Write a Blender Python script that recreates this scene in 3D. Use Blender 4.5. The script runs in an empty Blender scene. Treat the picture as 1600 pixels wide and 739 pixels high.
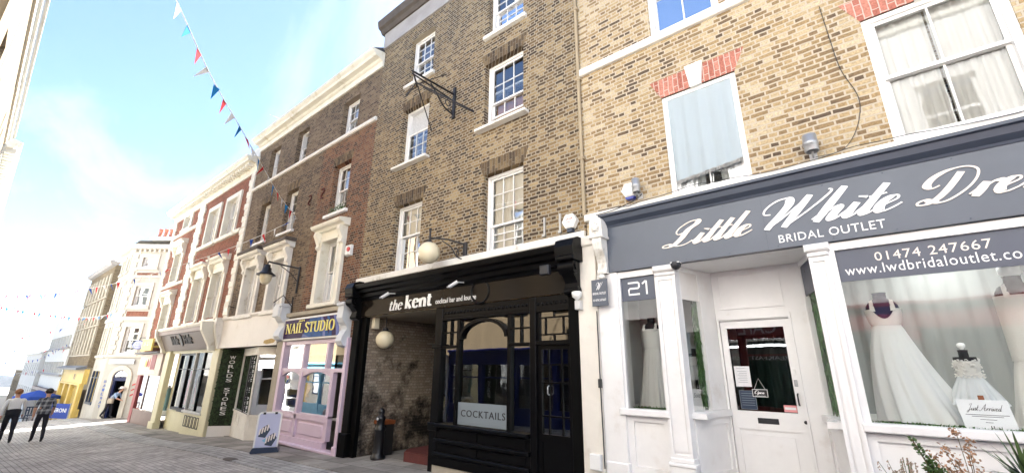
import bpy, bmesh, math, random
from mathutils import Vector, Matrix
random.seed(7)
SC = bpy.context.scene
COL = SC.collection
rad = math.radians

# ------------------------------------------------------------------ camera
cam_d = bpy.data.cameras.new('camera')
cam_d.sensor_width = 36.0
cam_d.lens = 36.0 * 671.1 / 1600.0
cam_d.clip_start = 0.05
cam_d.clip_end = 6000
cam = bpy.data.objects.new('camera', cam_d)
COL.objects.link(cam)
def cam_matrix(loc, yaw, pitch, roll):
    cy, sy, cp, sp, cr, sr = math.cos(yaw), math.sin(yaw), math.cos(pitch), math.sin(pitch), math.cos(roll), math.sin(roll)
    fw = Vector((sy*cp, cy*cp, sp)); r = Vector((cy, -sy, 0)); u = r.cross(fw)
    r2 = r*cr + u*sr; u2 = -r*sr + u*cr
    m = Matrix((( r2.x, u2.x, -fw.x, loc[0]), (r2.y, u2.y, -fw.y, loc[1]), (r2.z, u2.z, -fw.z, loc[2]), (0, 0, 0, 1)))
    return m
cam.matrix_world = cam_matrix((0, -6.0, 1.55), rad(-39.066), rad(17.112), rad(0.4337))
SC.camera = cam

# ------------------------------------------------------------------ sky, sun, exposure
SUN_EL, SUN_AZ = rad(52), rad(-16)          # azimuth from +Y towards +X
w = bpy.data.worlds.new('World'); SC.world = w; w.use_nodes = True
nt = w.node_tree; nt.nodes.clear()
def N(nt, t, **k):
    n = nt.nodes.new(t)
    for a, b in k.items():
        if a.startswith('i_'):
            n.inputs[a[2:].replace('_', ' ')].default_value = b
        else:
            setattr(n, a, b)
    return n
out = N(nt, 'ShaderNodeOutputWorld'); bg = N(nt, 'ShaderNodeBackground'); bg.inputs[1].default_value = 0.052
sky = N(nt, 'ShaderNodeTexSky'); sky.sky_type = 'NISHITA'; sky.sun_disc = False
sky.sun_elevation = SUN_EL; sky.sun_rotation = SUN_AZ; sky.ozone_density = 2.6; sky.air_density = 0.78; sky.dust_density = 0.25
tc = N(nt, 'ShaderNodeTexCoord'); sep = N(nt, 'ShaderNodeSeparateXYZ'); nt.links.new(tc.outputs['Generated'], sep.inputs[0])
mx = N(nt, 'ShaderNodeMath', operation='MAXIMUM'); mx.inputs[1].default_value = 0.02; nt.links.new(sep.outputs[2], mx.inputs[0])
ad = N(nt, 'ShaderNodeMath', operation='ADD'); ad.inputs[1].default_value = 0.12; nt.links.new(mx.outputs[0], ad.inputs[0])
dx = N(nt, 'ShaderNodeMath', operation='DIVIDE'); dy = N(nt, 'ShaderNodeMath', operation='DIVIDE')
nt.links.new(sep.outputs[0], dx.inputs[0]); nt.links.new(ad.outputs[0], dx.inputs[1])
nt.links.new(sep.outputs[1], dy.inputs[0]); nt.links.new(ad.outputs[0], dy.inputs[1])
cmb = N(nt, 'ShaderNodeCombineXYZ'); nt.links.new(dx.outputs[0], cmb.inputs[0]); nt.links.new(dy.outputs[0], cmb.inputs[1])
mp = N(nt, 'ShaderNodeMapping'); mp.inputs['Scale'].default_value = (0.62, 1.5, 1); mp.inputs['Rotation'].default_value = (0, 0, rad(24)); mp.inputs['Location'].default_value = (3.4, 1.7, 0)
nt.links.new(cmb.outputs[0], mp.inputs[0])
nz = N(nt, 'ShaderNodeTexNoise'); nz.inputs['Scale'].default_value = 1.1; nz.inputs['Detail'].default_value = 9; nz.inputs['Roughness'].default_value = 0.58; nz.inputs['Distortion'].default_value = 0.5
nt.links.new(mp.outputs[0], nz.inputs['Vector'])
cr = N(nt, 'ShaderNodeValToRGB'); cr.color_ramp.elements[0].position = 0.52; cr.color_ramp.elements[1].position = 0.80
nt.links.new(nz.outputs[0], cr.inputs[0])
# thicker, whiter cloud low down
lo = N(nt, 'ShaderNodeMapRange'); lo.inputs[1].default_value = 0.17; lo.inputs[2].default_value = 0.0; lo.inputs[3].default_value = 0.0; lo.inputs[4].default_value = 0.42
nt.links.new(sep.outputs[2], lo.inputs[0])
mxx = N(nt, 'ShaderNodeMath', operation='MULTIPLY_ADD'); mxx.use_clamp = True
mxx.inputs[1].default_value = 0.8
nt.links.new(cr.outputs[0], mxx.inputs[0]); nt.links.new(lo.outputs[0], mxx.inputs[2])
mix = N(nt, 'ShaderNodeMix', data_type='RGBA'); nt.links.new(mxx.outputs[0], mix.inputs[0])
nt.links.new(sky.outputs[0], mix.inputs[6]); mix.inputs[7].default_value = (3.6, 3.8, 3.9, 1)
nt.links.new(mix.outputs[2], bg.inputs[0]); nt.links.new(bg.outputs[0], out.inputs[0])

sun_d = bpy.data.lights.new('sun', 'SUN'); sun_d.energy = 5.0; sun_d.angle = rad(0.53); sun_d.color = (1.0, 0.97, 0.92)
sun = bpy.data.objects.new('sun', sun_d); COL.objects.link(sun)
sdir = Vector((math.sin(SUN_AZ)*math.cos(SUN_EL), math.cos(SUN_AZ)*math.cos(SUN_EL), math.sin(SUN_EL)))
sun.rotation_euler = sdir.to_track_quat('Z', 'Y').to_euler(); sun.location = (0, 0, 40)

vs = SC.view_settings
vs.view_transform = 'Standard'; vs.look = 'None'; vs.gamma = 1.0; vs.use_curve_mapping = False
vs.exposure = 3.05
SC.cycles.max_bounces = 8; SC.cycles.diffuse_bounces = 4; SC.cycles.glossy_bounces = 4; SC.cycles.transparent_max_bounces = 12
SC.cycles.use_denoising = True
SC.cycles.sample_clamp_indirect = 6.0
SC.cycles.caustics_reflective = False; SC.cycles.caustics_refractive = False

# ------------------------------------------------------------------ materials
M = {}
def newmat(name):
    m = bpy.data.materials.new(name); m.use_nodes = True
    nt = m.node_tree; nt.nodes.clear()
    o = N(nt, 'ShaderNodeOutputMaterial'); b = N(nt, 'ShaderNodeBsdfPrincipled')
    nt.links.new(b.outputs[0], o.inputs[0]); M[name] = m
    return m, nt, b, o
def mat(name, col, rough=0.6, var=0.12, scale=3.0, metal=0.0, bump=0.0, spec=0.5, fine=60.0, streak=False, dirt=None, emit=None):
    m, nt, b, o = newmat(name)
    b.inputs['Roughness'].default_value = rough; b.inputs['Metallic'].default_value = metal
    b.inputs['Specular IOR Level'].default_value = spec
    tc = N(nt, 'ShaderNodeTexCoord')
    mp = N(nt, 'ShaderNodeMapping'); nt.links.new(tc.outputs['Object'], mp.inputs[0])
    if streak: mp.inputs['Scale'].default_value = (4, 4, 0.5)
    n1 = N(nt, 'ShaderNodeTexNoise'); n1.inputs['Scale'].default_value = scale; n1.inputs['Detail'].default_value = 6; n1.inputs['Roughness'].default_value = 0.65
    nt.links.new(mp.outputs[0], n1.inputs['Vector'])
    r = N(nt, 'ShaderNodeValToRGB'); r.color_ramp.elements[0].position = 0.3; r.color_ramp.elements[1].position = 0.7
    lo = [max(0, c*(1-var)) for c in col]; hi = [min(1, c*(1+var*0.7)) for c in col]
    if dirt: lo = list(dirt)
    r.color_ramp.elements[0].color = (*lo, 1); r.color_ramp.elements[1].color = (*hi, 1)
    if dirt:
        e = r.color_ramp.elements.new(0.42); e.color = (*[c*(1-var*.5) for c in col], 1)
    nt.links.new(n1.outputs[0], r.inputs[0]); nt.links.new(r.outputs[0], b.inputs['Base Color'])
    if bump:
        n2 = N(nt, 'ShaderNodeTexNoise'); n2.inputs['Scale'].default_value = fine; n2.inputs['Detail'].default_value = 4
        nt.links.new(tc.outputs['Object'], n2.inputs['Vector'])
        bp = N(nt, 'ShaderNodeBump'); bp.inputs['Strength'].default_value = 0.6; bp.inputs['Distance'].default_value = bump
        nt.links.new(n2.outputs[0], bp.inputs['Height']); nt.links.new(bp.outputs[0], b.inputs['Normal'])
    if emit:
        b.inputs['Emission Color'].default_value = (*emit[:3], 1); b.inputs['Emission Strength'].default_value = emit[3]
    return m
def brick(name, cols, mortar, soot=None, soot_lo=0.45, soot_hi=0.62, zone=None, bw=0.215, bh=0.070, ms=0.012, soot_scale=0.35, vert=False, soot_z=0.0, soot_x=0.0, soot_z0=6.0, soot_all=False):
    """cols: per-brick colour ramp (pos, rgb); soot: (rgb multiply) in large worn patches; zone: (x0, z1, cols) other brick stock"""
    m, nt, b, o = newmat(name)
    b.inputs['Roughness'].default_value = 0.92; b.inputs['Specular IOR Level'].default_value = 0.2
    tc = N(nt, 'ShaderNodeTexCoord'); sp = N(nt, 'ShaderNodeSeparateXYZ'); nt.links.new(tc.outputs['Object'], sp.inputs[0])
    xy = N(nt, 'ShaderNodeMath', operation='ADD'); nt.links.new(sp.outputs[0], xy.inputs[0]); nt.links.new(sp.outputs[1], xy.inputs[1])
    cb = N(nt, 'ShaderNodeCombineXYZ')
    nt.links.new(xy.outputs[0], cb.inputs[1 if vert else 0]); nt.links.new(sp.outputs[2], cb.inputs[0 if vert else 1])
    # slight wobble so the courses are not ruler-straight
    wn = N(nt, 'ShaderNodeTexNoise'); wn.inputs['Scale'].default_value = 5.5; nt.links.new(tc.outputs['Object'], wn.inputs['Vector'])
    wv = N(nt, 'ShaderNodeVectorMath', operation='MULTIPLY_ADD'); wv.inputs[1].default_value = (0.03, 0.022, 0); nt.links.new(wn.outputs[1], wv.inputs[0]); nt.links.new(cb.outputs[0], wv.inputs[2])
    bt = N(nt, 'ShaderNodeTexBrick'); bt.inputs['Scale'].default_value = 1.0
    bt.inputs['Color1'].default_value = (0, 0, 0, 1); bt.inputs['Color2'].default_value = (1, 1, 1, 1); bt.inputs['Mortar'].default_value = (0.5, 0.5, 0.5, 1)
    bt.inputs['Mortar Size'].default_value = ms; bt.inputs['Mortar Smooth'].default_value = 0.25; bt.inputs['Bias'].default_value = 0.0
    bt.inputs['Brick Width'].default_value = bw; bt.inputs['Row Height'].default_value = bh; bt.offset = 0.5; bt.squash = 0.5; bt.squash_frequency = 2
    nt.links.new(wv.outputs[0], bt.inputs['Vector'])
    def ramp(cs, src):
        r = N(nt, 'ShaderNodeValToRGB'); r.color_ramp.interpolation = 'LINEAR'
        while len(r.color_ramp.elements) < len(cs): r.color_ramp.elements.new(0.5)
        for e, (p, c) in zip(r.color_ramp.elements, cs): e.position = p; e.color = (*c, 1)
        nt.links.new(src, r.inputs[0]); return r.outputs[0]
    # patchy colour: per-brick value pushed by a large noise
    ln = N(nt, 'ShaderNodeTexNoise'); ln.inputs['Scale'].default_value = 0.9; ln.inputs['Detail'].default_value = 5; nt.links.new(tc.outputs['Object'], ln.inputs['Vector'])
    pv = N(nt, 'ShaderNodeMapRange'); pv.inputs[1].default_value = 0.3; pv.inputs[2].default_value = 0.7; pv.inputs[3].default_value = -0.30; pv.inputs[4].default_value = 0.30
    nt.links.new(ln.outputs[0], pv.inputs[0])
    sm = N(nt, 'ShaderNodeMath', operation='ADD'); sm.use_clamp = True; nt.links.new(bt.outputs[0], sm.inputs[0]); nt.links.new(pv.outputs[0], sm.inputs[1])
    c = ramp(cols, sm.outputs[0])
    if zone:
        c2 = ramp(zone[2], sm.outputs[0])
        def step(src, edge, gt):
            e = N(nt, 'ShaderNodeMapRange'); a = 0.07
            e.inputs[1].default_value = edge-a if gt else edge+a; e.inputs[2].default_value = edge+a if gt else edge-a
            nt.links.new(src, e.inputs[0]); return e.outputs[0]
        jx = N(nt, 'ShaderNodeMath', operation='MULTIPLY_ADD'); jx.inputs[1].default_value = 0.5; nt.links.new(wn.outputs[0], jx.inputs[0]); nt.links.new(sp.outputs[0], jx.inputs[2])
        s1 = step(jx.outputs[0], zone[0]+.25, True); s2 = step(sp.outputs[2], zone[1], False)
        mu = N(nt, 'ShaderNodeMath', operation='MULTIPLY'); nt.links.new(s1, mu.inputs[0]); nt.links.new(s2, mu.inputs[1])
        mi = N(nt, 'ShaderNodeMix', data_type='RGBA'); nt.links.new(mu.outputs[0], mi.inputs[0]); nt.links.new(c, mi.inputs[6]); nt.links.new(c2, mi.inputs[7]); c = mi.outputs[2]
    if soot:
        sn = N(nt, 'ShaderNodeTexNoise'); sn.inputs['Scale'].default_value = soot_scale; sn.inputs['Detail'].default_value = 7; sn.inputs['Roughness'].default_value = 0.68
        nt.links.new(tc.outputs['Object'], sn.inputs['Vector'])
        sr = N(nt, 'ShaderNodeMapRange'); sr.inputs[1].default_value = soot_lo; sr.inputs[2].default_value = soot_hi; sr.inputs[3].default_value = 0.0; sr.inputs[4].default_value = 0.92
        sv = N(nt, 'ShaderNodeMath', operation='MULTIPLY_ADD'); sv.inputs[1].default_value = soot_z; nt.links.new(sp.outputs[2], sv.inputs[0]); nt.links.new(sn.outputs[0], sv.inputs[2])
        sx = N(nt, 'ShaderNodeMath', operation='MULTIPLY_ADD'); sx.inputs[1].default_value = soot_x; nt.links.new(sp.outputs[0], sx.inputs[0]); nt.links.new(sv.outputs[0], sx.inputs[2])
        so = N(nt, 'ShaderNodeMath', operation='ADD'); so.inputs[1].default_value = -soot_z*soot_z0; nt.links.new(sx.outputs[0], so.inputs[0])
        nt.links.new(so.outputs[0], sr.inputs[0])
        # some bricks keep their soot, others are clean
        bs = N(nt, 'ShaderNodeMapRange'); bs.inputs[1].default_value = 0.1; bs.inputs[2].default_value = 0.9; bs.inputs[3].default_value = 1.0; bs.inputs[4].default_value = 0.35
        nt.links.new(bt.outputs[0], bs.inputs[0])
        if soot_all: bs.inputs[4].default_value = 1.0
        mm = N(nt, 'ShaderNodeMath', operation='MULTIPLY'); nt.links.new(sr.outputs[0], mm.inputs[0]); nt.links.new(bs.outputs[0], mm.inputs[1])
        mi = N(nt, 'ShaderNodeMix', data_type='RGBA'); nt.links.new(mm.outputs[0], mi.inputs[0]); nt.links.new(c, mi.inputs[6]); mi.inputs[7].default_value = (*soot, 1); c = mi.outputs[2]
    # fine speckle
    fn = N(nt, 'ShaderNodeTexNoise'); fn.inputs['Scale'].default_value = 38; fn.inputs['Detail'].default_value = 3; nt.links.new(tc.outputs['Object'], fn.inputs['Vector'])
    fr = N(nt, 'ShaderNodeMapRange'); fr.inputs[1].default_value = 0.3; fr.inputs[2].default_value = 0.7; fr.inputs[3].default_value = 0.72; fr.inputs[4].default_value = 1.22
    nt.links.new(fn.outputs[0], fr.inputs[0])
    vm = N(nt, 'ShaderNodeVectorMath', operation='SCALE'); nt.links.new(c, vm.inputs[0]); nt.links.new(fr.outputs[0], vm.inputs['Scale']); c = vm.outputs[0]
    mo = N(nt, 'ShaderNodeMix', data_type='RGBA'); nt.links.new(bt.outputs['Fac'], mo.inputs[0]); nt.links.new(c, mo.inputs[6]); mo.inputs[7].default_value = (*mortar, 1)
    fin = mo.outputs[2]
    if soot and soot_all:
        m3 = N(nt, 'ShaderNodeMix', data_type='RGBA'); nt.links.new(mm.outputs[0], m3.inputs[0]); nt.links.new(fin, m3.inputs[6]); m3.inputs[7].default_value = (*soot, 1); fin = m3.outputs[2]
    nt.links.new(fin, b.inputs['Base Color'])
    inv = N(nt, 'ShaderNodeMath', operation='MULTIPLY_ADD'); inv.inputs[1].default_value = -1.0; nt.links.new(bt.outputs['Fac'], inv.inputs[0])
    ms2 = N(nt, 'ShaderNodeMath', operation='MULTIPLY'); ms2.inputs[1].default_value = 0.5; nt.links.new(fn.outputs[0], ms2.inputs[0]); nt.links.new(ms2.outputs[0], inv.inputs[2])
    bp = N(nt, 'ShaderNodeBump'); bp.inputs['Strength'].default_value = 0.9; bp.inputs['Distance'].default_value = 0.012
    nt.links.new(inv.outputs[0], bp.inputs['Height']); nt.links.new(bp.outputs[0], b.inputs['Normal'])
    return m
def glassmat(name, tint=(0.93, 0.96, 0.95), refl=1.5, base=0.03, wav=0.25):
    m = bpy.data.materials.new(name); m.use_nodes = True; nt = m.node_tree; nt.nodes.clear(); M[name] = m
    o = N(nt, 'ShaderNodeOutputMaterial'); mixs = N(nt, 'ShaderNodeMixShader')
    t = N(nt, 'ShaderNodeBsdfTransparent'); t.inputs[0].default_value = (*tint, 1)
    g = N(nt, 'ShaderNodeBsdfGlossy'); g.inputs['Roughness'].default_value = 0.012; g.inputs['Color'].default_value = (0.95, 0.97, 1, 1)
    f = N(nt, 'ShaderNodeFresnel'); f.inputs[0].default_value = 1.5
    ma = N(nt, 'ShaderNodeMath', operation='MULTIPLY_ADD'); ma.use_clamp = True; ma.inputs[1].default_value = refl; ma.inputs[2].default_value = base
    nt.links.new(f.outputs[0], ma.inputs[0]); nt.links.new(ma.outputs[0], mixs.inputs[0]); nt.links.new(t.outputs[0], mixs.inputs[1]); nt.links.new(g.outputs[0], mixs.inputs[2])
    # old sheet glass is never quite flat
    tc = N(nt, 'ShaderNodeTexCoord'); n2 = N(nt, 'ShaderNodeTexNoise'); n2.inputs['Scale'].default_value = 2.2; n2.inputs['Detail'].default_value = 1
    nt.links.new(tc.outputs['Object'], n2.inputs['Vector'])
    bp = N(nt, 'ShaderNodeBump'); bp.inputs['Strength'].default_value = wav; bp.inputs['Distance'].default_value = 0.02
    nt.links.new(n2.outputs[0], bp.inputs['Height']); nt.links.new(bp.outputs[0], g.inputs['Normal'])
    nt.links.new(mixs.outputs[0], o.inputs[0])
    return m
def clothmat(name, col, alpha=1.0, scale=40, rough=0.9):
    m, nt, b, o = newmat(name)
    b.inputs['Roughness'].default_value = rough; b.inputs['Base Color'].default_value = (*col, 1); b.inputs['Specular IOR Level'].default_value = 0.15
    tc = N(nt, 'ShaderNodeTexCoord'); n = N(nt, 'ShaderNodeTexNoise'); n.inputs['Scale'].default_value = scale; n.inputs['Detail'].default_value = 4
    nt.links.new(tc.outputs['Object'], n.inputs['Vector'])
    bp = N(nt, 'ShaderNodeBump'); bp.inputs['Strength'].default_value = 0.4; bp.inputs['Distance'].default_value = 0.01; nt.links.new(n.outputs[0], bp.inputs['Height']); nt.links.new(bp.outputs[0], b.inputs['Normal'])
    t = N(nt, 'ShaderNodeBsdfTranslucent'); t.inputs[0].default_value = (*col, 1)
    ms = N(nt, 'ShaderNodeMixShader'); ms.inputs[0].default_value = 0.3
    nt.links.new(b.outputs[0], ms.inputs[1]); nt.links.new(t.outputs[0], ms.inputs[2])
    last = ms.outputs[0]
    if alpha < 1:
        tr = N(nt, 'ShaderNodeBsdfTransparent'); m2 = N(nt, 'ShaderNodeMixShader'); m2.inputs[0].default_value = alpha
        nt.links.new(tr.outputs[0], m2.inputs[1]); nt.links.new(last, m2.inputs[2]); last = m2.outputs[0]
    nt.links.new(last, o.inputs[0]); return m

STOCK = [(0.0, (0.055, 0.040, 0.029)), (0.22, (0.10, 0.069, 0.042)), (0.5, (0.175, 0.115, 0.057)), (0.75, (0.25, 0.172, 0.088)), (1.0, (0.36, 0.27, 0.15))]
brick('pub_brick', STOCK, (0.33, 0.285, 0.215), soot=(0.062, 0.047, 0.036), soot_lo=0.43, soot_hi=0.72, soot_z=0.026, soot_x=-0.022, soot_z0=6.5)
STOCK2 = [(0.0, (0.11, 0.08, 0.055)), (0.12, (0.21, 0.145, 0.083)), (0.4, (0.32, 0.225, 0.115)), (0.7, (0.42, 0.315, 0.175)), (1.0, (0.52, 0.43, 0.29))]
brick('bridal_brick', STOCK2, (0.48, 0.415, 0.32), soot=(0.075, 0.062, 0.058), soot_lo=0.58, soot_hi=0.76, soot_scale=0.6)
BROWN = [(0.0, (0.06, 0.045, 0.035)), (0.3, (0.12, 0.082, 0.055)), (0.6, (0.175, 0.125, 0.08)), (1.0, (0.25, 0.19, 0.125))]
REDB = [(0.0, (0.065, 0.035, 0.026)), (0.3, (0.135, 0.058, 0.036)), (0.65, (0.20, 0.085, 0.045)), (1.0, (0.27, 0.135, 0.075))]
brick('brown_brick', BROWN, (0.22, 0.18, 0.14), soot=(0.05, 0.042, 0.038), soot_lo=0.55, soot_hi=0.75, zone=(1.4, 8.93, REDB))
RED = [(0.0, (0.15, 0.055, 0.038)), (0.4, (0.22, 0.075, 0.048)), (1.0, (0.30, 0.11, 0.07))]
brick('red_brick', RED, (0.34, 0.22, 0.17), ms=0.008)
brick('rubbed_brick', [(0, (0.36, 0.13, 0.095)), (1, (0.50, 0.22, 0.165))], (0.52, 0.42, 0.36), bw=0.3, bh=0.075, ms=0.007, vert=True)
brick('soot_arch', [(0, (0.06, 0.046, 0.036)), (0.5, (0.12, 0.085, 0.053)), (1, (0.22, 0.16, 0.09))], (0.20, 0.17, 0.13), bw=0.32, bh=0.075, ms=0.006, vert=True)
TAN = [(0.0, (0.12, 0.088, 0.052)), (0.5, (0.19, 0.145, 0.085)), (1.0, (0.26, 0.20, 0.125))]
brick('tan_brick', TAN, (0.24, 0.20, 0.15))
brick('passage_brick', [(0, (0.28, 0.225, 0.17)), (1, (0.41, 0.35, 0.28))], (0.22, 0.175, 0.135), soot=(0.012, 0.010, 0.009), soot_lo=0.46, soot_hi=0.66, soot_scale=1.9, ms=0.009, soot_z=-0.085, soot_x=0.0, soot_z0=0.95, soot_all=True)
mat('white_paint', (0.80, 0.79, 0.77), 0.45, 0.05, 2.5, bump=0.001)
mat('worn_white', (0.78, 0.76, 0.71), 0.6, 0.10, 2.2, bump=0.003, dirt=(0.42, 0.38, 0.32))
mat('shop_white', (0.80, 0.79, 0.78), 0.38, 0.06, 2.2, bump=0.0012, dirt=(0.70, 0.67, 0.64), fine=35)
mat('cream_paint', (0.79, 0.765, 0.67), 0.55, 0.07, 2.0, bump=0.002, dirt=(0.58, 0.52, 0.38))
mat('cream_shop', (0.66, 0.62, 0.42), 0.5, 0.08, 2.0, bump=0.001)
mat('quoin_white', (0.76, 0.73, 0.65), 0.6, 0.07, 2.0, bump=0.003)
mat('render_white', (0.68, 0.67, 0.63), 0.7, 0.06, 1.0, bump=0.003)
mat('render_tan', (0.19, 0.14, 0.08), 0.8, 0.15, 0.8, bump=0.003, streak=True)
mat('corner_white', (0.46, 0.44, 0.40), 0.7, 0.10, 1.2, bump=0.003, dirt=(0.36, 0.33, 0.28))
mat('corner_trim', (0.58, 0.55, 0.48), 0.7, 0.08, 1.5, bump=0.002)
mat('render_yellow', (0.74, 0.73, 0.71), 0.8, 0.12, 0.8, bump=0.003, streak=True)
mat('stone', (0.42, 0.38, 0.31), 0.85, 0.22, 2.5, bump=0.006, dirt=(0.20, 0.17, 0.13))
mat('pier_stone', (0.74, 0.70, 0.63), 0.7, 0.08, 1.6, bump=0.003, dirt=(0.56, 0.50, 0.43))
mat('dark_stone', (0.10, 0.085, 0.075), 0.9, 0.3, 2.0, bump=0.006)
mat('grey_frieze', (0.36, 0.34, 0.33), 0.85, 0.2, 1.2, bump=0.003)
mat('slate', (0.06, 0.065, 0.075), 0.7, 0.25, 3)
mat('lead', (0.16, 0.17, 0.19), 0.5, 0.2, 3)
mat('black_gloss', (0.0035, 0.0035, 0.004), 0.3, 0.3, 4, bump=0.0015, fine=25, spec=0.10)
mat('black_wood', (0.003, 0.003, 0.003), 0.6, 0.3, 4, bump=0.001, spec=0.05)
mat('iron', (0.012, 0.012, 0.016), 0.5, 0.3, 8)
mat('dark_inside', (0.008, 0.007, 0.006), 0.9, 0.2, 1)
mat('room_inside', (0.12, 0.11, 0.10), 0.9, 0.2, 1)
mat('pub_fascia', (0.010, 0.0075, 0.006), 0.16, 0.25, 0.9, spec=0.16)
mat('slate_blue', (0.072, 0.086, 0.116), 0.36, 0.10, 1.1)
mat('slate_blue_dark', (0.042, 0.054, 0.082), 0.4, 0.1, 2)
mat('sticker_navy', (0.055, 0.066, 0.10), 0.35, 0.06, 2)
mat('letter_cream', (0.78, 0.70, 0.63), 0.35, 0.03, 2)
mat('letter_white', (0.82, 0.82, 0.82), 0.35, 0.03, 2)
mat('letter_yellow', (0.80, 0.70, 0.14), 0.4, 0.05, 2)
mat('letter_black', (0.012, 0.012, 0.014), 0.4, 0.1, 2)
mat('letter_grey', (0.20, 0.22, 0.24), 0.5, 0.05, 2)
mat('letter_blue', (0.10, 0.16, 0.45), 0.5, 0.05, 2)
mat('nail_purple', (0.030, 0.008, 0.065), 0.5, 0.2, 3, spec=0.12)
mat('nail_blue', (0.02, 0.08, 0.26), 0.5, 0.4, 5, spec=0.12)
mat('nail_lilac', (0.14, 0.17, 0.40), 0.5, 0.3, 5, spec=0.12)
mat('pink_paint', (0.68, 0.54, 0.66), 0.42, 0.05, 2, bump=0.001)
mat('pale_blue_paint', (0.64, 0.67, 0.71), 0.5, 0.08, 2)
mat('blind_cream', (0.66, 0.60, 0.46), 0.8, 0.06, 2)
mat('orange_board', (0.42, 0.20, 0.07), 0.8, 0.15, 3, streak=True)
mat('lace_grey', (0.55, 0.56, 0.57), 0.9, 0.2, 20)
mat('fascia_white', (0.74, 0.71, 0.68), 0.5, 0.05, 1.2, dirt=(0.62, 0.58, 0.52))
mat('rust_patch', (0.50, 0.36, 0.14), 0.8, 0.3, 8)
mat('raked_fascia', (0.17, 0.135, 0.12), 0.35, 0.12, 0.7)
mat('brown_paint', (0.22, 0.155, 0.135), 0.5, 0.1, 2)
mat('red_paint', (0.25, 0.05, 0.05), 0.5, 0.15, 2)
mat('yellow_sign', (0.78, 0.62, 0.16), 0.5, 0.1, 3)
mat('yellow_shop', (0.66, 0.47, 0.13), 0.5, 0.15, 1.5)
mat('yellow_deep', (0.42, 0.29, 0.05), 0.6, 0.25, 2.5)
mat('pinkish_sign', (0.60, 0.52, 0.46), 0.6, 0.08, 2)
mat('lilac_sign', (0.52, 0.54, 0.72), 0.5, 0.05, 2)
mat('pale_sign', (0.62, 0.66, 0.72), 0.5, 0.05, 2)
mat('dark_blue', (0.012, 0.02, 0.09), 0.4, 0.2, 2)
mat('shop_blue', (0.012, 0.022, 0.16), 0.35, 0.15, 2)
mat('sky_blue_paint', (0.20, 0.50, 0.68), 0.45, 0.1, 2)
mat('navy_paint', (0.02, 0.035, 0.07), 0.4, 0.15, 2)
mat('parasol_blue', (0.015, 0.06, 0.34), 0.8, 0.12, 2)
mat('banner_blue', (0.018, 0.05, 0.30), 0.6, 0.08, 2)
mat('cafe_red', (0.26, 0.03, 0.03), 0.4, 0.15, 2)
mat('rust', (0.11, 0.035, 0.028), 0.9, 0.3, 6)
mat('terracotta', (0.48, 0.20, 0.13), 0.85, 0.2, 4)
mat('red_step', (0.10, 0.022, 0.02), 0.75, 0.25, 5, bump=0.006, fine=30)
mat('cast_iron', (0.008, 0.008, 0.009), 0.4, 0.3, 6)
mat('bin_orange', (0.26, 0.075, 0.02), 0.6, 0.2, 6)
mat('bin_box', (0.012, 0.010, 0.009), 0.7, 0.2, 6)
mat('globe', (0.72, 0.64, 0.46), 0.3, 0.05, 2, dirt=(0.50, 0.43, 0.28))
mat('grey_metal', (0.42, 0.43, 0.44), 0.4, 0.1, 4, metal=0.6)
mat('grey_plastic', (0.55, 0.55, 0.54), 0.5, 0.1, 4)
mat('white_plastic', (0.80, 0.80, 0.78), 0.4, 0.04, 4)
mat('alarm_blue', (0.03, 0.05, 0.30), 0.3, 0.1, 4)
mat('alarm_red', (0.55, 0.03, 0.03), 0.3, 0.1, 4)
mat('cable', (0.03, 0.03, 0.03), 0.6, 0.1, 4)
mat('pipe_beige', (0.36, 0.29, 0.19), 0.7, 0.2, 3, streak=True)
clothmat('flag_red', (0.62, 0.05, 0.06))
clothmat('flag_white', (0.78, 0.78, 0.78))
clothmat('flag_blue', (0.02, 0.07, 0.36))
clothmat('flag_cyan', (0.03, 0.25, 0.55))
mat('cord_white', (0.7, 0.7, 0.7), 0.8, 0.1, 4)
mat('skin', (0.55, 0.30, 0.21), 0.55, 0.08, 6)
mat('shirt_white', (0.80, 0.80, 0.80), 0.85, 0.05, 4)
mat('trouser_dark', (0.012, 0.012, 0.02), 0.85, 0.2, 6)
mat('shoe_black', (0.01, 0.01, 0.01), 0.4, 0.1, 6)
mat('hair_dark', (0.02, 0.015, 0.012), 0.7, 0.2, 30)
mat('hair_ginger', (0.35, 0.16, 0.07), 0.7, 0.2, 30)
mat('hat_white', (0.75, 0.72, 0.68), 0.8, 0.1, 8)
mat('top_blue', (0.30, 0.42, 0.62), 0.85, 0.1, 8)
mat('bag_tan', (0.42, 0.36, 0.28), 0.7, 0.1, 8)
mat('mannequin_black', (0.005, 0.005, 0.007), 0.8, 0.2, 6)
mat('mannequin_navy', (0.006, 0.008, 0.045), 0.8, 0.2, 6)
mat('wood', (0.22, 0.12, 0.06), 0.6, 0.2, 6, streak=True)
mat('card_white', (0.72, 0.72, 0.73), 0.6, 0.03, 3)
mat('notice_pink', (0.72, 0.30, 0.30), 0.6, 0.1, 12)
mat('leaf_green', (0.055, 0.11, 0.025), 0.55, 0.35, 9)
mat('leaf_garland', (0.055, 0.15, 0.028), 0.55, 0.35, 12)
mat('leaf_spiky', (0.07, 0.12, 0.035), 0.4, 0.3, 5)
mat('leaf_dark', (0.018, 0.03, 0.016), 0.4, 0.3, 5)
mat('leaf_bronze', (0.46, 0.27, 0.16), 0.6, 0.3, 20)
mat('lavender', (0.30, 0.22, 0.17), 0.8, 0.3, 20)
mat('stem', (0.12, 0.09, 0.04), 0.7, 0.2, 9)
mat('turf', (0.05, 0.13, 0.025), 0.8, 0.35, 30)
mat('soil', (0.05, 0.035, 0.025), 0.95, 0.2, 20)
mat('leaf_panel', (0.016, 0.042, 0.008), 0.7, 0.5, 14)
mat('green_wall', (0.006, 0.012, 0.004), 0.9, 0.5, 14, bump=0.02, fine=18)
mat('frost', (0.19, 0.225, 0.25), 0.5, 0.05, 1)
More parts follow.
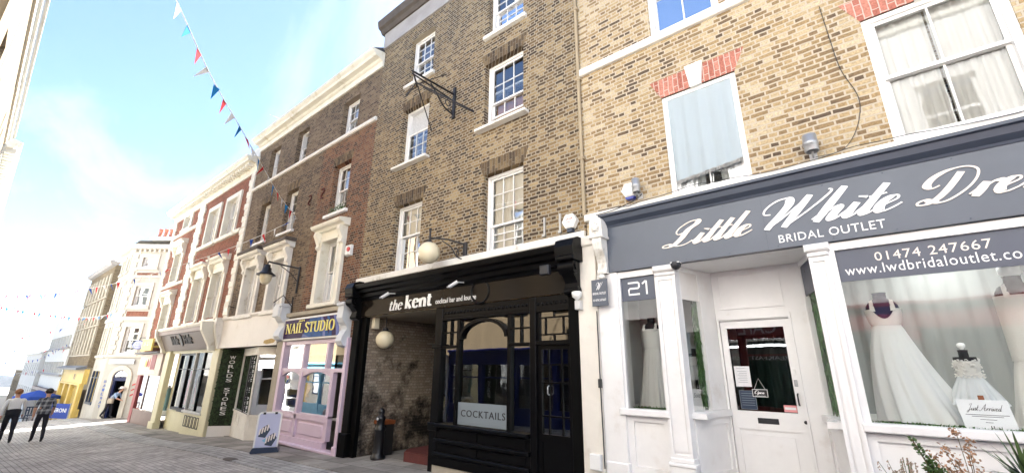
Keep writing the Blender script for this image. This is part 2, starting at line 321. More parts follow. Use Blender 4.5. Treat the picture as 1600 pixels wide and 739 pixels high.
mat('frost_teal', (0.30, 0.42, 0.42), 0.5, 0.12, 1)
mat('led', (0.9, 0.9, 0.9), 0.5, 0, 1, emit=(0.97, 1.0, 0.97, 2.2))
mat('tube_light', (0.9, 0.9, 0.9), 0.5, 0, 1, emit=(1.0, 1.0, 1.0, 3.0))
mat('cafe_curtain', (0.02, 0.05, 0.035), 0.9, 0.4, 10, streak=True)
mat('hills', (0.16, 0.24, 0.30), 0.9, 0.2, 0.01)
mat('plaster_pale', (0.62, 0.60, 0.56), 0.8, 0.08, 0.8)
mat('grid_orange', (0.60, 0.44, 0.28), 0.8, 0.2, 1)
glassmat('glass'); glassmat('glass_dark', (0.55, 0.60, 0.60), 1.6, 0.09, .06); glassmat('glass_side', (0.96, 0.98, 0.97), 0.22, 0.01, 0.04)
glassmat('glass_near', (0.95, 0.97, 0.97), 0.9, 0.03, 0.06)
glassmat('glass_up', (0.90, 0.94, 0.95), 2.2, 0.14, 0.14)
glassmat('glass_shop', (0.95, 0.97, 0.96), 0.75, 0.015, .06)
clothmat('blue_cloth', (0.52, 0.60, 0.645)); clothmat('curtain_white', (0.74, 0.72, 0.68)); clothmat('curtain_grey', (0.60, 0.59, 0.57))
clothmat('satin', (0.80, 0.80, 0.78)); clothmat('lace', (0.80, 0.78, 0.74), scale=60); clothmat('tulle', (0.76, 0.78, 0.79), 0.85)
clothmat("sheer", (0.50, 0.52, 0.52), 0.62); clothmat('garment_teal', (0.25, 0.40, 0.40)); clothmat('garment_pink', (0.75, 0.35, 0.48)); clothmat('garment_white', (0.72, 0.70, 0.66))

def ground_mat(name, kind):
    m, nt, b, o = newmat(name)
    b.inputs['Roughness'].default_value = 0.88; b.inputs['Specular IOR Level'].default_value = 0.25
    tc = N(nt, 'ShaderNodeTexCoord')
    bt = N(nt, 'ShaderNodeTexBrick'); nt.links.new(tc.outputs['Object'], bt.inputs['Vector'])
    bt.inputs['Scale'].default_value = 1.0
    if kind == 'road': bwid, rh, msz, c1, c2, mo = 0.20, 0.10, 0.008, (0.38, 0.365, 0.345), (0.53, 0.51, 0.485), (0.24, 0.23, 0.22)
    elif kind == 'sett': bwid, rh, msz, c1, c2, mo = 0.22, 0.14, 0.012, (0.38, 0.38, 0.37), (0.52, 0.515, 0.50), (0.25, 0.24, 0.23)
    else: bwid, rh, msz, c1, c2, mo = 0.75, 0.50, 0.009, (0.25, 0.235, 0.215), (0.40, 0.375, 0.34), (0.13, 0.12, 0.11)
    bt.inputs['Brick Width'].default_value = bwid; bt.inputs['Row Height'].default_value = rh; bt.inputs['Mortar Size'].default_value = msz
    bt.inputs['Color1'].default_value = (*c1, 1); bt.inputs['Color2'].default_value = (*c2, 1); bt.inputs['Mortar'].default_value = (*mo, 1)
    if kind == 'flag': bt.squash = 0.7; bt.squash_frequency = 3
    n = N(nt, 'ShaderNodeTexNoise'); n.inputs['Scale'].default_value = 0.9; n.inputs['Detail'].default_value = 8; n.inputs['Roughness'].default_value = 0.7
    nt.links.new(tc.outputs['Object'], n.inputs['Vector'])
    r = N(nt, 'ShaderNodeMapRange'); r.inputs[1].default_value = 0.3; r.inputs[2].default_value = 0.72; r.inputs[3].default_value = 0.62; r.inputs[4].default_value = 1.25
    nt.links.new(n.outputs[0], r.inputs[0])
    v = N(nt, 'ShaderNodeVectorMath', operation='SCALE'); nt.links.new(bt.outputs[0], v.inputs[0]); nt.links.new(r.outputs[0], v.inputs['Scale'])
    gs = N(nt, 'ShaderNodeTexVoronoi'); gs.inputs['Scale'].default_value = 3.1; nt.links.new(tc.outputs['Object'], gs.inputs['Vector'])
    gm = N(nt, 'ShaderNodeMapRange'); gm.inputs[1].default_value = 0.05; gm.inputs[2].default_value = 0.09; gm.inputs[3].default_value = 0.55; gm.inputs[4].default_value = 1.0; nt.links.new(gs.outputs['Distance'], gm.inputs[0])
    v2 = N(nt, 'ShaderNodeVectorMath', operation='SCALE'); nt.links.new(v.outputs[0], v2.inputs[0]); nt.links.new(gm.outputs[0], v2.inputs['Scale'])
    nt.links.new(v2.outputs[0], b.inputs['Base Color'])
    n2 = N(nt, 'ShaderNodeTexNoise'); n2.inputs['Scale'].default_value = 25; nt.links.new(tc.outputs['Object'], n2.inputs['Vector'])
    s = N(nt, 'ShaderNodeMath', operation='MULTIPLY_ADD'); s.inputs[1].default_value = -1.0; nt.links.new(bt.outputs['Fac'], s.inputs[0]); nt.links.new(n2.outputs[0], s.inputs[2])
    bp = N(nt, 'ShaderNodeBump'); bp.inputs['Strength'].default_value = 0.7; bp.inputs['Distance'].default_value = 0.008
    nt.links.new(s.outputs[0], bp.inputs['Height']); nt.links.new(bp.outputs[0], b.inputs['Normal'])
ground_mat('road', 'road'); ground_mat('setts', 'sett'); ground_mat('flags', 'flag')
mat('earth', (0.20, 0.19, 0.17), 0.95, 0.2, 0.2)
def plaid(name):
    m, nt, b, o = newmat(name); b.inputs['Roughness'].default_value = 0.9
    tc = N(nt, 'ShaderNodeTexCoord'); sp = N(nt, 'ShaderNodeSeparateXYZ'); nt.links.new(tc.outputs['Object'], sp.inputs[0])
    def stripe(src, s):
        a = N(nt, 'ShaderNodeMath', operation='MULTIPLY'); a.inputs[1].default_value = s; nt.links.new(src, a.inputs[0])
        f = N(nt, 'ShaderNodeMath', operation='FRACT'); nt.links.new(a.outputs[0], f.inputs[0])
        g = N(nt, 'ShaderNodeMath', operation='GREATER_THAN'); g.inputs[1].default_value = 0.62; nt.links.new(f.outputs[0], g.inputs[0]); return g.outputs[0]
    xy = N(nt, 'ShaderNodeMath', operation='ADD'); nt.links.new(sp.outputs[0], xy.inputs[0]); nt.links.new(sp.outputs[1], xy.inputs[1])
    a = N(nt, 'ShaderNodeMath', operation='ADD'); nt.links.new(stripe(xy.outputs[0], 6.5), a.inputs[0]); nt.links.new(stripe(sp.outputs[2], 6.5), a.inputs[1])
    r = N(nt, 'ShaderNodeValToRGB'); r.color_ramp.elements[0].color = (0.05, 0.055, 0.07, 1); r.color_ramp.elements[1].color = (0.36, 0.38, 0.40, 1)
    h = N(nt, 'ShaderNodeMath', operation='MULTIPLY'); h.inputs[1].default_value = 0.5; nt.links.new(a.outputs[0], h.inputs[0]); nt.links.new(h.outputs[0], r.inputs[0])
    nt.links.new(r.outputs[0], b.inputs['Base Color'])
plaid('plaid')

hz = bpy.data.materials.new('haze'); hz.use_nodes = True; nt = hz.node_tree; nt.nodes.clear(); M['haze'] = hz
o = N(nt, 'ShaderNodeOutputMaterial'); pvn = N(nt, 'ShaderNodeVolumePrincipled'); pvn.inputs['Color'].default_value = (0.86, 0.92, 1.0, 1); pvn.inputs['Density'].default_value = 0.0002; pvn.inputs['Anisotropy'].default_value = 0.3
nt.links.new(pvn.outputs[0], o.inputs['Volume'])
# ------------------------------------------------------------------ mesh helpers
ROOT = {}
def thing(name, label, cat, loc=(0, 0, 0), rz=0.0, group=None):
    o = bpy.data.objects.new(name, None); COL.objects.link(o)
    o.empty_display_size = 0.2
    o.location = loc; o.rotation_euler = (0, 0, rz); o['label'] = label; o['category'] = cat
    if group: o['group'] = group
    ROOT[o.name] = Matrix.Translation(loc) @ Matrix.Rotation(rz, 4, 'Z')
    return o
def root_of(o):
    while o.parent: o = o.parent
    return o
class MB:
    def __init__(s): s.v = []; s.f = []; s.mi = []; s.sm = []; s.mats = []
    def m(s, name):
        if name not in s.mats: s.mats.append(name)
        return s.mats.index(name)
    def add(s, vs, fs, mat=None, smooth=False):
        b = len(s.v); s.v += [tuple(p) for p in vs]; i = s.m(mat) if mat else 0
        for f in fs: s.f.append([b+k for k in f]); s.mi.append(i); s.sm.append(smooth)
        return s
    def box(s, x0, x1, y0, y1, z0, z1, mat=None):
        if x0 > x1: x0, x1 = x1, x0
        if y0 > y1: y0, y1 = y1, y0
        if z0 > z1: z0, z1 = z1, z0
        v = [(x, y, z) for z in (z0, z1) for y in (y0, y1) for x in (x0, x1)]
        return s.add(v, [(0, 2, 3, 1), (4, 5, 7, 6), (0, 1, 5, 4), (2, 6, 7, 3), (0, 4, 6, 2), (1, 3, 7, 5)], mat)
    def bbox(s, x0, x1, y0, y1, z0, z1, c=0.012, mat=None):
        """box with chamfered front (towards -y) edges"""
        v = [(x0, y1, z0), (x1, y1, z0), (x1, y1, z1), (x0, y1, z1), (x0, y0+c, z0), (x1, y0+c, z0), (x1, y0+c, z1), (x0, y0+c, z1),
             (x0+c, y0, z0+c), (x1-c, y0, z0+c), (x1-c, y0, z1-c), (x0+c, y0, z1-c)]
        return s.add(v, [(0, 3, 2, 1), (0, 1, 5, 4), (1, 2, 6, 5), (2, 3, 7, 6), (3, 0, 4, 7), (4, 5, 9, 8), (5, 6, 10, 9), (6, 7, 11, 10), (7, 4, 8, 11), (8, 9, 10, 11)], mat)
    def prism(s, poly, fn, d0, d1, mat=None, smooth=False):
        """poly 2-D, fn(u, w, d) -> xyz; extruded from depth d0 to d1"""
        n = len(poly)
        v = [fn(u, w, d0) for u, w in poly] + [fn(u, w, d1) for u, w in poly]
        s.add(v, [list(range(n))[::-1], list(range(n, 2*n))], mat)
        s.add(v, [(i, (i+1) % n, n+(i+1) % n, n+i) for i in range(n)], mat, smooth); return s
    def profx(s, prof, x0, x1, mat=None):      # (y,z) profile along x
        return s.prism(prof, lambda u, w, d: (d, u, w), x0, x1, mat)
    def polyxz(s, poly, y0, y1, mat=None):
        return s.prism(poly, lambda u, w, d: (u, d, w), y0, y1, mat)
    def polyxy(s, poly, z0, z1, mat=None):
        return s.prism(poly, lambda u, w, d: (u, w, d), z0, z1, mat)
    def quad(s, a, b, c, d, mat=None): return s.add([a, b, c, d], [(0, 1, 2, 3)], mat)
    def slab(s, a, b, z0, z1, t, mat=None):
        """vertical slab from a to b (xy), thickness t to the right of a->b"""
        dx, dy = b[0]-a[0], b[1]-a[1]; L = math.hypot(dx, dy) or 1; nx, ny = dy/L*t, -dx/L*t
        p = [(a[0], a[1]), (b[0], b[1]), (b[0]+nx, b[1]+ny), (a[0]+nx, a[1]+ny)]
        return s.polyxy(p, z0, z1, mat)
    def tube(s, pts, r, n=8, mat=None, r1=None, cap=True):
        pts = [Vector(p) for p in pts]; rings = []; up = Vector((0, 0, 1)); prev = None
        for i, p in enumerate(pts):
            t = (pts[min(i+1, len(pts)-1)] - pts[max(i-1, 0)]).normalized()
            if prev is None:
                a = t.cross(up if abs(t.z) < .95 else Vector((1, 0, 0))).normalized()
            else:
                a = (prev - t*prev.dot(t)).normalized()
            prev = a; b = t.cross(a)
            rr = r if r1 is None else r + (r1-r)*i/max(1, len(pts)-1)
            rings.append([p + a*math.cos(2*math.pi*k/n)*rr + b*math.sin(2*math.pi*k/n)*rr for k in range(n)])
        v = [q for R in rings for q in R]; f = []
        for i in range(len(pts)-1):
            for k in range(n): f.append((i*n+k, i*n+(k+1) % n, (i+1)*n+(k+1) % n, (i+1)*n+k))
        s.add(v, f, mat, True)
        if cap: s.add(v, [tuple(range(n))[::-1], tuple(range((len(pts)-1)*n, len(pts)*n))], mat)
        return s
    def lathe(s, prof, c, n=20, mat=None, axis='z', fn=None, caps=True):
        v = []; f = []
        for (r, h) in prof:
            for k in range(n):
                a = 2*math.pi*k/n
                if axis == 'z': p = (c[0]+r*math.cos(a), c[1]+r*math.sin(a), c[2]+h)
                elif axis == 'y': p = (c[0]+r*math.cos(a), c[1]+h, c[2]+r*math.sin(a))
                else: p = (c[0]+h, c[1]+r*math.cos(a), c[2]+r*math.sin(a))
                v.append(p)
        m = len(prof)
        for i in range(m-1):
            for k in range(n): f.append((i*n+k, i*n+(k+1) % n, (i+1)*n+(k+1) % n, (i+1)*n+k))
        s.add(v, f, mat, True)
        if caps: s.add(v, [tuple(range(n))[::-1], tuple(range((m-1)*n, m*n))], mat)
        return s
    def ball(s, c, r, n=20, mat=None, sz=1.0):
        k = n//2
        return s.lathe([(max(1e-4, r*math.sin(math.pi*i/k)), -r*sz*math.cos(math.pi*i/k)) for i in range(k+1)], c, n, mat, caps=False)
    def out(s, name, mat=None, parent=None, local=False, label=None):
        mats = s.mats or [mat]
        if mat and s.mats and mat not in s.mats: mats = s.mats
        vs = s.v
        if parent is not None and not local:
            inv = ROOT[root_of(parent).name].inverted()
            vs = [inv @ Vector(p) for p in vs]
        me = bpy.data.meshes.new(name); me.from_pydata([tuple(p) for p in vs], [], s.f)
        for k in mats: me.materials.append(M[k])
        me.polygons.foreach_set('material_index', s.mi if s.mats else [0]*len(s.f))
        me.polygons.foreach_set('use_smooth', s.sm)
        bm = bmesh.new(); bm.from_mesh(me); bmesh.ops.recalc_face_normals(bm, faces=bm.faces); bm.to_mesh(me); bm.free()
        me.update()
        o = bpy.data.objects.new(name, me); COL.objects.link(o)
        if parent is not None: o.parent = parent
        if label: o['label'] = label
        return o
def struct(mb, name, m, kind='structure'):
    o = mb.out(name, m); o['kind'] = kind; return o
def box(name, m, parent, *a, **k):
    return MB().box(*a).out(name, m, parent, **k)

def wall(mb, x0, x1, z0, z1, holes, y=0.0, depth=0.22, mat=None, flip=False):
    """wall sheet at y with reveals around the holes (x0,x1,z0,z1)"""
    xs = sorted(set([x0, x1] + [h[i] for h in holes for i in (0, 1) if x0 < h[i] < x1]))
    zs = sorted(set([z0, z1] + [h[i] for h in holes for i in (2, 3) if z0 < h[i] < z1]))
    for a, b in zip(xs, xs[1:]):
        run = None
        for c, d in zip(zs, zs[1:]):
            cx, cz = (a+b)/2, (c+d)/2
            if any(h[0] < cx < h[1] and h[2] < cz < h[3] for h in holes): continue
            mb.quad((a, y, c), (b, y, c), (b, y, d), (a, y, d), mat)
    for h in holes:
        a, b, c, d = max(h[0], x0), min(h[1], x1), max(h[2], z0), min(h[3], z1); e = y+depth
        mb.quad((a, y, c), (a, e, c), (a, e, d), (a, y, d), mat); mb.quad((b, y, c), (b, e, c), (b, e, d), (b, y, d), mat)
        mb.quad((a, y, c), (b, y, c), (b, e, c), (a, e, c), mat); mb.quad((a, y, d), (b, y, d), (b, e, d), (a, e, d), mat)
    return mb
def shell(mb, x0, x1, z0, z1, y0, y1, mat=None):
    """the rest of the block behind a front: sides, back, top, bottom"""
    mb.quad((x0, y0, z0), (x0, y1, z0), (x0, y1, z1), (x0, y0, z1), mat); mb.quad((x1, y0, z0), (x1, y1, z0), (x1, y1, z1), (x1, y0, z1), mat)
    mb.quad((x0, y1, z0), (x1, y1, z0), (x1, y1, z1), (x0, y1, z1), mat)
    mb.quad((x0, y0, z1), (x1, y0, z1), (x1, y1, z1), (x0, y1, z1), mat); mb.quad((x0, y0, z0), (x1, y0, z0), (x1, y1, z0), (x0, y1, z0), mat)
    return mb

def drape(x0, x1, z0, z1, y, amp=0.02, waves=9, nz=8, seed=0, hang=None, flare=0.0):
    r = random.Random(seed); ph = [r.uniform(0, 6.3) for _ in range(4)]
    mb = MB(); nx = max(24, waves*6); v = []; f = []
    for j in range(nz+1):
        t = j/nz
        for i in range(nx+1):
            u = i/nx
            zb = z0 if hang is None else hang(u)
            wv = math.sin(u*waves*6.283+ph[0]+.5*math.sin(u*9+ph[1])) + .45*math.sin(u*waves*2.1*6.283+ph[2]+t*1.2)
            x = x0+(x1-x0)*u + flare*t*(u-.5)
            v.append((x, y + amp*wv*(0.45+.75*t), z1+(zb-z1)*t))
    for j in range(nz):
        for i in range(nx):
            a = j*(nx+1)+i; f.append((a, a+1, a+nx+2, a+nx+1))
    mb.add(v, f, None, True); return mb

def sash(parent, x0, x1, z0, z1, cols=3, rows=2, y=0.16, paint='white_paint', sill=(0.06, 0.16, 0.14), sillmat='white_paint', glass='glass_up',
         curtain=None, cseed=0, fw=0.075, top_open=0.0, bot_open=0.0, label=None, blind=None, mid=None, back=True):
    """a box sash window; the glass, sill and curtain are sub-parts"""
    mb = MB(); b = 0.02; zm = mid if mid else (z0+z1)/2
    mb.box(x0, x0+fw, y-.03, y+.12, z0, z1); mb.box(x1-fw, x1, y-.03, y+.12, z0, z1)
    mb.box(x0+fw, x1-fw, y-.03, y+.12, z1-fw*.8, z1); mb.box(x0+fw, x1-fw, y-.03, y+.12, z0, z0+.05)
    panes = []
    def one(a, c, yy):
        r = 0.042
        mb.box(x0+fw, x1-fw, yy, yy+.035, a, a+r); mb.box(x0+fw, x1-fw, yy, yy+.035, c-r, c)
        mb.box(x0+fw, x0+fw+r, yy, yy+.035, a+r, c-r); mb.box(x1-fw-r, x1-fw, yy, yy+.035, a+r, c-r)
        X0, X1 = x0+fw+r, x1-fw-r
        for i in range(1, cols):
            xx = X0+(X1-X0)*i/cols; mb.box(xx-b/2, xx+b/2, yy+.004, yy+.031, a+r, c-r)
        for j in range(1, rows):
            zz = a+r+(c-a-2*r)*j/rows; mb.box(X0, X1, yy+.006, yy+.029, zz-b/2, zz+b/2)
        panes.append((X0, X1, yy+.018, a+r, c-r))
    t0, t1 = z0+.05, z1-fw*.8
    one(zm-.02-top_open, t1-top_open, y+.004); one(t0+bot_open, zm+.02+bot_open, y+.047)
    wdw = mb.out('window', paint, parent, label=label)
    g = MB()
    for (a, c, yy, d, e) in panes: g.quad((a, yy, d), (c, yy, d), (c, yy, e), (a, yy, e))
    g.out('glass', glass, wdw)
    if sill:
        h, p, ov = sill
        MB().bbox(x0-ov, x1+ov, -p, y-.032, z0-h, z0+.002, 0.01).out('sill', sillmat, wdw)
    if curtain == 'full': drape(x0+.01, x1-.01, z0+.01, z1-.01, y+.105, .012, 9, seed=cseed).out('curtain', 'curtain_white', wdw)
    elif curtain == 'pair':
        d1 = drape(x0+.01, x0+(x1-x0)*.42, z0+.03, z1-.03, y+.115, .016, 4, seed=cseed); d1.out('curtain', 'curtain_white', wdw)
        drape(x1-(x1-x0)*.38, x1-.03, z0+.03, z1-.03, y+.115, .016, 4, seed=cseed+1).out('curtain', 'curtain_white', wdw)
    elif curtain == 'grey': drape(x0+.01, x1-.01, z0+.01, z1-.01, y+.105, .012, 8, seed=cseed).out('curtain', 'curtain_grey', wdw)
    if blind: MB().box(x0+.02, x1-.02, y+.084, y+.09, z1-(z1-z0)*blind[0], z1-.02).out('blind', blind[1], wdw)
    return wdw

# ------------------------------------------------------------------ lettering
def text_poly(body, shear=0.0, bold=0.0, space=1.0):
    cu = bpy.data.curves.new('lettering', 'FONT'); cu.body = body; cu.shear = shear; cu.offset = bold; cu.space_character = space; cu.resolution_u = 3; cu.fill_mode = 'FRONT'
    o = bpy.data.objects.new('lettering', cu); COL.objects.link(o)
    bpy.context.view_layer.update()
    me = bpy.data.meshes.new_from_object(o.evaluated_get(bpy.context.evaluated_depsgraph_get()))
    v = [(p.co.x, p.co.y) for p in me.vertices]; f = [list(q.vertices) for q in me.polygons]
    bpy.data.objects.remove(o); bpy.data.curves.remove(cu); bpy.data.meshes.remove(me)
    return v, f
def fit(v, x0, x1, z0, z1):
    a, b = min(p[0] for p in v), max(p[0] for p in v); c, d = min(p[1] for p in v), max(p[1] for p in v)
    return [(x0+(p[0]-a)/(b-a)*(x1-x0), z0+(p[1]-c)/(d-c)*(z1-z0)) for p in v]
def letters(mb, body, x0, x1, z0, z1, y, t=0.006, mat=None, fn=None, **k):
    """flat lettering fitted to a rectangle and given a little thickness (front at y-t)"""
    v, f = text_poly(body, **k); v = fit(v, x0, x1, z0, z1); fn = fn or (lambda u, w, d: (u, d, w))
    # extrude: front faces + rim along boundary edges
    cnt = {}
    for q in f:
        for a, b in zip(q, q[1:]+q[:1]):
            key = (min(a, b), max(a, b)); cnt[key] = cnt.get(key, 0)+1
    n = len(v); vs = [fn(p[0], p[1], y-t) for p in v] + [fn(p[0], p[1], y+.002) for p in v]
    fs = [list(q) for q in f] + [[a, b, b+n, a+n] for (a, b), c in cnt.items() if c == 1]
    mb.add(vs, fs, mat); return mb
def smooth(pts, k=7):
    P = [pts[0]] + list(pts) + [pts[-1]]; o = []
    for i in range(1, len(P)-2):
        p0, p1, p2, p3 = P[i-1], P[i], P[i+1], P[i+2]
        for j in range(k):
            t = j/k
            o.append(tuple(0.5*((2*p1[a]) + (-p0[a]+p2[a])*t + (2*p0[a]-5*p1[a]+4*p2[a]-p3[a])*t*t + (-p0[a]+3*p1[a]-3*p2[a]+p3[a])*t**3) for a in range(len(p1))))
    o.append(tuple(pts[-1])); return o
# glyphs: (advance, [stroke, ...]); a stroke is a list of points, x-height = 1. Tuple ('l', pts) = straight segments
SCRIPT = {
 'L': (1.75, [[(.75, 1.45), (.35, 1.25), (.05, 1.5), (.05, 2.0), (.45, 2.5), (.95, 2.55), (1.1, 2.2), (.8, 1.7), (.75, 1.3), (.72, .8), (.55, .25), (.25, .0), (-.15, .0), (-.25, .2), (.05, .3), (.5, .1), (.95, -.03), (1.35, .1), (1.6, .4)]]),
 'W': (2.75, [[(.35, 1.25), (.0, 1.35), (-.1, 1.8), (.2, 2.3), (.7, 2.35), (.95, 1.9), (.9, 1.2), (.75, .5), (.7, .0)], [(.7, .0), (1.2, 1.0), (1.7, 2.3)], [(1.7, 2.3), (1.6, 1.2), (1.5, .0)], [(1.5, .0), (2.1, 1.0), (2.5, 1.9), (2.6, 2.35), (2.4, 2.5)]]),
 'D': (1.75, [[(.75, 2.15), (.72, 1.5), (.64, .8), (.48, .3), (.2, .0), (-.1, .0), (-.2, .2), (.0, .35), (.35, .15), (.75, -.02), (1.1, .2), (1.42, .8), (1.5, 1.5), (1.3, 2.15), (.8, 2.5), (.2, 2.45), (-.2, 2.05), (-.28, 1.5), (.0, 1.2), (.25, 1.35)]]),
 'e': (.82, [[(-.12, .25), (.25, .5), (.55, .75), (.5, .97), (.3, 1.0), (.1, .75), (.06, .35), (.2, .03), (.42, .02), (.68, .22), (.85, .42)]]),
 'i': (.62, [[(-.12, .25), (.1, .6), (.25, 1.0)], [(.25, 1.0), (.2, .5), (.2, .15), (.32, .0), (.5, .15), (.66, .4)], [(.33, 1.42), (.34, 1.36), (.33, 1.3)]]),
 't': (.66, [[(-.12, .25), (.1, .7), (.3, 1.4)], [(.33, 2.05), (.24, 1.0), (.2, .25), (.3, .0), (.5, .12), (.68, .4)], [(-.02, 1.25), (.3, 1.27), (.62, 1.32)]]),
 'l': (.62, [[(-.12, .25), (.1, .7), (.34, 1.8)], [(.37, 2.45), (.26, 1.2), (.2, .25), (.3, .0), (.48, .12), (.66, .4)]]),
 'h': (1.15, [[(-.12, .25), (.1, .7), (.3, 1.8)], [(.33, 2.45), (.22, 1.2), (.15, .0)], [(.17, .3), (.4, .8), (.62, 1.0), (.74, .85), (.7, .4), (.72, .1), (.85, .0), (1.0, .15), (1.18, .4)]]),
 'r': (.80, [[(-.12, .25), (.1, .65), (.22, 1.0)], [(.24, 1.0), (.2, .5), (.15, .0)], [(.17, .3), (.35, .75), (.55, .98), (.7, .95), (.68, .82)]]),
 's': (.72, [[(-.12, .25), (.2, .75), (.38, 1.12)], [(.36, 1.1), (.42, .75), (.52, .4), (.42, .05), (.18, .0), (.04, .16)], [(.3, .02), (.55, .15), (.75, .4)]]),
 'J': (1.3, [[(.3, 1.9), (.5, 2.4), (1.0, 2.5), (1.2, 2.4)], [(1.0, 2.5), (.85, 1.5), (.7, .2), (.45, -.6), (.1, -.7), (.1, -.3), (.6, .1), (1.2, .4)]]),
 'A': (1.9, [[(-.5, .3), (-.3, -.05), (.2, .3), (.8, 1.5), (1.3, 2.5)], [(1.3, 2.5), (1.25, 1.2), (1.3, .2), (1.5, .0), (1.8, .4)], [(.4, .9), (.9, .75), (1.5, 1.0)]]),
 'u': (.95, [[(-.1, .3), (.15, 1.0)], [(.15, 1.0), (.1, .4), (.2, .05), (.4, .05), (.7, .7)], [(.72, 1.0), (.68, .3), (.78, .0), (1.0, .35)]]),
 'v': (.85, [[(-.1, .3), (.15, 1.0)], [(.15, 1.0), (.2, .4), (.3, .0)], [(.3, .0), (.6, .6), (.65, 1.0), (.85, .9)]]),
 'd': (.95, [[(.62, .85), (.4, 1.0), (.12, .75), (.08, .25), (.25, .0), (.5, .2), (.7, .8)], [(.85, 2.4), (.75, 1.2), (.7, .25), (.8, .0), (1.0, .35)]]),
 'O': (1.5, [[(.8, 2.4), (.3, 2.1), (.05, 1.2), (.25, .2), (.7, .0), (1.2, .5), (1.35, 1.4), (1.1, 2.2), (.7, 2.4), (.4, 2.0), (.6, 1.7)]]),
 'p': (.95, [[(-.1, .3), (.15, 1.0)], [(.17, 1.0), (.12, .0), (.08, -.9)], [(.12, .4), (.4, .95), (.65, .9), (.7, .4), (.5, .0), (.2, .1)]]),
 'n': (1.05, [[(-.1, .3), (.12, 1.0)], [(.14, 1.0), (.1, .0)], [(.12, .35), (.4, .95), (.6, .95), (.65, .5), (.68, .05), (.85, .05), (1.05, .4)]]),
 ' ': (.8, []),
}
SERIF = {   # caps height 1, lower-case x-height 0.68; nib: vertical strokes thick, horizontal thin
 'N': (.86, [('l', [(.14, 0), (.14, 1)], .35), ('l', [(.12, 1), (.72, 0)], 1), ('l', [(.72, 0), (.72, 1)], .35)], [(.0, .28, 0), (-.02, .2, 1), (.58, .88, 1)]),
 'A': (.84, [('l', [(.1, 0), (.42, 1)], .35), ('l', [(.4, 1), (.72, 0)], 1), ('l', [(.22, .34), (.6, .34)], .4)], [(-.02, .24, 0), (.56, .88, 0)]),
 'I': (.42, [('l', [(.2, 0), (.2, 1)], 1)], [(.04, .36, 0), (.04, .36, 1)]),
 'L': (.68, [('l', [(.2, 0), (.2, 1)], 1), ('l', [(.2, .03), (.62, .03)], .4), ('l', [(.62, 0), (.64, .26)], .4)], [(.04, .36, 1), (.04, .3, 0)]),
 'S': (.64, [[(.52, .78), (.42, .95), (.26, .98), (.12, .85), (.14, .65), (.34, .5), (.53, .34), (.52, .12), (.34, .01), (.16, .06), (.07, .25)]], []),
 'T': (.74, [('l', [(.36, 0), (.36, 1)], 1), ('l', [(.04, .97), (.68, .97)], .4), ('l', [(.04, .76), (.05, 1)], .4), ('l', [(.67, .76), (.68, 1)], .4)], [(.2, .52, 0)]),
 'U': (.84, [[(.17, 1), (.17, .4), (.22, .12), (.42, .0), (.62, .12), (.68, .4), (.68, 1)]], [(.02, .32, 1), (.56, .8, 1)]),
 'D': (.84, [('l', [(.18, 0), (.18, 1)], 1), [(.18, .97), (.48, .94), (.68, .7), (.7, .45), (.62, .18), (.42, .04), (.18, .03)]], [(.03, .2, 0), (.03, .2, 1)]),
 'O': (.88, [[(.42, .98), (.2, .88), (.11, .5), (.2, .12), (.42, .02), (.64, .12), (.73, .5), (.64, .88), (.42, .98)]], []),
 'M': (1.05, [('l', [(.14, 0), (.16, 1)], .35), ('l', [(.16, 1), (.5, .1)], 1), ('l', [(.5, .1), (.84, 1)], .35), ('l', [(.86, 1), (.88, 0)], 1)], [(.0, .28, 0), (.7, 1.04, 0)]),
 'H': (.9, [('l', [(.18, 0), (.18, 1)], 1), ('l', [(.7, 0), (.7, 1)], 1), ('l', [(.18, .5), (.7, .5)], .4)], [(.02, .34, 0), (.02, .34, 1), (.54, .86, 0), (.54, .86, 1)]),
 't': (.46, [[(.2, .9), (.19, .5), (.19, .16), (.27, .02), (.42, .08)], ('l', [(.04, .66), (.4, .66)], .45)], []),
 'h': (.66, [('l', [(.15, 0), (.15, 1.05)], 1), [(.15, .45), (.32, .66), (.46, .62), (.5, .42), (.5, .0)]], [(.02, .28, 0), (.02, .15, 1.03), (.38, .64, 0)]),
 'e': (.58, [[(.1, .4), (.48, .42), (.42, .62), (.28, .68), (.13, .56), (.09, .32), (.16, .08), (.32, .0), (.5, .14)]], []),
 'k': (.68, [('l', [(.15, 0), (.15, 1.05)], 1), ('l', [(.16, .3), (.5, .66)], .4), ('l', [(.28, .4), (.54, 0)], 1)], [(.02, .28, 0), (.02, .15, 1.03), (.4, .64, 0), (.38, .6, .66)]),
 'n': (.68, [('l', [(.15, 0), (.15, .66)], 1), [(.15, .45), (.32, .66), (.46, .62), (.52, .42), (.52, .0)]], [(.02, .28, 0), (.02, .15, .65), (.4, .66, 0)]),
 'o': (.6, [[(.3, .68), (.14, .6), (.09, .34), (.14, .08), (.3, .0), (.46, .08), (.51, .34), (.46, .6), (.3, .68)]], []),
 'l': (.32, [('l', [(.15, 0), (.15, 1.05)], 1)], [(.02, .28, 0), (.02, .15, 1.03)]),
 ' ': (.34, [], []),
}
def ribbon(pts, wfn):
    L, R = [], []
    n = len(pts)
    for i, p in enumerate(pts):
        a, b = pts[max(0, i-1)], pts[min(n-1, i+1)]
        dx, dy = b[0]-a[0], b[1]-a[1]; l = math.hypot(dx, dy) or 1; dx, dy = dx/l, dy/l
        h = wfn(dx, dy, i/(n-1))/2
        L.append((p[0]-dy*h, p[1]+dx*h)); R.append((p[0]+dy*h, p[1]-dx*h))
    return L, R
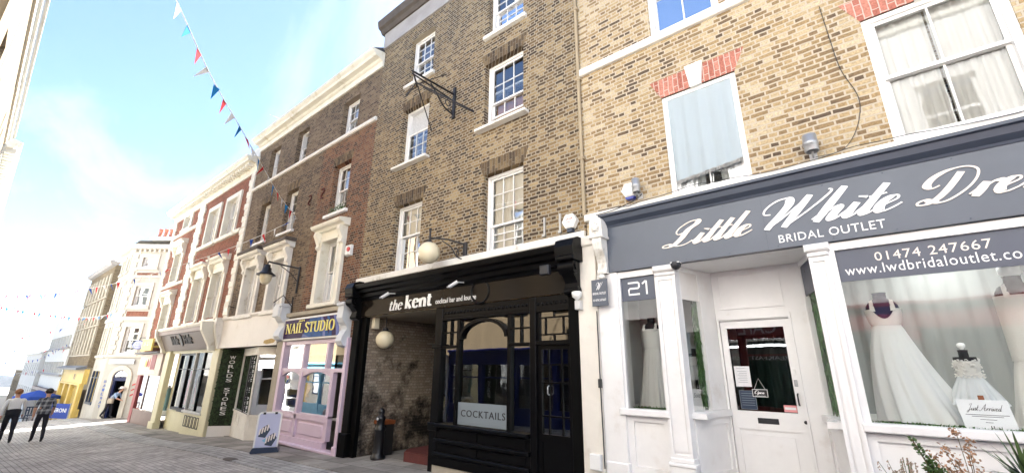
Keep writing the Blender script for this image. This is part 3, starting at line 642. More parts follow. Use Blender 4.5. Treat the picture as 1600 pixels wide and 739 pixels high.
def stroke_text(mb, body, style, box_, y, t=0.006, thick=0.26, thin=0.06, slant=0.0, mat=None, fn=None, bold=1.0, gap=0.0):
    x0, x1, z0, z1 = box_; rib = []; cx = 0.0
    for ch in body:
        g = (SCRIPT if style == 'script' else SERIF)[ch]
        for st in g[1]:
            if style == 'script':
                pts = smooth([(cx+a+slant*b, b) for a, b in st], 6)
                wf = lambda dx, dy, u: (thin + (thick-thin)*max(0.0, -dy-.15)/.85) * (0.75+.25*math.sin(min(1, max(0, u))*math.pi))
                if len(st) == 3 and abs(st[0][1]-st[2][1]) < .2 and abs(st[0][0]-st[2][0]) < .1: wf = lambda dx, dy, u: thick*.8
                rib.append(ribbon(pts, wf))
            else:
                if st[0] == 'l':
                    pts = [(cx+a+slant*b, b) for a, b in st[1]]; wv = thick*st[2] if st[2] >= 1 else thick*st[2]
                    rib.append(ribbon([tuple(pts[0][k]+(pts[1][k]-pts[0][k])*i/3 for k in (0, 1)) for i in range(4)], lambda dx, dy, u, wv=wv: wv))
                else:
                    pts = smooth([(cx+a+slant*b, b) for a, b in st], 6)
                    rib.append(ribbon(pts, lambda dx, dy, u: thin+(thick-thin)*abs(dy)**1.3))
        if style != 'script':
            for (a, b, h) in g[2]:
                zz = h-(.03 if h > .5 else -.03); rib.append(ribbon([(cx+a+slant*zz, zz), (cx+(a+b)/2+slant*zz, zz), (cx+b+slant*zz, zz)], lambda dx, dy, u: .06))
        cx += g[0]+gap
    allp = [p for L, R in rib for p in L+R]
    a, b = min(p[0] for p in allp), max(p[0] for p in allp); c, d = min(p[1] for p in allp), max(p[1] for p in allp)
    S = lambda p: (x0+(p[0]-a)/(b-a)*(x1-x0), z0+(p[1]-c)/(d-c)*(z1-z0))
    fn = fn or (lambda u, w, dd: (u, dd, w))
    for k, (L, R) in enumerate(rib):
        n = len(L); vs = []
        for i in range(n):
            yy = y - t - 0.00035*(k % 5) - 0.0012*i/max(1, n-1)*(1 if k % 2 else .6)
            l, r = S(L[i]), S(R[i])
            vs += [fn(l[0], l[1], yy), fn(r[0], r[1], yy), fn(l[0], l[1], y+.002), fn(r[0], r[1], y+.002)]
        fs = []
        for i in range(n-1):
            o = i*4; q = o+4; fs += [(o, o+1, q+1, q), (o, q, q+2, o+2), (o+1, o+3, q+3, q+1)]
        fs += [(0, 2, 3, 1), (4*n-4, 4*n-3, 4*n-1, 4*n-2)]
        mb.add(vs, fs, mat)
    return mb

def scribble(mb, x0, x1, z0, z1, y, seed, fn=None, mat=None, t=.004):
    """print too small and blurred to read: a row of letter-sized marks"""
    r = random.Random(seed); x = x0; fn = fn or (lambda u, w, d: (u, d, w)); h = z1-z0
    while x < x1:
        w_ = h*r.uniform(.35, .7); a = z0+h*r.choice((0, 0, .3)); k = h*.22
        if r.random() > .12:
            mb.prism([(x, z0), (x+k, z0), (x+k, z1), (x, z1)], fn, y-t, y+.001, mat); mb.prism([(x+k, a), (min(x+w_, x1), a), (min(x+w_, x1), a+k), (x+k, a+k)], fn, y-t*.9, y+.001, mat)
        x += w_+h*.2
    return mb
# ------------------------------------------------------------------ ground profile
ZG = [(-3000, -60), (-400, -34), (-160, -16), (-90, -7.5), (-60, -4.3), (-50, -3.2), (-45, -2.5), (-41, -1.82), (-38, -1.45), (-33, -1.2), (-29, -1.1), (-25, -1.03), (-21, -.9), (-18.4, -.78), (-16, -.62), (-13.2, -.47), (-10, -.385), (-7, -.29), (-3.4, -.14), (0, -.03), (4, .1), (60, 2.0), (400, 8)]
def zg(x):
    for (a, za), (b, zb) in zip(ZG, ZG[1:]):
        if a <= x <= b: return za+(zb-za)*(x-a)/(b-a)
    return ZG[0][1] if x < ZG[0][0] else ZG[-1][1]
def sheet(name, m, x0, x1, y0, y1, dz, kind='structure', thick=None, step=2.0):
    mb = MB(); xs = []; x = x0
    while x < x1: xs.append(x); x += step if abs(x) < 100 else 40
    xs.append(x1); v = []; f = []
    for x in xs: v += [(x, y0, zg(x)+dz), (x, y1, zg(x)+dz)]
    for i in range(len(xs)-1): f.append((2*i, 2*i+2, 2*i+3, 2*i+1))
    mb.add(v, f)
    if thick:
        n = len(v); w2 = [(p[0], p[1], p[2]-thick) for p in v]
        mb.add(v+w2, [(2*i, 2*i+2, n+2*i+2, n+2*i) for i in range(len(xs)-1)])
    return struct(mb, name, m, kind)
# ================================================================== ground
sheet('ground', 'earth', -3000, 400, -900, 900, -0.12)
sheet('road', 'road', -70, 12, -5.4, -1.65, -0.03, step=1.0)
sheet('setts_strip', 'setts', -70, 12, -1.7, -0.95, -0.014, thick=0.06, step=1.0)
sheet('pavement', 'flags', -70, 12, -0.98, 6.5, 0.0, thick=0.06, step=1.0)
sheet('opposite_pavement', 'flags', -70, 12, -7.6, -5.35, 0.0, thick=0.06, step=1.0)
mb = MB()
hv = []; hf = []
for i in range(60):
    a = rad(-100 + i*1.6); R = 1500
    x, y = math.sin(a)*R, math.cos(a)*R
    h = -45 + 26*(0.5+0.5*math.sin(i*.37)) + 9*math.sin(i*.9+1)
    hv += [(x*1.5, y*1.5, -60), (x, y, h), (x*1.5, y*1.5, h-6)]
for i in range(59):
    b = i*3; hf += [(b, b+3, b+4, b+1), (b+1, b+4, b+5, b+2)]
mb.add(hv, hf); struct(mb, 'hills', 'hills')
struct(MB().box(-2600, 500, -950, 1700, -70, 60), 'haze', 'haze', 'stuff')

# ================================================================== bridal shop building
BR = thing('bridal_shop_building', 'yellow brick building with a white bridal shop front under a wide slate blue script sign', 'building', (0.6, 0, zg(0.6)))
holes = [(-1.86, -.80, 3.98, 5.64), (-1.92, -.86, 6.86, 8.5), (.62, 1.78, 4.0, 5.66), (.62, 1.78, 6.86, 8.5), (3.1, 4.2, 4.0, 5.66)]
mb = MB(); wall(mb, -3.28, 5.2, 2.99, 11.4, holes, 0, .2); shell(mb, -3.28, 5.2, 2.99, 11.4, 0, 7)
mb.out('wall', 'bridal_brick', BR)
W1 = sash(BR, -1.86, -.80, 3.98, 5.64, 2, 1, .06, sill=None, curtain='pair', cseed=3, label='small window half covered by a hanging pale blue cloth')
W0 = sash(BR, -1.92, -.86, 6.86, 8.5, 2, 1, .06, sill=None, curtain='grey', cseed=5)
W2 = sash(BR, .62, 1.78, 4.0, 5.66, 2, 1, .05, sill=None, glass='glass_near', label='large window with closed white curtains')
drape(.63, 1.17, 4.03, 5.64, .165, .022, 5, nz=10, seed=8).out('curtain', 'curtain_white', W2); drape(1.19, 1.77, 4.03, 5.64, .165, .022, 6, nz=10, seed=9).out('curtain', 'curtain_white', W2)
sash(BR, .62, 1.78, 6.86, 8.5, 2, 1, .06, sill=None, curtain='full', cseed=9)
sash(BR, 3.1, 4.2, 4.0, 5.66, 2, 1, .05, sill=None, curtain='full', cseed=10)
MB().bbox(-3.27, 5.1, -.07, .0, 6.68, 6.82, .015).out('string_course', 'worn_white', BR)
for (a, b, z) in ((-1.86, -.80, 5.64), (.62, 1.78, 5.66)):
    for s in (-1, 1):
        m_ = (a+b)/2; e = b if s > 0 else a; k = .085
        MB().polyxz([(m_+s*k, z), (e, z), (e+s*.16, z+.33), (m_+s*k*1.5, z+.33)], -.006, .05).out('brick_arch', 'rubbed_brick', BR)
    MB().polyxz([(m_-.08, z-.015), (m_+.08, z-.015), (m_+.13, z+.37), (m_-.13, z+.37)], -.035, .05).out('keystone', 'worn_white', BR)
MB().bbox(-3.28, 5.1, -.10, .0, 3.86, 3.975, .02).out('stone_ledge', 'worn_white', BR)
MB().profx([(0, 3.68), (-.06, 3.68), (-.07, 3.71), (-.13, 3.76), (-.15, 3.83), (-.19, 3.84), (-.19, 3.875), (0, 3.875)], -2.98, 5.0).out('cornice', 'slate_blue_dark', BR)
fas = MB().box(-2.95, 5.0, -.05, .05, 2.97, 3.68).out('fascia', 'slate_blue', BR)
mb = MB()
for x in (-.755, 1.9): mb.box(x-.002, x+.002, -.0515, -.045, 2.975, 3.675)
mb.out('panel_seam', 'slate_blue_dark', fas)
mb = MB()
for k in range(14):
    for zz in (3.0, 3.655): mb.lathe([(.001, -.004), (.007, -.003), (.008, 0)], (-2.85+.55*k, -.05, zz), 8, axis='y')
mb.out('screw_heads', 'slate_blue_dark', fas)
YF = -.05
mb = MB(); stroke_text(mb, 'Little', 'script', (-2.06, -.88, 3.195, 3.54), YF, .012, .44, .11, slant=.52); mb.out('lettering', 'letter_cream', fas)
mb = MB(); stroke_text(mb, 'White', 'script', (-.77, .55, 3.205, 3.60), YF, .012, .44, .11, slant=.52); mb.out('lettering', 'letter_white', fas)
mb = MB(); stroke_text(mb, 'Dress', 'script', (.64, 1.74, 3.20, 3.55), YF, .012, .42, .11, slant=.45); mb.out('lettering', 'letter_cream', fas)
mb = MB(); letters(mb, 'BRIDAL OUTLET', -.63, .37, 3.035, 3.132, YF, .008, space=1.08); mb.out('lettering', 'letter_white', fas)
# console at the left end of the sign
mb = MB()
mb.polyxz([(-3.10, 3.52), (-2.89, 3.52), (-2.89, 3.76), (-2.92, 3.81), (-2.995, 3.84), (-3.07, 3.81), (-3.10, 3.76)], -.26, .0)
mb.bbox(-3.115, -2.875, -.28, 0, 3.49, 3.53, .015)
prof = [(0, 3.5), (-.24, 3.5), (-.25, 3.42), (-.22, 3.32), (-.15, 3.22), (-.10, 3.12), (-.10, 3.04), (-.13, 2.99), (-.12, 2.95), (0, 2.95)]
mb.profx(prof, -3.07, -2.915)
for k in range(3): mb.profx([(p[0]-.012 if p[0] < 0 else 0, p[1]) for p in prof], -3.055+k*.05, -3.028+k*.05)
mb.lathe([(.0, -.03), (.055, -.02), (.06, 0), (.03, .02)], (-2.995, -.275, 3.65), 14, axis='y')
for k in range(8):
    a = k*math.pi/4; mb.lathe([(.001, -.02), (.018, -.012), (.02, 0)], (-2.995+.062*math.cos(a), -.26, 3.66+.085*math.sin(a)), 8, axis='y')
mb.ball((-2.995, -.13, 2.90), .06, 12, sz=.7)
mb.out('console', 'worn_white', BR)
mb = MB(); mb.bbox(-3.47, -3.132, -.06, .5, zg(-3.4)-.1, 3.45, .012)
mb.bbox(-3.49, -3.12, -.09, .3, 3.45, 3.62, .02); mb.out('stone_pier', 'pier_stone', BR)
mb = MB(); mb.box(-3.125, -2.80, -.03, .3, zg(-3)-.1, 2.96); mb.bbox(-3.128, -2.785, -.05, .02, zg(-3)-.1, .35, .015); mb.out('pilaster', 'shop_white', BR)
def pilaster(x0, x1, name='pilaster'):
    mb = MB(); zb = zg(x0)-.1
    mb.box(x0, x1, -.03, .12, zb, 2.96)
    w_ = x1-x0
    for a, b in ((0, .035), (w_-.035, w_)): mb.box(x0+a, x0+b, -.055, -.03, .5, 2.8)
    mb.box(x0+.035, x1-.035, -.055, -.03, .5, .54); mb.box(x0+.035, x1-.035, -.055, -.03, 2.76, 2.80)
    mb.box(x0+.055, x1-.055, -.042, -.03, .57, 2.73)
    mb.bbox(x0-.02, x1+.02, -.075, .1, zb, .42, .012); mb.bbox(x0-.035, x1+.035, -.09, .1, .40, .445, .012); mb.bbox(x0-.012, x1+.012, -.07, .1, .445, .50, .01)
    mb.bbox(x0-.01, x1+.01, -.065, .1, 2.82, 2.86, .01); mb.bbox(x0-.03, x1+.03, -.085, .1, 2.88, 2.965, .02)
    mb.out(name, 'shop_white', BR)
pilaster(-2.20, -1.93); pilaster(-.375, -.19)
def riser(x0, x1, y=.02, top=.95, **k):
    mb = MB(); zb = zg(x0)-.1
    mb.box(x0, x1, y+.03, y+.1, zb, top)
    a = .09
    mb.box(x0, x1, y, y+.03, top-.07, top); mb.box(x0, x1, y, y+.03, .21, .32); mb.box(x0, x1, y-.01, y+.03, zb, .20)
    mb.box(x0, x0+a, y, y+.03, .32, top-.07); mb.box(x1-a, x1, y, y+.03, .32, top-.07)
    return mb
# left display window
mb = riser(-2.80, -2.20); mb.out('stall_riser', 'shop_white', BR)
dw = MB().box(-2.80, -2.765, .0, .12, 1.04, 2.96).box(-2.235, -2.20, .0, .12, 1.04, 2.96).box(-2.765, -2.235, .0, .12, 2.87, 2.96).out('display_window', 'shop_white', BR, label='narrow display window left of the shop door')
MB().bbox(-2.87, -2.17, -.07, .12, .955, 1.042, .012).out('sill', 'shop_white', dw)
MB().quad((-2.765, .05, 1.042), (-2.235, .05, 1.042), (-2.235, .05, 2.87), (-2.765, .05, 2.87)).out('glass', 'glass_shop', dw)
num = MB().box(-2.764, -2.236, .040, .046, 2.52, 2.869).out('number_panel', 'sticker_navy', dw)
def thick_path(mb, pts, h, y, t=.006):
    L, R = ribbon(pts, lambda dx, dy, u: h); vs = []; n = len(L)
    for l, r in zip(L, R): vs += [(l[0], y-t, l[1]), (r[0], y-t, r[1])]
    mb.add(vs, [(2*i, 2*i+1, 2*i+3, 2*i+2) for i in range(n-1)])
mb = MB()
thick_path(mb, [(-2.655, 2.785), (-2.50, 2.785), (-2.485, 2.77), (-2.485, 2.715), (-2.50, 2.70), (-2.63, 2.70), (-2.645, 2.685), (-2.645, 2.612), (-2.48, 2.612)], .026, .04)
thick_path(mb, [(-2.435, 2.755), (-2.385, 2.795), (-2.372, 2.795), (-2.372, 2.598)], .026, .04)
mb.out('lettering', 'letter_white', num)
# right display window
mb = riser(-.20, 2.2); mb2 = riser(2.2, 4.7)
mb.out('stall_riser', 'shop_white', BR); mb2.out('stall_riser', 'shop_white', BR)
rw = MB().box(-.20, -.125, .0, .12, 1.04, 2.96).box(3.9, 4.7, .0, .12, 1.04, 2.96).box(-.125, 3.9, .0, .12, 2.87, 2.96).out('display_window', 'shop_white', BR, label='wide display window with bridal gowns')
MB().bbox(-.205, 4.7, -.07, .12, .965, 1.05, .012).out('sill', 'shop_white', rw)
MB().quad((-.125, .05, 1.05), (3.9, .05, 1.05), (3.9, .05, 2.87), (-.125, .05, 2.87)).out('glass', 'glass_shop', rw)
pn = MB().box(-.123, 3.89, .040, .046, 2.51, 2.869).out('sign_panel', 'sticker_navy', rw)
mb = MB(); letters(mb, '01474 247667', .215, 1.10, 2.705, 2.80, .04, .006, space=1.1); mb.out('lettering', 'letter_cream', pn)
mb = MB(); letters(mb, 'www.lwdbridaloutlet.co.uk', -.065, 1.44, 2.575, 2.68, .04, .006, space=1.1); mb.out('lettering', 'letter_white', pn)
MB().box(4.7, 5.15, -.04, .3, zg(5)-.1, 2.96).out('pilaster', 'shop_white', BR)
# recessed entrance: canted side windows, ceiling, door wall
YD = .9; LX0, LX1, RX0, RX1 = -1.93, -1.70, -.565, -.33
def canted(a, b, label, panel_mat, e0=.05, e1=.06):
    d = Vector((b[0]-a[0], b[1]-a[1], 0)); L = d.length; d.normalize()
    n_ = Vector((d.y, -d.x, 0))
    if n_.x*( -1.1-a[0]) < 0: n_ = -n_       # towards the doorway
    P = lambda u, w, o: (a[0]+d.x*u+n_.x*o, a[1]+d.y*u+n_.y*o, w)
    def bx(mb, u0, u1, z0, z1, o0, o1): mb.polyxy([P(u0, 0, o0)[:2], P(u1, 0, o0)[:2], P(u1, 0, o1)[:2], P(u0, 0, o1)[:2]], z0, z1)
    mb = MB(); zb = zg(-1)-.1
    bx(mb, 0, L, zb, .95, -.06, 0); bx(mb, 0, L, .86, .95, 0, .02); bx(mb, 0, L, zb, .3, 0, .02); bx(mb, 0, .08, .3, .86, 0, .02); bx(mb, L-.08, L, .3, .86, 0, .02)
    mb.out('stall_riser', 'shop_white', BR)
    mb = MB(); bx(mb, 0, e0, 1.03, 2.97, -.06, .0); bx(mb, L-e1, L, 1.03, 2.97, -.06, .0); bx(mb, e0, L-e1, 2.90, 2.97, -.06, .0)
    s = mb.out('side_window', 'shop_white', BR, label=label)
    mb = MB(); bx(mb, -.02, L, .955, 1.04, -.05, .06); mb.out('sill', 'shop_white', s)
    mb = MB(); mb.quad(P(e0, 1.04, -.02), P(L-e1, 1.04, -.02), P(L-e1, 2.50, -.02), P(e0, 2.50, -.02)); mb.out('glass', 'glass_side', s)
    mb = MB(); bx(mb, e0, L-e1, 2.50, 2.90, -.03, -.015); mb.out('top_panel', panel_mat, s)
    return P, L
canted((LX0, .12), (LX1, YD), 'angled side window left of the door with a pale top panel', 'fascia_white', .03, .36)
canted((RX1, .12), (RX0, YD), 'angled side window right of the door with a navy top panel', 'sticker_navy', .02, .02)
MB().polyxy([(LX0-.2, .05), (RX1+.2, .05), (RX0+.05, YD+.1), (LX1-.05, YD+.1)], 2.965, 3.0).out('porch_ceiling', 'shop_white', BR)
mb = MB(); zb = zg(-1)-.1
mb.box(LX1-.02, -1.665, YD, YD+.1, zb, 2.965); mb.box(-.785, RX0+.02, YD, YD+.1, zb, 2.965); mb.box(-1.665, -.785, YD, YD+.1, 2.235, 2.965)
mb.box(-1.69, -.76, YD-.03, YD, 2.25, 2.31); mb.box(-1.63, -.81, YD-.015, YD, 2.40, 2.425); mb.box(-1.63, -.81, YD-.015, YD, 2.885, 2.91); mb.box(-1.63, -1.605, YD-.015, YD, 2.425, 2.885); mb.box(-.835, -.81, YD-.015, YD, 2.425, 2.885)
mb.box(-1.69, -1.665, YD-.02, YD, zb, 2.25); mb.box(-.785, -.76, YD-.02, YD, zb, 2.25)
mb.out('door_surround', 'shop_white', BR)
mb = MB(); y = YD+.02
mb.box(-1.66, -1.58, y, y+.05, .03, 2.23); mb.box(-.87, -.79, y, y+.05, .03, 2.23); mb.box(-1.58, -.87, y, y+.05, 2.13, 2.23); mb.box(-1.58, -.87, y, y+.05, .80, 1.03)
mb.box(-1.58, -.87, y, y+.05, .03, .2); mb.box(-1.58, -.87, y+.015, y+.04, .2, .80); mb.box(-1.50, -.95, y+.005, y+.02, .27, .73)
door = mb.out('door', 'shop_white', BR, label='white shop door with a tall glass pane')
MB().quad((-1.58, y+.02, 1.03), (-.87, y+.02, 1.03), (-.87, y+.02, 2.13), (-1.58, y+.02, 2.13)).out('glass', 'glass_dark', door)
MB().bbox(-1.345, -1.10, y-.006, y+.01, .88, .95, .004).out('letterbox', 'iron', door)
MB().tube([(-.835, y, 1.27), (-.835, y-.05, 1.26), (-.835, y-.055, 1.20), (-.835, y-.05, 1.14), (-.835, y, 1.13)], .009, 8).out('handle', 'iron', door)
MB().lathe([(.022, -.012), (.022, .0)], (-.80, y, .93), 12, axis='y').out('keyhole', 'iron', door)
MB().bbox(-.855, -.815, y-.012, y, 1.36, 1.44, .006).out('lock', 'grey_metal', door)
MB().bbox(-.85, -.815, y-.01, y, 1.50, 1.57, .006).out('lock', 'white_plastic', door)
nb = MB().box(-1.555, -1.36, y+.012, y+.016, 1.34, 1.61).out('notice', 'card_white', door, label='white opening hours notice')
mb = MB(); letters(mb, 'Opening Hours', -1.53, -1.41, 1.575, 1.592, y+.012, .001)
for k in range(7): mb.box(-1.52+.02*(k % 2), -1.40, y+.0105, y+.012, 1.54-.024*k, 1.544-.024*k)
mb.out('lettering', 'letter_grey', nb)
nb = MB().box(-1.53, -1.33, y+.012, y+.016, 1.05, 1.29).out('notice', 'navy_paint', door, label='dark notice with pale lines')
mb = MB()
for k in range(6): mb.box(-1.51, -1.35, y+.0105, y+.012, 1.25-.03*k, 1.256-.03*k)
for a in ((-1.53, -1.33, 1.285, 1.29), (-1.53, -1.33, 1.05, 1.055), (-1.53, -1.525, 1.055, 1.285), (-1.335, -1.33, 1.055, 1.285)): mb.box(a[0], a[1], y+.0105, y+.012, a[2], a[3])
mb.out('lettering', 'frost', nb)
nb = MB().box(-1.02, -.875, y+.012, y+.016, 1.04, 1.125).out('sticker', 'notice_pink', door)
mb = MB(); mb.box(-1.01, -.885, y+.0105, y+.012, 1.07, 1.10); mb.out('white_band', 'card_white', nb)
for s in (-1,):
    pass
OS = thing('open_sign', 'small black hanging sign reading Open on the glass of the white shop door', 'sign', (-1.27, y+.01, 1.25))
MB().bbox(-1.365, -1.175, y-.002, y+.012, 1.21, 1.315, .003).out('board', 'letter_black', OS)
mb = MB()
for a in ((-1.362, -1.178, 1.306, 1.311), (-1.362, -1.178, 1.214, 1.219), (-1.362, -1.357, 1.219, 1.306), (-1.183, -1.178, 1.219, 1.306)): mb.box(a[0], a[1], y-.0045, y-.001, a[2], a[3])
stroke_text(mb, 'Open', 'script', (-1.335, -1.215, 1.236, 1.30), y-.002, .002, .36, .14, slant=.3)
scribble(mb, -1.33, -1.21, 1.223, 1.231, y-.002, 3, t=.002)
mb.out('lettering', 'letter_white', OS)
MB().tube([(-1.335, y+.006, 1.315), (-1.27, y+.01, 1.45), (-1.205, y+.006, 1.315)], .0025, 5).out('string', 'cord_white', OS)
# inside of the shop
mb = MB()
mb.box(-3.2, LX1-.05, .07, 1.6, .96, 1.02); mb.box(RX0+.05, 4.7, .07, 1.75, .96, 1.03)
mb.out('display_floor', 'shop_white', BR)
mb = MB(); mb.box(-3.2, -1.6, 1.55, 1.6, 1.02, 2.96); mb.box(-3.2, -3.15, .1, 1.55, 1.02, 2.96); mb.box(-.5, 4.7, 1.75, 1.80, 1.03, 2.96); mb.box(4.65, 4.7, .12, 1.75, 1.03, 2.96)
mb.out('display_back', 'plaster_pale', BR)
mb = MB(); mb.box(-3.2, LX1-.06, .12, 1.6, 2.97, 2.985); mb.box(RX0+.1, 4.7, .12, 1.8, 2.97, 2.985); mb.out('display_ceiling', 'plaster_pale', BR)
mb = MB(); mb.box(-1.75, -.5, 3.4, 3.45, 0, 2.97); mb.box(-1.75, -1.7, 1.0, 3.4, 0, 2.97); mb.box(-.55, -.5, 1.0, 3.4, 0, 2.97); mb.box(-1.7, -.55, 1.0, 3.4, 2.9, 2.97)
mb.out('shop_room', 'room_inside', BR)
drape(-1.68, -.57, .05, 2.1, 2.0, .03, 9, seed=4).out('door_curtain', 'cafe_curtain', BR)
drape(-.45, 4.6, 1.03, 2.92, 1.6, .03, 26, seed=11).out('sheer_curtain', 'sheer', BR)
MB().box(.52, 1.12, .85, 1.35, 2.945, 2.965).out('ceiling_light', 'led', BR, label='lit white ceiling panel inside the display window')

# ================================================================== the pub
PB = thing('pub_building', 'tall sooty brick pub with a black ground floor and open side passage', 'building', (-6.6, 0, zg(-6.6)))
PW = [(-8.58, -7.58, 8.92, 10.42), (-5.62, -4.60, 8.92, 10.42), (-8.65, -7.60, 6.47, 8.15), (-5.69, -4.60, 6.49, 8.15), (-8.64, -7.60, 3.74, 5.40), (-5.64, -4.60, 3.74, 5.40)]
mb = MB(); wall(mb, -9.95, -3.30, 2.73, 10.86, PW, 0, .3); shell(mb, -9.95, -3.30, 2.73, 11.4, 0, 7)
mb.out('wall', 'pub_brick', PB)
for i, h in enumerate(PW):
    if i == 2:
        sash(PB, *h, 3, 2, .17, sillmat='worn_white', blind=(.42, 'lace_grey'), cseed=i, bot_open=0, top_open=.62, label='window with its upper sash slid down')
    elif i == 3:
        sash(PB, *h, 3, 2, .17, sillmat='worn_white', mid=7.18, cseed=i, bot_open=.30, label='window with an orange board behind its raised lower sash', blind=None)
    elif i == 5: sash(PB, *h, 3, 3, .17, sill=None, curtain='full', cseed=i, mid=4.30)
    else: sash(PB, *h, 3, 3 if i < 2 else 2, .17, sill=None if i > 3 else (.09, .09, .1), sillmat='worn_white', curtain={4: 'full', 0: None, 1: None}[i], cseed=i, mid=4.62 if i == 4 else None)
MB().box(-5.58, -4.71, .31, .33, 6.55, 7.25).out('boarding', 'orange_board', PB)
for i, h in enumerate(PW[2:]):
    z = h[3]; MB().polyxz([(h[0]-.02, z+.002), (h[1]+.02, z+.002), (h[1]+.13, z+.30), (h[0]-.13, z+.30)], -.005, .05).out('brick_arch', 'soot_arch', PB)
MB().box(-9.95, -3.30, -.05, .2, 10.86, 11.40).out('frieze', 'grey_frieze', PB)
mb = MB().profx([(0, 11.4), (-.10, 11.4), (-.16, 11.5), (-.24, 11.54), (-.28, 11.7), (-.28, 11.78), (.3, 11.84), (.3, 11.4)], -10.05, -3.30); mb.out('parapet_coping', 'dark_stone', PB)
MB().bbox(-9.97, -3.30, -.075, .0, 3.58, 3.725, .015).out('string_course', 'worn_white', PB)
# cornice of the pub front
mb = MB().profx([(0, 3.12), (-.06, 3.12), (-.08, 3.17), (-.13, 3.20), (-.15, 3.27), (-.22, 3.30), (-.24, 3.36), (-.31, 3.39), (-.33, 3.46), (-.33, 3.49), (0, 3.54)], -9.75, -3.50); mb.out('cornice', 'black_gloss', PB)
pf = MB().box(-9.62, -3.62, -.035, .05, 2.745, 3.12).out('fascia', 'pub_fascia', PB)
mb = MB(); stroke_text(mb, 'the', 'serif', (-8.46, -7.98, 2.80, 3.05), -.035, .008, .16, .05, slant=.22)
stroke_text(mb, 'kent', 'serif', (-7.90, -7.00, 2.795, 3.105), -.035, .008, .22, .06, slant=0.04)
mb.out('lettering', 'letter_white', pf)
mb = MB(); letters(mb, 'cocktail bar and lounge', -6.88, -5.72, 2.795, 2.93, -.035, .004); mb.out('lettering', 'letter_white', pf)
mb = MB(); mb.lathe([(.20, 0), (.22, -.02), (.24, -.02), (.25, 0)], (-5.62, -.035, 2.96), 28, axis='y', caps=False); mb.out('ring', 'black_gloss', pf)
def console(x0, x1):
    mb = MB(); p = [(0, 3.20), (-.30, 3.20), (-.33, 3.12), (-.30, 3.02), (-.20, 2.93), (-.15, 2.86), (-.17, 2.78), (-.15, 2.70), (-.08, 2.66), (0, 2.66)]
    mb.profx(p, x0+.03, x1-.03); xm = (x0+x1)/2
    mb.lathe([(.11, x0-xm+.0), (.11, x1-xm)], (xm, -.23, 3.10), 16, axis='x'); mb.lathe([(.06, x0-xm+.01), (.06, x1-xm-.01)], (xm, -.12, 2.74), 14, axis='x')
    mb.lathe([(.04, x0-xm-.02), (.05, x1-xm+.02)], (xm, -.23, 3.10), 12, axis='x')
    mb.bbox(x0-.03, x1+.03, -.37, 0, 3.20, 3.28, .02)
    mb.prism([(-.0, 3.28), (-.36, 3.28), (-.38, 3.42), (-.33, 3.54), (-.2, 3.60), (0, 3.60)], lambda u, w, d: (d, u, w), x0-.03, x1+.03)
    mb.out('console', 'black_gloss', PB)
console(-9.88, -9.60); console(-3.66, -3.38)
mb = MB(); zb = zg(-9.8)-.1
mb.bbox(-9.86, -9.60, -.07, .1, zb, 2.68, .015); mb.bbox(-9.90, -9.56, -.12, .1, zb, .12, .02); mb.box(-9.95, -9.40, .0, .1, zb, 2.74)
mb.out('pilaster', 'black_wood', PB); MB().bbox(-3.66, -3.475, -.05, .1, zg(-3.5)-.1, 2.68, .015).out('pilaster', 'black_wood', PB)
# passage
mb = MB(); zb = zg(-9.4)-.1
mb.box(-9.6, -9.42, .1, 6.2, zb, 2.74); mb.out('passage_wall', 'passage_brick', PB, label='whitewashed passage wall with black dirt stains')
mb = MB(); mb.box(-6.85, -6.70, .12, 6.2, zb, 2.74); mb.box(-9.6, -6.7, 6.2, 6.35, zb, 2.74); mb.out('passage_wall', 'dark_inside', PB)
MB().box(-9.6, -3.35, .06, 6.2, 2.735, 2.80).out('passage_ceiling', 'black_wood', PB)
# glazed front
mb = MB(); K = mb.box; z0 = .55
mb.bbox(-6.87, -6.66, -.02, .14, zg(-6.8)-.1, 2.74, .012); mb.bbox(-6.90, -6.63, -.06, .1, 1.93, 2.02, .012); mb.bbox(-6.90, -6.62, -.06, .1, .42, .56, .015)
mb.bbox(-4.46, -4.33, -.02, .14, zg(-4.4)-.1, 2.74, .012); mb.bbox(-3.66, -3.56, -.02, .12, zg(-3.6)-.1, 2.74, .01)
K(-6.66, -4.46, 0, .12, 2.50, 2.74); K(-4.33, -3.66, 0, .12, 2.48, 2.74)
for x in [-6.6+.09*i for i in range(24)]: mb.lathe([(.001, -.018), (.03, -.008), (.034, 0)], (x, 0, 2.62), 8, axis='y')
for x in [-4.28+.09*i for i in range(7)]: mb.lathe([(.001, -.018), (.03, -.008), (.034, 0)], (x, 0, 2.61), 8, axis='y')
mb.bbox(-6.66, -4.46, -.03, .1, 2.47, 2.515, .01); mb.bbox(-4.33, -3.66, -.03, .1, 1.93, 2.0, .01)
mb.bbox(-4.93, -4.46, -.02, .1, 1.93, 1.985, .01); mb.bbox(-6.66, -6.2, -.02, .1, 1.93, 1.985, .01)
K(-6.24, -6.17, 0, .1, z0, 2.47); K(-4.96, -4.89, 0, .1, z0, 2.47)
for x in (-6.44,): K(x-.012, x+.012, .02, .08, 1.98, 2.47)
for x in (-4.68,): K(x-.012, x+.012, .02, .08, 1.98, 2.47)
K(-6.66, -6.24, .02, .08, 2.22, 2.245); K(-4.89, -4.46, .02, .08, 2.22, 2.245)
# arch over the main pane
n = 18; cx, rx, rz_, zc = -5.565, .605, .36, 2.10
arc = [(cx+rx*math.cos(math.pi*i/n), zc+rz_*math.sin(math.pi*i/n)) for i in range(n+1)]
arc2 = [(cx+(rx-.06)*math.cos(math.pi*i/n), zc+(rz_-.06)*math.sin(math.pi*i/n)) for i in range(n+1)]
for i in range(n): mb.polyxz([arc[i], arc[i+1], arc2[i+1], arc2[i]], -.015, .07)
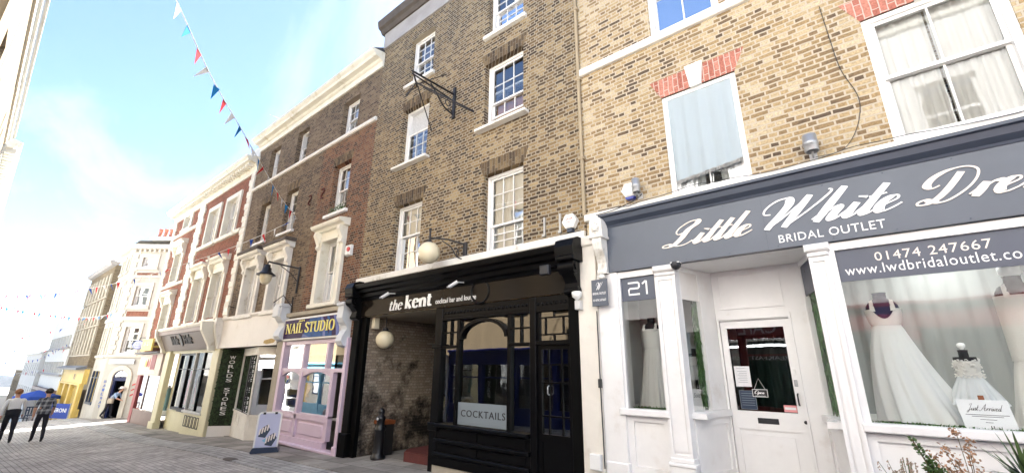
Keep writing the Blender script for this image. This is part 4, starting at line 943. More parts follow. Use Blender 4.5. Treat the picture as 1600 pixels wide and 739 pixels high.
# stall riser
mb.bbox(-6.68, -4.46, -.10, .12, .50, .56, .012); K(-6.68, -4.46, -.07, .12, -.14, .0); K(-6.66, -4.46, .0, .12, zg(-6.6)-.05, .50)
mb.bbox(-6.70, -4.46, -.07, .1, .24, .30, .01); mb.bbox(-6.70, -4.46, -.07, .1, .00, .07, .012)
for (a, b) in ((-6.55, -5.62), (-5.5, -4.55)): mb.box(a, b, -.015, .01, .335, .47); mb.box(a, b, -.015, .01, .10, .21)
mb.out('shop_front', 'black_gloss', PB)
MB().bbox(-6.72, -4.3, -.05, .1, zg(-6.7)-.1, -.13, .02).out('plinth', 'stone', PB)
g = MB().quad((-6.66, .06, z0), (-4.46, .06, z0), (-4.46, .06, 2.48), (-6.66, .06, 2.48)); g.out('pub_window', 'glass_dark', PB)
mb = MB(); y = .03
mb.box(-4.33, -4.25, y, y+.06, zg(-4.3)-.05, 1.93); mb.box(-3.74, -3.66, y, y+.06, zg(-4)-.05, 1.93); mb.box(-4.25, -3.74, y, y+.06, 1.86, 1.93); mb.box(-4.25, -3.74, y, y+.06, .48, .58); mb.box(-4.25, -3.74, y+.02, y+.05, zg(-4)-.05, .48)
for x in (-4.12, -3.87): mb.box(x-.012, x+.012, y+.01, y+.05, .58, 1.86)
for zz in (.84, 1.34, 1.62): mb.box(-4.25, -3.74, y+.012, y+.048, zz-.012, zz+.012)
d2 = mb.out('door', 'black_gloss', PB, label='black pub door with small square panes')
MB().quad((-4.25, y+.03, .58), (-3.74, y+.03, .58), (-3.74, y+.03, 1.86), (-4.25, y+.03, 1.86)).out('glass', 'glass_dark', d2)
MB().tube([(-4.10, y-.01, 1.30), (-4.10, y-.05, 1.28), (-4.10, y-.05, 1.18), (-4.10, y-.01, 1.16)], .01, 6).out('handle', 'grey_metal', d2)
mb = MB(); mb.box(-4.33, -4.28, .03, .09, 2.0, 2.48); mb.box(-3.71, -3.66, .03, .09, 2.0, 2.48)
for x in (-4.0,): mb.box(x-.012, x+.012, .04, .08, 2.0, 2.1); mb.box(x-.012, x+.012, .04, .08, 2.38, 2.48)
for x in (-4.17, -3.82): mb.box(x-.012, x+.012, .04, .08, 2.1, 2.38)
for zz in (2.1, 2.38): mb.box(-4.28, -3.71, .042, .078, zz-.012, zz+.012)
d3 = mb.out('transom_window', 'black_gloss', PB)
MB().quad((-4.28, .06, 2.0), (-3.71, .06, 2.0), (-3.71, .06, 2.48), (-4.28, .06, 2.48)).out('glass', 'glass_dark', d3)
fp = MB().box(-6.165, -4.965, .040, .046, .575, .955).out('frosted_panel', 'frost', PB)
mb = MB(); letters(mb, 'COCKTAILS', -6.08, -5.02, .715, .83, .04, .005, space=1.15); mb.out('lettering', 'letter_black', fp)
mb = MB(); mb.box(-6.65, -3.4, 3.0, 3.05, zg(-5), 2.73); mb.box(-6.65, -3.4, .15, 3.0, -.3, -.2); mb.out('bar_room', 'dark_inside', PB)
# ================================================================== brown brick building (nail studio + closed shop)
NB = thing('brown_brick_building', 'brown brick building with white roof cornice above the pink nail studio', 'building', (-14.3, 0, zg(-14.3)))
hs = []
top = [(-12.0, -11.04, 8.54, 9.82), (-15.15, -14.28, 8.54, 9.88), (-17.42, -16.56, 8.54, 9.9)]
midw = [(-12.05, -11.08, 5.92, 7.55), (-15.25, -14.36, 5.95, 7.52), (-17.4, -16.53, 5.95, 7.54)]
low = [(-11.95, -11.08, 3.30, 5.05), (-15.2, -14.32, 3.33, 4.97), (-17.45, -16.5, 3.33, 5.03)]
mb = MB(); wall(mb, -18.62, -9.95, 2.2, 10.3, top+midw+low, 0, .3); shell(mb, -18.62, -9.95, 2.2, 10.9, 0, 7)
mb.box(-10.02, -9.953, .002, .3, zg(-10)-.1, 2.2); mb.out('wall', 'brown_brick', NB)
for i, h in enumerate(top): sash(NB, *h, 3 if i == 0 else 2, 2, .2, sill=None, curtain='full' if i != 1 else None, top_open=.55 if i == 1 else 0, cseed=20+i)
mw = [sash(NB, *h, 3 if i == 0 else 2, 2, .2, sill=(.09, .1, .13), curtain='full', cseed=30+i) for i, h in enumerate(midw)]
for i, h in enumerate(low): sash(NB, *h, 1, 1, .16, sill=None, curtain='full' if i else None, blind=(.5, 'blind_cream') if i == 0 else (.55, 'lace_grey'), cseed=40+i, fw=.06)
for (a, b, c, d) in midw+top[:0]:
    MB().polyxz([(a-.02, d+.002), (b+.02, d+.002), (b+.1, d+.3), (a-.1, d+.3)], -.005, .05).out('brick_arch', 'soot_arch', NB)
MB().bbox(-18.62, -9.95, -.09, 0, 8.40, 8.52, .03).out('string_course', 'worn_white', NB)
MB().profx([(.1, 10.22), (-.05, 10.22), (-.06, 10.30), (-.06, 10.40), (-.12, 10.42), (-.16, 10.46), (-.30, 10.48), (-.34, 10.54), (-.42, 10.60), (-.44, 10.66), (-.05, 10.72), (.1, 10.72)], -18.62, -9.90).out('cornice', 'cream_paint', NB)
MB().profx([(.1, 10.72), (-.05, 10.725), (-.40, 10.665), (-.40, 10.70), (.0, 10.95), (.4, 11.2), (3, 11.2), (3, 10.72)], -18.6, -9.95).out('roof_edge', 'slate', NB)
def surround(x0, x1, z0, z1, hood, m, cons=True):
    """moulded window surround with hood on consoles: opening x0..x1, z0..z1"""
    mb = MB(); a = .26
    mb.box(x0-a, x0+.005, -.09, .125, z0-.05, z1-.005); mb.box(x1-.005, x1+a, -.09, .125, z0-.05, z1-.005)
    mb.box(x0-.07, x0, -.12, -.09, z0, z1); mb.box(x1, x1+.07, -.12, -.09, z0, z1)
    mb.box(x0-a, x1+a, -.09, .125, z1-.005, z1+.30); mb.box(x0, x1, -.12, -.09, z1, z1+.06)
    mb.profx([(0, z1+.30), (-.16, z1+.30), (-.20, z1+.36), (-.30, z1+.39), (-.34, z1+.45), (-.34, z1+.48), (0, z1+.53)], x0-a-.12, x1+a+.12)
    if cons:
        for x in (x0-a-.02, x1+a-.14):
            mb.profx([(0, z1+.30), (-.24, z1+.30), (-.26, z1+.20), (-.20, z1+.08), (-.14, z1-.05), (-.16, z1-.16), (-.09, z1-.22), (0, z1-.22)], x, x+.16)
    mb.bbox(x0-a-.06, x1+a+.06, -.16, .13, z0-.17, z0-.05, .02)
    mb.out('window_surround', m, NB if m != 'quoin_cream' else None); return mb
surround(*low[0], True, 'cream_paint'); surround(*low[1], True, 'worn_white'); surround(*low[2], True, 'worn_white')
for (a, b, c, d) in low[1:]:
    MB().bbox(a-.42, b+.42, -.37, -.0, d+.485, d+.60, .02).out('hood_top', 'dark_stone', NB)
MB().bbox(-13.9, -10.0, -.10, .0, 2.98, 3.10, .02).out('stone_ledge', 'stone', NB)
# wall ties: two rusty S-irons
for (x, z) in ((-13.35, 6.75), (-12.55, 6.78)):
    MB().tube(smooth([(x-.08, -.03, z+.14), (x+.04, -.03, z+.16), (x+.08, -.03, z+.05), (x-.02, -.03, z-.02), (x-.07, -.03, z-.13), (x+.06, -.03, z-.17)]), .022, 6).out('wall_tie', 'rust', NB)
# flower box growth
mb = MB(); rr = random.Random(3)
for k in range(140):
    x = rr.uniform(-11.95, -11.15); z = 5.95+abs(rr.gauss(0, .10)); y = rr.uniform(-.08, .08); s = rr.uniform(.02, .05); a = rr.uniform(0, 6.3)
    p = Vector((x, y, z)); u = Vector((math.cos(a), rr.uniform(-.5, .5), math.sin(a)))*s; v_ = Vector((-math.sin(a), rr.uniform(-.5, .5), math.cos(a)))*s
    mb.add([p-u, p+v_*.6, p+u, p-v_*.6], [(0, 1, 2, 3)])
mb.out('window_box_plants', 'leaf_green', NB)
# ---- nail studio front
x0, x1 = -13.60, -9.98; zb = zg(-13.6)-.1
nf = MB().bbox(-13.52, -10.42, -.12, .1, 2.28, 2.92, .02).out('sign_board', 'white_paint', NB, label='purple sign reading NAIL STUDIO')
MB().box(-13.47, -10.47, -.126, -.11, 2.335, 2.865).out('sign_face', 'nail_purple', nf)
mb = MB()
mb.polyxz([(-12.35, 2.34), (-12.2, 2.48), (-11.6, 2.62), (-11.0, 2.50), (-10.8, 2.34)], -.129, -.12, 'nail_blue')
mb.polyxz([(-12.15, 2.70), (-11.95, 2.86), (-11.3, 2.86), (-11.45, 2.74), (-11.9, 2.66)], -.129, -.12, 'nail_blue')
for k in range(4):
    a = -11.6+.33*k; mb.polyxz([(a-.12, 2.86), (a-.02, 2.86), (a+.19, 2.55), (a+.22, 2.34), (a+.10, 2.34), (a+.06, 2.52)], -.1305, -.12, 'nail_lilac' if k % 2 else 'nail_blue')
mb.polyxz([(-12.3, 2.34), (-12.28, 2.44), (-11.95, 2.36), (-11.9, 2.34)], -.1315, -.12, 'nail_lilac')
mb.out('hand_picture', None, nf)
mb = MB(); stroke_text(mb, 'NAIL STUDIO', 'serif', (-13.34, -10.62, 2.47, 2.77), -.132, .01, .17, .07); letters(mb, 'J&M', -12.62, -12.28, 2.775, 2.845, -.132, .006)
mb.out('lettering', 'letter_yellow', nf)
for (a, b) in ((-14.0, -13.52), (-10.40, -10.03)):
    mb = MB(); p = [(0, 3.30), (-.26, 3.30), (-.28, 2.98), (-.22, 2.88), (-.14, 2.80), (-.12, 2.70), (-.22, 2.52), (-.24, 2.42), (-.18, 2.32), (0, 2.26)]
    if a < -13: p = [(y_*1.0, z_+.02) for y_, z_ in p]
    else: p = [(y_, z_-.24) for y_, z_ in p]
    mb.profx(p, a+.08, b-.02); mb.bbox(a+.05, b+.01, -.31, 0, p[0][1]-.02, p[0][1]+.07, .02); mb.out('console', 'pale_blue_paint', NB)
mb = MB(); K = mb.box
K(-13.60, -13.45, -.05, .1, zb, 2.27); K(-10.10, -9.98, -.08, .1, zg(-10)-.06, 2.27); mb.bbox(-10.13, -9.96, -.12, .1, zg(-10)-.06, -.20, .02)
K(-13.45, -10.10, -.02, .1, 2.17, 2.27); K(-13.45, -10.10, -.02, .1, 1.44, 1.53)
for x in (-12.28, -11.02): K(x-.045, x+.045, -.02, .1, 1.53, 2.17)
for x in (-12.28, -10.66): K(x-.06, x+.06, -.02, .1, -.16, 1.44)
K(-13.45, -10.72, -.02, .1, .26, .36); K(-13.45, -10.72, -.02, .1, -.34, -.20); K(-13.45, -10.60, -.03, .1, .36, .40)
for (a, b) in ((-13.45, -12.34), (-12.22, -10.72)):
    K(a, b, .03, .1, -.20, .26); mb.bbox(a+.14, b-.14, .0, .05, -.12, .19, .03)
    # segmental heads of the lower panes
    n = 10
    for i in range(n):
        u0, u1 = i/n, (i+1)/n; f_ = lambda u: 1.44-.14*(2*u-1)**2
        mb.polyxz([(a+(b-a)*u0, f_(u0)), (a+(b-a)*u1, f_(u1)), (a+(b-a)*u1, 1.45), (a+(b-a)*u0, 1.45)], .0, .08)
mb.bbox(-13.60, -9.99, -.10, .1, -.42, -.34, .02)
mb.out('shop_front', 'pink_paint', NB)
MB().quad((-13.45, .05, .36), (-10.7, .05, .36), (-10.7, .05, 2.2), (-13.45, .05, 2.2)).quad((-10.6, .052, 1.5), (-10.1, .052, 1.5), (-10.1, .052, 2.2), (-10.6, .052, 2.2)).out('shop_window', 'glass_shop', NB)
mb = MB(); K = mb.box
for (a, b) in ((-13.44, -12.33), (-12.23, -11.07), (-10.97, -10.12)): K(a, b, .10, .11, 1.86, 2.17)
mb.out('blind', 'blind_cream', NB)
mb = MB(); mb.box(-13.6, -10.0, 4.0, 4.05, -.4, 2.25); mb.box(-13.6, -13.55, .1, 4, -.4, 2.25); mb.box(-10.05, -10.0, .1, 4, -.4, 2.25); mb.box(-13.6, -10, .1, 4, 2.25, 2.3); mb.box(-13.6, -10, .1, 4, -.45, -.36)
mb.out('salon_room', 'room_inside', NB)
MB().bbox(-10.72, -10.62, .3, .7, -.34, .28, .02).box(-10.9, -10.55, .25, .8, .28, .33).out('counter', 'white_paint', NB)
lg = MB(); lg.lathe([(.13, -.01), (.13, 0)], (-13.15, .04, 1.22), 20, axis='y', mat='letter_white')
for k, c in enumerate(('alarm_red', 'leaf_green', 'nail_blue')):
    a0 = k*2.094+.3; lg.polyxz([(-13.15+.02*math.cos(a0+1), 1.22+.02*math.sin(a0+1))]+[(-13.15+.115*math.cos(a0+i*.24), 1.22+.115*math.sin(a0+i*.24)) for i in range(9)], .022, .03, c)
lg.out('window_sticker', None, NB)
# ---- stone upright between the two shops
mb = MB(); mb.bbox(-14.0, -13.62, -.04, .3, zg(-14)-.1, 2.28, .015); mb.out('stone_upright', 'stone', NB)
# ---- white sign over the closed shop
mb = MB(); mb.profx([(0, 2.20), (-.06, 2.20), (-.08, 3.18), (-.14, 3.24), (-.15, 3.30), (0, 3.33)], -18.75, -14.02); mb.out('sign_board', 'fascia_white', NB, label='plain white sign board with a rust patch')
mb = MB(); mb.polyxz([(-14.95, 2.28), (-14.7, 2.24), (-14.2, 2.27), (-14.1, 2.35), (-14.4, 2.40), (-14.9, 2.36)], -.066, -.06); mb.out('rust_patch', 'rust_patch', NB)
mb = MB(); p = [(0, 3.32), (-.30, 3.30), (-.32, 3.05), (-.26, 2.75), (-.16, 2.45), (-.10, 2.20), (0, 2.16)]; mb.profx(p, -18.98, -18.76); mb.out('console', 'worn_white', NB)
P1, P2, P3 = (-17.92, .52), (-15.37, .0), (-14.66, .3)
gw = MB().slab((-18.42, -.02), P1, -.42, 2.18, -.06).out('leaf_panel', 'green_wall', NB, label='artificial leaf panel with vertical white letters')
mb = MB(); d = Vector((P1[0]+18.42, P1[1]+.02, 0)); L = d.length; d.normalize(); nn = Vector((d.y, -d.x, 0))
fn = lambda u, w, dd: (-18.42+d.x*u+nn.x*(-dd), -.02+d.y*u+nn.y*(-dd), w)
for k, ch in enumerate('WORLDS STORES'):
    if ch == ' ': continue
    zt = 1.93-.157*k; letters(mb, ch, L*.40, L*.66, zt-.115, zt, -.0, .015, fn=fn)
mb.out('lettering', 'letter_white', gw)
rr = random.Random(5); mb = MB()
for k in range(1500):
    u = rr.uniform(0, L); w_ = rr.uniform(-.4, 2.16); s = rr.uniform(.02, .045); a = rr.uniform(0, 6.3); t = rr.uniform(0.005, .05)
    if L*.34 < u < L*.72: t *= .2; s *= .6
    mb.add([fn(u-math.cos(a)*s, w_-math.sin(a)*s, -t+.01), fn(u+math.sin(a)*s*.5, w_-math.cos(a)*s*.5, -t), fn(u+math.cos(a)*s, w_+math.sin(a)*s, -t-.012), fn(u-math.sin(a)*s*.5, w_+math.cos(a)*s*.5, -t)], [(0, 1, 2, 3)])
mb.out('leaves', 'leaf_panel', gw)
zb = zg(-17)-.1
mb = MB(); mb.slab((-18.42, -.03), P1, zb-.15, -.42, -.1); mb.out('panel_plinth', 'white_paint', NB)
mb = MB()
for (a, b) in ((P1, P2), (P2, P3)):
    mb.slab(a, b, zb, .10, -.06); mb.slab(a, b, .08, .14, .03); mb.slab(a, b, 1.93, 2.18, -.06)
    A, B = Vector((*a, 0)), Vector((*b, 0)); D = (B-A)
    for (f0, f1) in (((.06, .48), (.52, .94)) if D.length > 1 else ((.1, .9),)):
        q0, q1 = A+D*f0, A+D*f1
        for (c, e) in ((-.30, -.27), (.0, .03)): mb.slab(q0[:2], q1[:2], c, e, .015)
        for q in (q0, q1): mb.slab(q[:2], (q+D.normalized()*.03)[:2], -.27, .0, .015)
    mb.slab(a, (A+D.normalized()*.05)[:2], .14, 1.93, -.06); mb.slab((B-D.normalized()*.04)[:2], b, .14, 1.93, -.06)
mb.slab(P3, (-14.0, .3), zb, 2.18, -.06)
mb.out('shop_front', 'worn_white', NB)
mb = MB()
for (a, b) in ((P1, P2), (P2, P3)): mb.quad((a[0], a[1]+.03, .14), (b[0], b[1]+.03, .14), (b[0], b[1]+.03, 1.93), (a[0], a[1]+.03, 1.93))
mb.out('shop_window', 'glass_dark', NB)
mb = MB()
for (a, b, f0, f1) in ((P1, P2, .0, .62),): 
    A, B = Vector(a), Vector(b); q0, q1 = A+(B-A)*f0, A+(B-A)*f1; mb.quad((q0[0], q0[1]+.06, .14), (q1[0], q1[1]+.06, .14), (q1[0], q1[1]+.06, .95), (q0[0], q0[1]+.06, .95))
mb.out('frosted_film', 'frost_teal', NB)
mb = MB()
for f in (.64,): 
    A, B = Vector(P1), Vector(P2); q = A+(B-A)*f; mb.box(q[0]-.015, q[0]+.015, q[1]-.02, q[1]+.02, .14, 1.93)
mb.bbox(-15.6, -15.1, .35, .40, 1.0, 1.55, .01); mb.tube([(-15.3, .37, 1.5), (-15.3, .37, 2.1)], .015, 6)
mb.out('window_bar', 'iron', NB)
mb = MB(); mb.box(-18.6, -14.0, 4.0, 4.05, -.8, 2.2); mb.box(-18.6, -18.55, .6, 4, -.8, 2.2); mb.box(-14.05, -14.0, .3, 4, -.8, 2.2); mb.box(-18.6, -14, .3, 4, 2.19, 2.24); mb.box(-18.6, -14, .4, 4, -.85, -.74)
mb.out('empty_shop_room', 'room_inside', NB)

# ================================================================== red brick building with white quoins
RB = thing('red_brick_building', 'red brick building with white quoins, bracketed cornice and a raked grey shop sign', 'building', (-24, 0, zg(-24)))
U = [(-21.2, -20.0, 6.98, 8.62), (-23.45, -22.3, 6.98, 8.62)]
V_ = [(-21.15, -20.02, 3.45, 5.32), (-23.55, -22.40, 3.45, 5.34)]
LFT = [(-27.6, -26.65, 8.62, 9.25), (-27.75, -26.7, 5.75, 7.2), (-27.75, -26.6, 2.9, 4.55)]
mb = MB(); wall(mb, -29.6, -18.62, 2.2, 9.5, U+V_+LFT, 0, .22); shell(mb, -29.6, -18.62, 2.2, 10.2, 0, 5.2)
mb.box(-29.6, -29.35, .003, .3, zg(-29)-.1, 2.2); mb.out('wall', 'red_brick', RB)
for i, h in enumerate(U+V_+LFT): sash(RB, *h, 1, 1, .14, sill=None, curtain='full', cseed=60+i, fw=.06, blind=(.5, 'lace_grey') if i in (2, 3) else None)
def q_sur(x0, x1, z0, z1, hood):
    mb = MB(); a = .26
    mb.box(x0-a, x0+.005, -.07, .105, z0-.1, z1-.005); mb.box(x1-.005, x1+a, -.07, .105, z0-.1, z1-.005); mb.box(x0-a, x1+a, -.07, .105, z1-.005, z1+.2)
    mb.box(x0-.06, x0, -.10, -.07, z0, z1); mb.box(x1, x1+.06, -.10, -.07, z0, z1); mb.bbox(x0-a-.05, x1+a+.05, -.13, .11, z0-.2, z0-.08, .02)
    if hood:
        mb.box(x0-a, x1+a, -.08, .05, z1+.2, z1+.42)
        mb.profx([(0, z1+.40), (-.16, z1+.40), (-.22, z1+.48), (-.32, z1+.52), (-.34, z1+.60), (0, z1+.66)], x0-a-.14, x1+a+.14)
        for x in (x0-a-.05, x1+a-.13): mb.profx([(0, z1+.40), (-.24, z1+.40), (-.25, z1+.25), (-.14, z1+.05), (-.14, z1-.1), (0, z1-.18)], x, x+.18)
    mb.out('window_surround', 'cream_paint', RB)
for h in U: q_sur(*h, False)
for h in V_: q_sur(*h, True)
q_sur(*LFT[0], False); q_sur(*LFT[1], True); q_sur(*LFT[2], True)
for (xa, xb) in ((-19.12, -18.62), (-25.45, -24.45), (-29.62, -29.15)):
    mb = MB(); z = 2.6; k = 0
    while z < 9.3:
        o = .0 if k % 2 else .12
        mb.bbox(xa+(o if xa > -29 else 0), xb-(o if xa > -25.5 and xa < -19.2 or xa < -29 else 0), -.06-.0*(k % 2), .02, z, z+.262, .02); z += .27; k += 1
    mb.out('quoins', 'quoin_white', RB)
mb = MB(); mb.bbox(-24.45, -19.12, -.09, 0, 6.80, 6.98, .02); mb.bbox(-29.15, -25.45, -.09, 0, 8.26, 8.42, .02); mb.bbox(-29.15, -25.45, -.09, 0, 5.45, 5.58, .02); mb.bbox(-24.45, -19.12, -.12, 0, 3.05, 3.3, .02); mb.out('string_course', 'cream_paint', RB)
mb = MB(); mb.profx([(.1, 9.32), (-.05, 9.32), (-.06, 9.55), (-.10, 9.58), (-.12, 9.70), (-.42, 9.72), (-.44, 9.80), (-.50, 9.84), (-.52, 9.92), (-.05, 10.0), (.1, 10.0)], -29.8, -18.55)
mb.out('cornice', 'cream_paint', RB)
for k in range(42):
    x = -29.6+.262*k; MB().bbox(x, x+.13, -.34, -.0, 9.57, 9.715, .02).out('bracket', 'cream_paint', RB)
MB().bbox(-25.4, -18.6, -.04, .25, 10.0, 10.55, .02).out('parapet', 'render_white', RB)
MB().profx([(-.3, 9.98), (-.3, 10.02), (1.4, 10.75), (3, 10.75), (3, 9.98)], -29.7, -25.4).out('roof', 'slate', RB)
# raked shop sign
mb = MB(); A0, A1, B0, B1 = (-.52, 3.02), (-.10, 2.22), (-.47, 3.05), (-.05, 2.20)
rf = MB().profx([(-.52, 3.02), (-.14, 2.20), (0, 2.20), (0, 3.02)], -25.25, -19.35).out('raked_sign', 'raked_fascia', RB, label='raked grey shop sign reading Mole Hole')
MB().profx([(0, 3.03), (-.56, 3.03), (-.60, 3.10), (-.60, 3.16), (0, 3.22)], -25.45, -19.30).out('sign_cornice', 'worn_white', RB)
MB().profx([(-.54, 3.028), (-.535, 2.86), (-.45, 2.86), (-.45, 3.028)], -25.2, -19.4).out('sign_shade', 'brown_paint', RB)
for x in (-25.42, -19.32): MB().profx([(0, 3.2), (-.66, 3.16), (-.62, 2.85), (-.30, 2.3), (-.26, 2.12), (0, 2.12)], x, x+.2).out('console', 'cream_paint', RB)
sl = Vector((0, .38, -.82)).normalized(); no = Vector((0, -sl.z*-1, 0))
def fr(u, w, d):      # w: height up the slope from the bottom edge
    t = w; base = Vector((u, -.14, 2.20)) - sl*t; nrm = Vector((0, -.82, -.38)).normalized()
    p = base + nrm*(-d); return (p.x, p.y, p.z)
mb = MB()
stroke_text(mb, 'Hole', 'serif', (-22.05, -21.05, .26, .66), 0, .03, .2, .08, fn=fr)
stroke_text(mb, 'Mole', 'serif', (-23.75, -22.75, .26, .66), 0, .03, .2, .08, fn=fr)
mb.out('lettering', 'letter_black', rf)
mb = MB(); pts = [(-22.45+.14*math.cos(a*.35), .45+.24*math.sin(a*.35)) for a in range(18)]
mb.prism(pts, fr, -.02, 0, 'letter_grey'); mb.prism([(-22.42+.05*math.cos(a), .45+.26*math.sin(a)) for a in [-1.5+.3*i for i in range(11)]]+[(-22.30, .66), (-22.26, .45), (-22.30, .22)][0:0]+[(-22.28+.03*math.cos(a), .45+.2*math.sin(a)) for a in [1.5-.3*i for i in range(11)]], fr, -.035, -.0, 'letter_black')
mb.out('oval_emblem', None, rf)
zb = zg(-22)-.25
mb = MB(); mb.bbox(-25.2, -24.55, -.10, .1, zb, 2.2, .02); mb.bbox(-25.25, -24.5, -.16, .1, zb, -.75, .02); mb.box(-24.55, -23.5, .25, .4, zb, 2.2); mb.bbox(-19.30, -18.64, -.06, .1, zb, 2.2, .02); mb.box(-25.2, -18.7, .0, .2, 2.08, 2.2)
mb.box(-23.5, -21.25, .12, .3, zb, -.14); mb.bbox(-21.3, -19.25, -.04, .2, zb, -.12, .02); mb.out('shop_front', 'cream_shop', RB)
mb = MB()
for k in range(5):
    a = -21.0+.34*k
    for (p, q, r, s) in ((a, a+.25, -.62, -.585), (a, a+.25, -.26, -.225), (a, a+.035, -.585, -.26), (a+.215, a+.25, -.585, -.26)): mb.box(p, q, -.055, -.03, r, s)
mb.out('vent_grille', 'letter_black', RB)
mb = MB(); K = mb.box
for x in (-23.45, -22.35, -21.35): K(x-.045, x+.045, .06, .2, -.12, 2.08)
K(-23.45, -21.35, .06, .2, -.16, -.06); K(-23.45, -21.35, .06, .2, 2.0, 2.08); K(-23.45, -21.35, .08, .16, 1.42, 1.46)
K(-22.35, -21.35, .0, .06, -.18, -.05)
mb.out('shop_window', 'black_gloss', RB)
mb = MB(); K = mb.box
K(-21.3, -21.24, -.02, .1, -.10, 2.08); K(-19.34, -19.28, -.02, .1, -.10, 2.08); mb.bbox(-21.35, -19.2, -.10, .1, -.14, -.06, .01); mb.out('window_frame', 'grey_plastic', RB)
mb = MB(); K = mb.box
K(-20.32, -20.28, -.01, .08, -.06, 2.08); K(-21.24, -19.34, .0, .06, 1.44, 1.48); mb.out('window_bar', 'black_gloss', RB)
MB().quad((-23.45, .12, -.1), (-21.35, .12, -.1), (-21.35, .12, 2.05), (-23.45, .12, 2.05)).quad((-21.24, .04, -.06), (-19.34, .04, -.06), (-19.34, .04, 2.08), (-21.24, .04, 2.08)).out('shop_glass', 'glass_shop', RB)
mb = MB(); mb.box(-25.2, -18.7, 2.2, 2.25, zb, 2.2); mb.box(-24.5, -24.45, .4, 2.2, zb, 2.2); mb.box(-18.75, -18.7, .1, 2.2, zb, 2.2); mb.box(-25.2, -18.7, .1, 2.2, 2.15, 2.2); mb.box(-24.5, -18.7, .22, 2.2, -.25, -.2)
mb.out('shop_room', 'plaster_pale', RB)
# ground floor of the narrow left bay
mb = MB(); mb.box(-29.4, -25.5, .0, .12, zb, -.48); mb.box(-29.0, -25.6, -.03, .0, -.52, -.44); mb.box(-25.55, -25.3, -.04, .1, zb, 2.2); mb.box(-27.9, -27.8, .02, .1, -.44, 1.2); mb.out('stall_riser', 'brown_paint', RB)
mb = MB(); mb.box(-29.6, -29.1, -.02, .1, zb, 1.3); mb.out('side_post', 'red_paint', RB)
sb = MB().bbox(-29.5, -25.6, -.10, .05, 1.12, 2.12, .01).out('sign_board', 'pinkish_sign', RB, label='pinkish sign board with an orange emblem')
mb = MB()
for k in range(3): mb.polyxz([(-28.4+.33*k, 1.55), (-28.22+.33*k, 1.50), (-28.1+.33*k, 1.62), (-28.2+.33*k, 1.85+.06*k), (-28.36+.33*k, 1.75)], -.112, -.10, ('yellow_sign', 'bin_orange', 'alarm_red')[k])
mb.out('emblem', None, sb)
mb = MB(); scribble(mb, -28.5, -26.3, 1.20, 1.34, -.10, 9); mb.out('lettering', 'letter_cream', sb)
MB().box(-27.3, -26.55, -.115, -.10, 1.40, 2.08).out('dark_panel', 'red_paint', sb)
MB().quad((-29.1, .05, -.44), (-25.55, .05, -.44), (-25.55, .05, 1.12), (-29.1, .05, 1.12)).out('shop_glass', 'glass_shop', RB)
mb = MB(); mb.box(-29.4, -25.5, 1.6, 1.65, zb, 2.2); mb.box(-29.4, -25.5, .1, 1.6, -.6, -.55); mb.out('cafe_room', 'cream_paint', RB)
MB().profx([(0, 2.14), (-.35, 2.14), (-.38, 2.2), (0, 2.26)], -29.7, -25.5).out('sign_cornice', 'lead', RB)
ys = MB().bbox(-28.35, -26.5, -.42, -.34, 2.26, 2.82, .01).box(-28.2, -28.1, -.34, 0, 2.4, 2.5).box(-26.8, -26.7, -.34, 0, 2.4, 2.5).out('yellow_sign_board', 'yellow_sign', RB)
mb = MB(); scribble(mb, -27.95, -26.95, 2.50, 2.68, -.42, 7); mb.out('lettering', 'cream_paint', ys)
# ================================================================== white corner building at the bend
A = Vector((-35.0, -1.0, 0)); RZ = math.atan2(.63, .776)
CB = thing('corner_building', 'white painted corner building with quoins, brick bands and an arched blue doorway', 'building', (A.x, A.y, zg(-34.5)-.06), RZ)
Zr = zg(-34.5)-.06
def T(x, y): return (A.x+.7764*x-.6302*y, A.y+.6302*x+.7764*y)       # local (u, v) -> world xy
def L(z): return z-Zr
u0, u1 = .62, 4.4
mb = MB()
Wn = [(1.18, 2.0, L(7.4), L(8.0)), (1.2, 2.06, L(5.0), L(6.2)), (1.24, 2.06, L(2.27), L(3.78))]
dx0, dx1 = 1.27, 2.08
wall(mb, u0, u1, L(zg(-34)-.3), L(8.35), Wn+[(dx0, dx1, L(-1.5), L(.92))], 0, .25)
# spandrels of the arch are cut by hand: arched head
mb.out('front_wall', 'corner_white', CB, local=True)
# left flank, along the street
fx0, fy0 = T(u0, 0); 
inv = ROOT[CB.name].inverted()
mb = MB(); XL = -38.1
FW = []
mb2 = MB()
def flank(m): 
    pass
fl = []
for z0_, z1_ in ((7.3, 8.1), (4.9, 6.3), (2.2, 3.8)):
    fl += [(-37.5, -36.9, z0_, z1_), (-36.1, -35.5, z0_, z1_)]
wall(mb, XL, fx0, zg(-38)-.3, 8.35, fl+[(-37.6, -35.6, -.55, 1.25)], fy0, .25)
bx1, by1 = T(u1, 0)
mb.quad((bx1, by1, -1.5), (bx1-3, by1+4, -1.5), (bx1-3, by1+4, 9.2), (bx1, by1, 9.2)); mb.quad((XL, fy0, -1.8), (XL, 6, -1.8), (XL, 6, 9.2), (XL, fy0, 9.2)); mb.quad((XL, 6, -1.8), (bx1-3, by1+4, -1.8), (bx1-3, by1+4, 9.2), (XL, 6, 9.2))
mb.add([(XL, fy0, 9.1), (fx0, fy0, 9.1), (bx1, by1, 9.1), (bx1-3, by1+4, 9.1), (XL, 6, 9.1)], [(0, 1, 2, 3, 4)])
mb.out('flank_wall', 'corner_white', CB)
for h in fl: sash(CB, h[0], h[1], h[2], h[3], 1, 1, fy0+.1, sill=None, curtain='full', cseed=int(h[2]*9), fw=.05)
def lsash(h, cols, rows, **k):
    """window on the turned front: build in world then turn"""
    before = set(bpy.data.objects)
    w_ = sash(CB, h[0], h[1], h[2], h[3], cols, rows, .12, sill=(.08, .1, .1), fw=.06, **k)
    R = ROOT[CB.name]
    for o in set(bpy.data.objects)-before: o.data.transform(R)      # vertices were given in the front's own frame
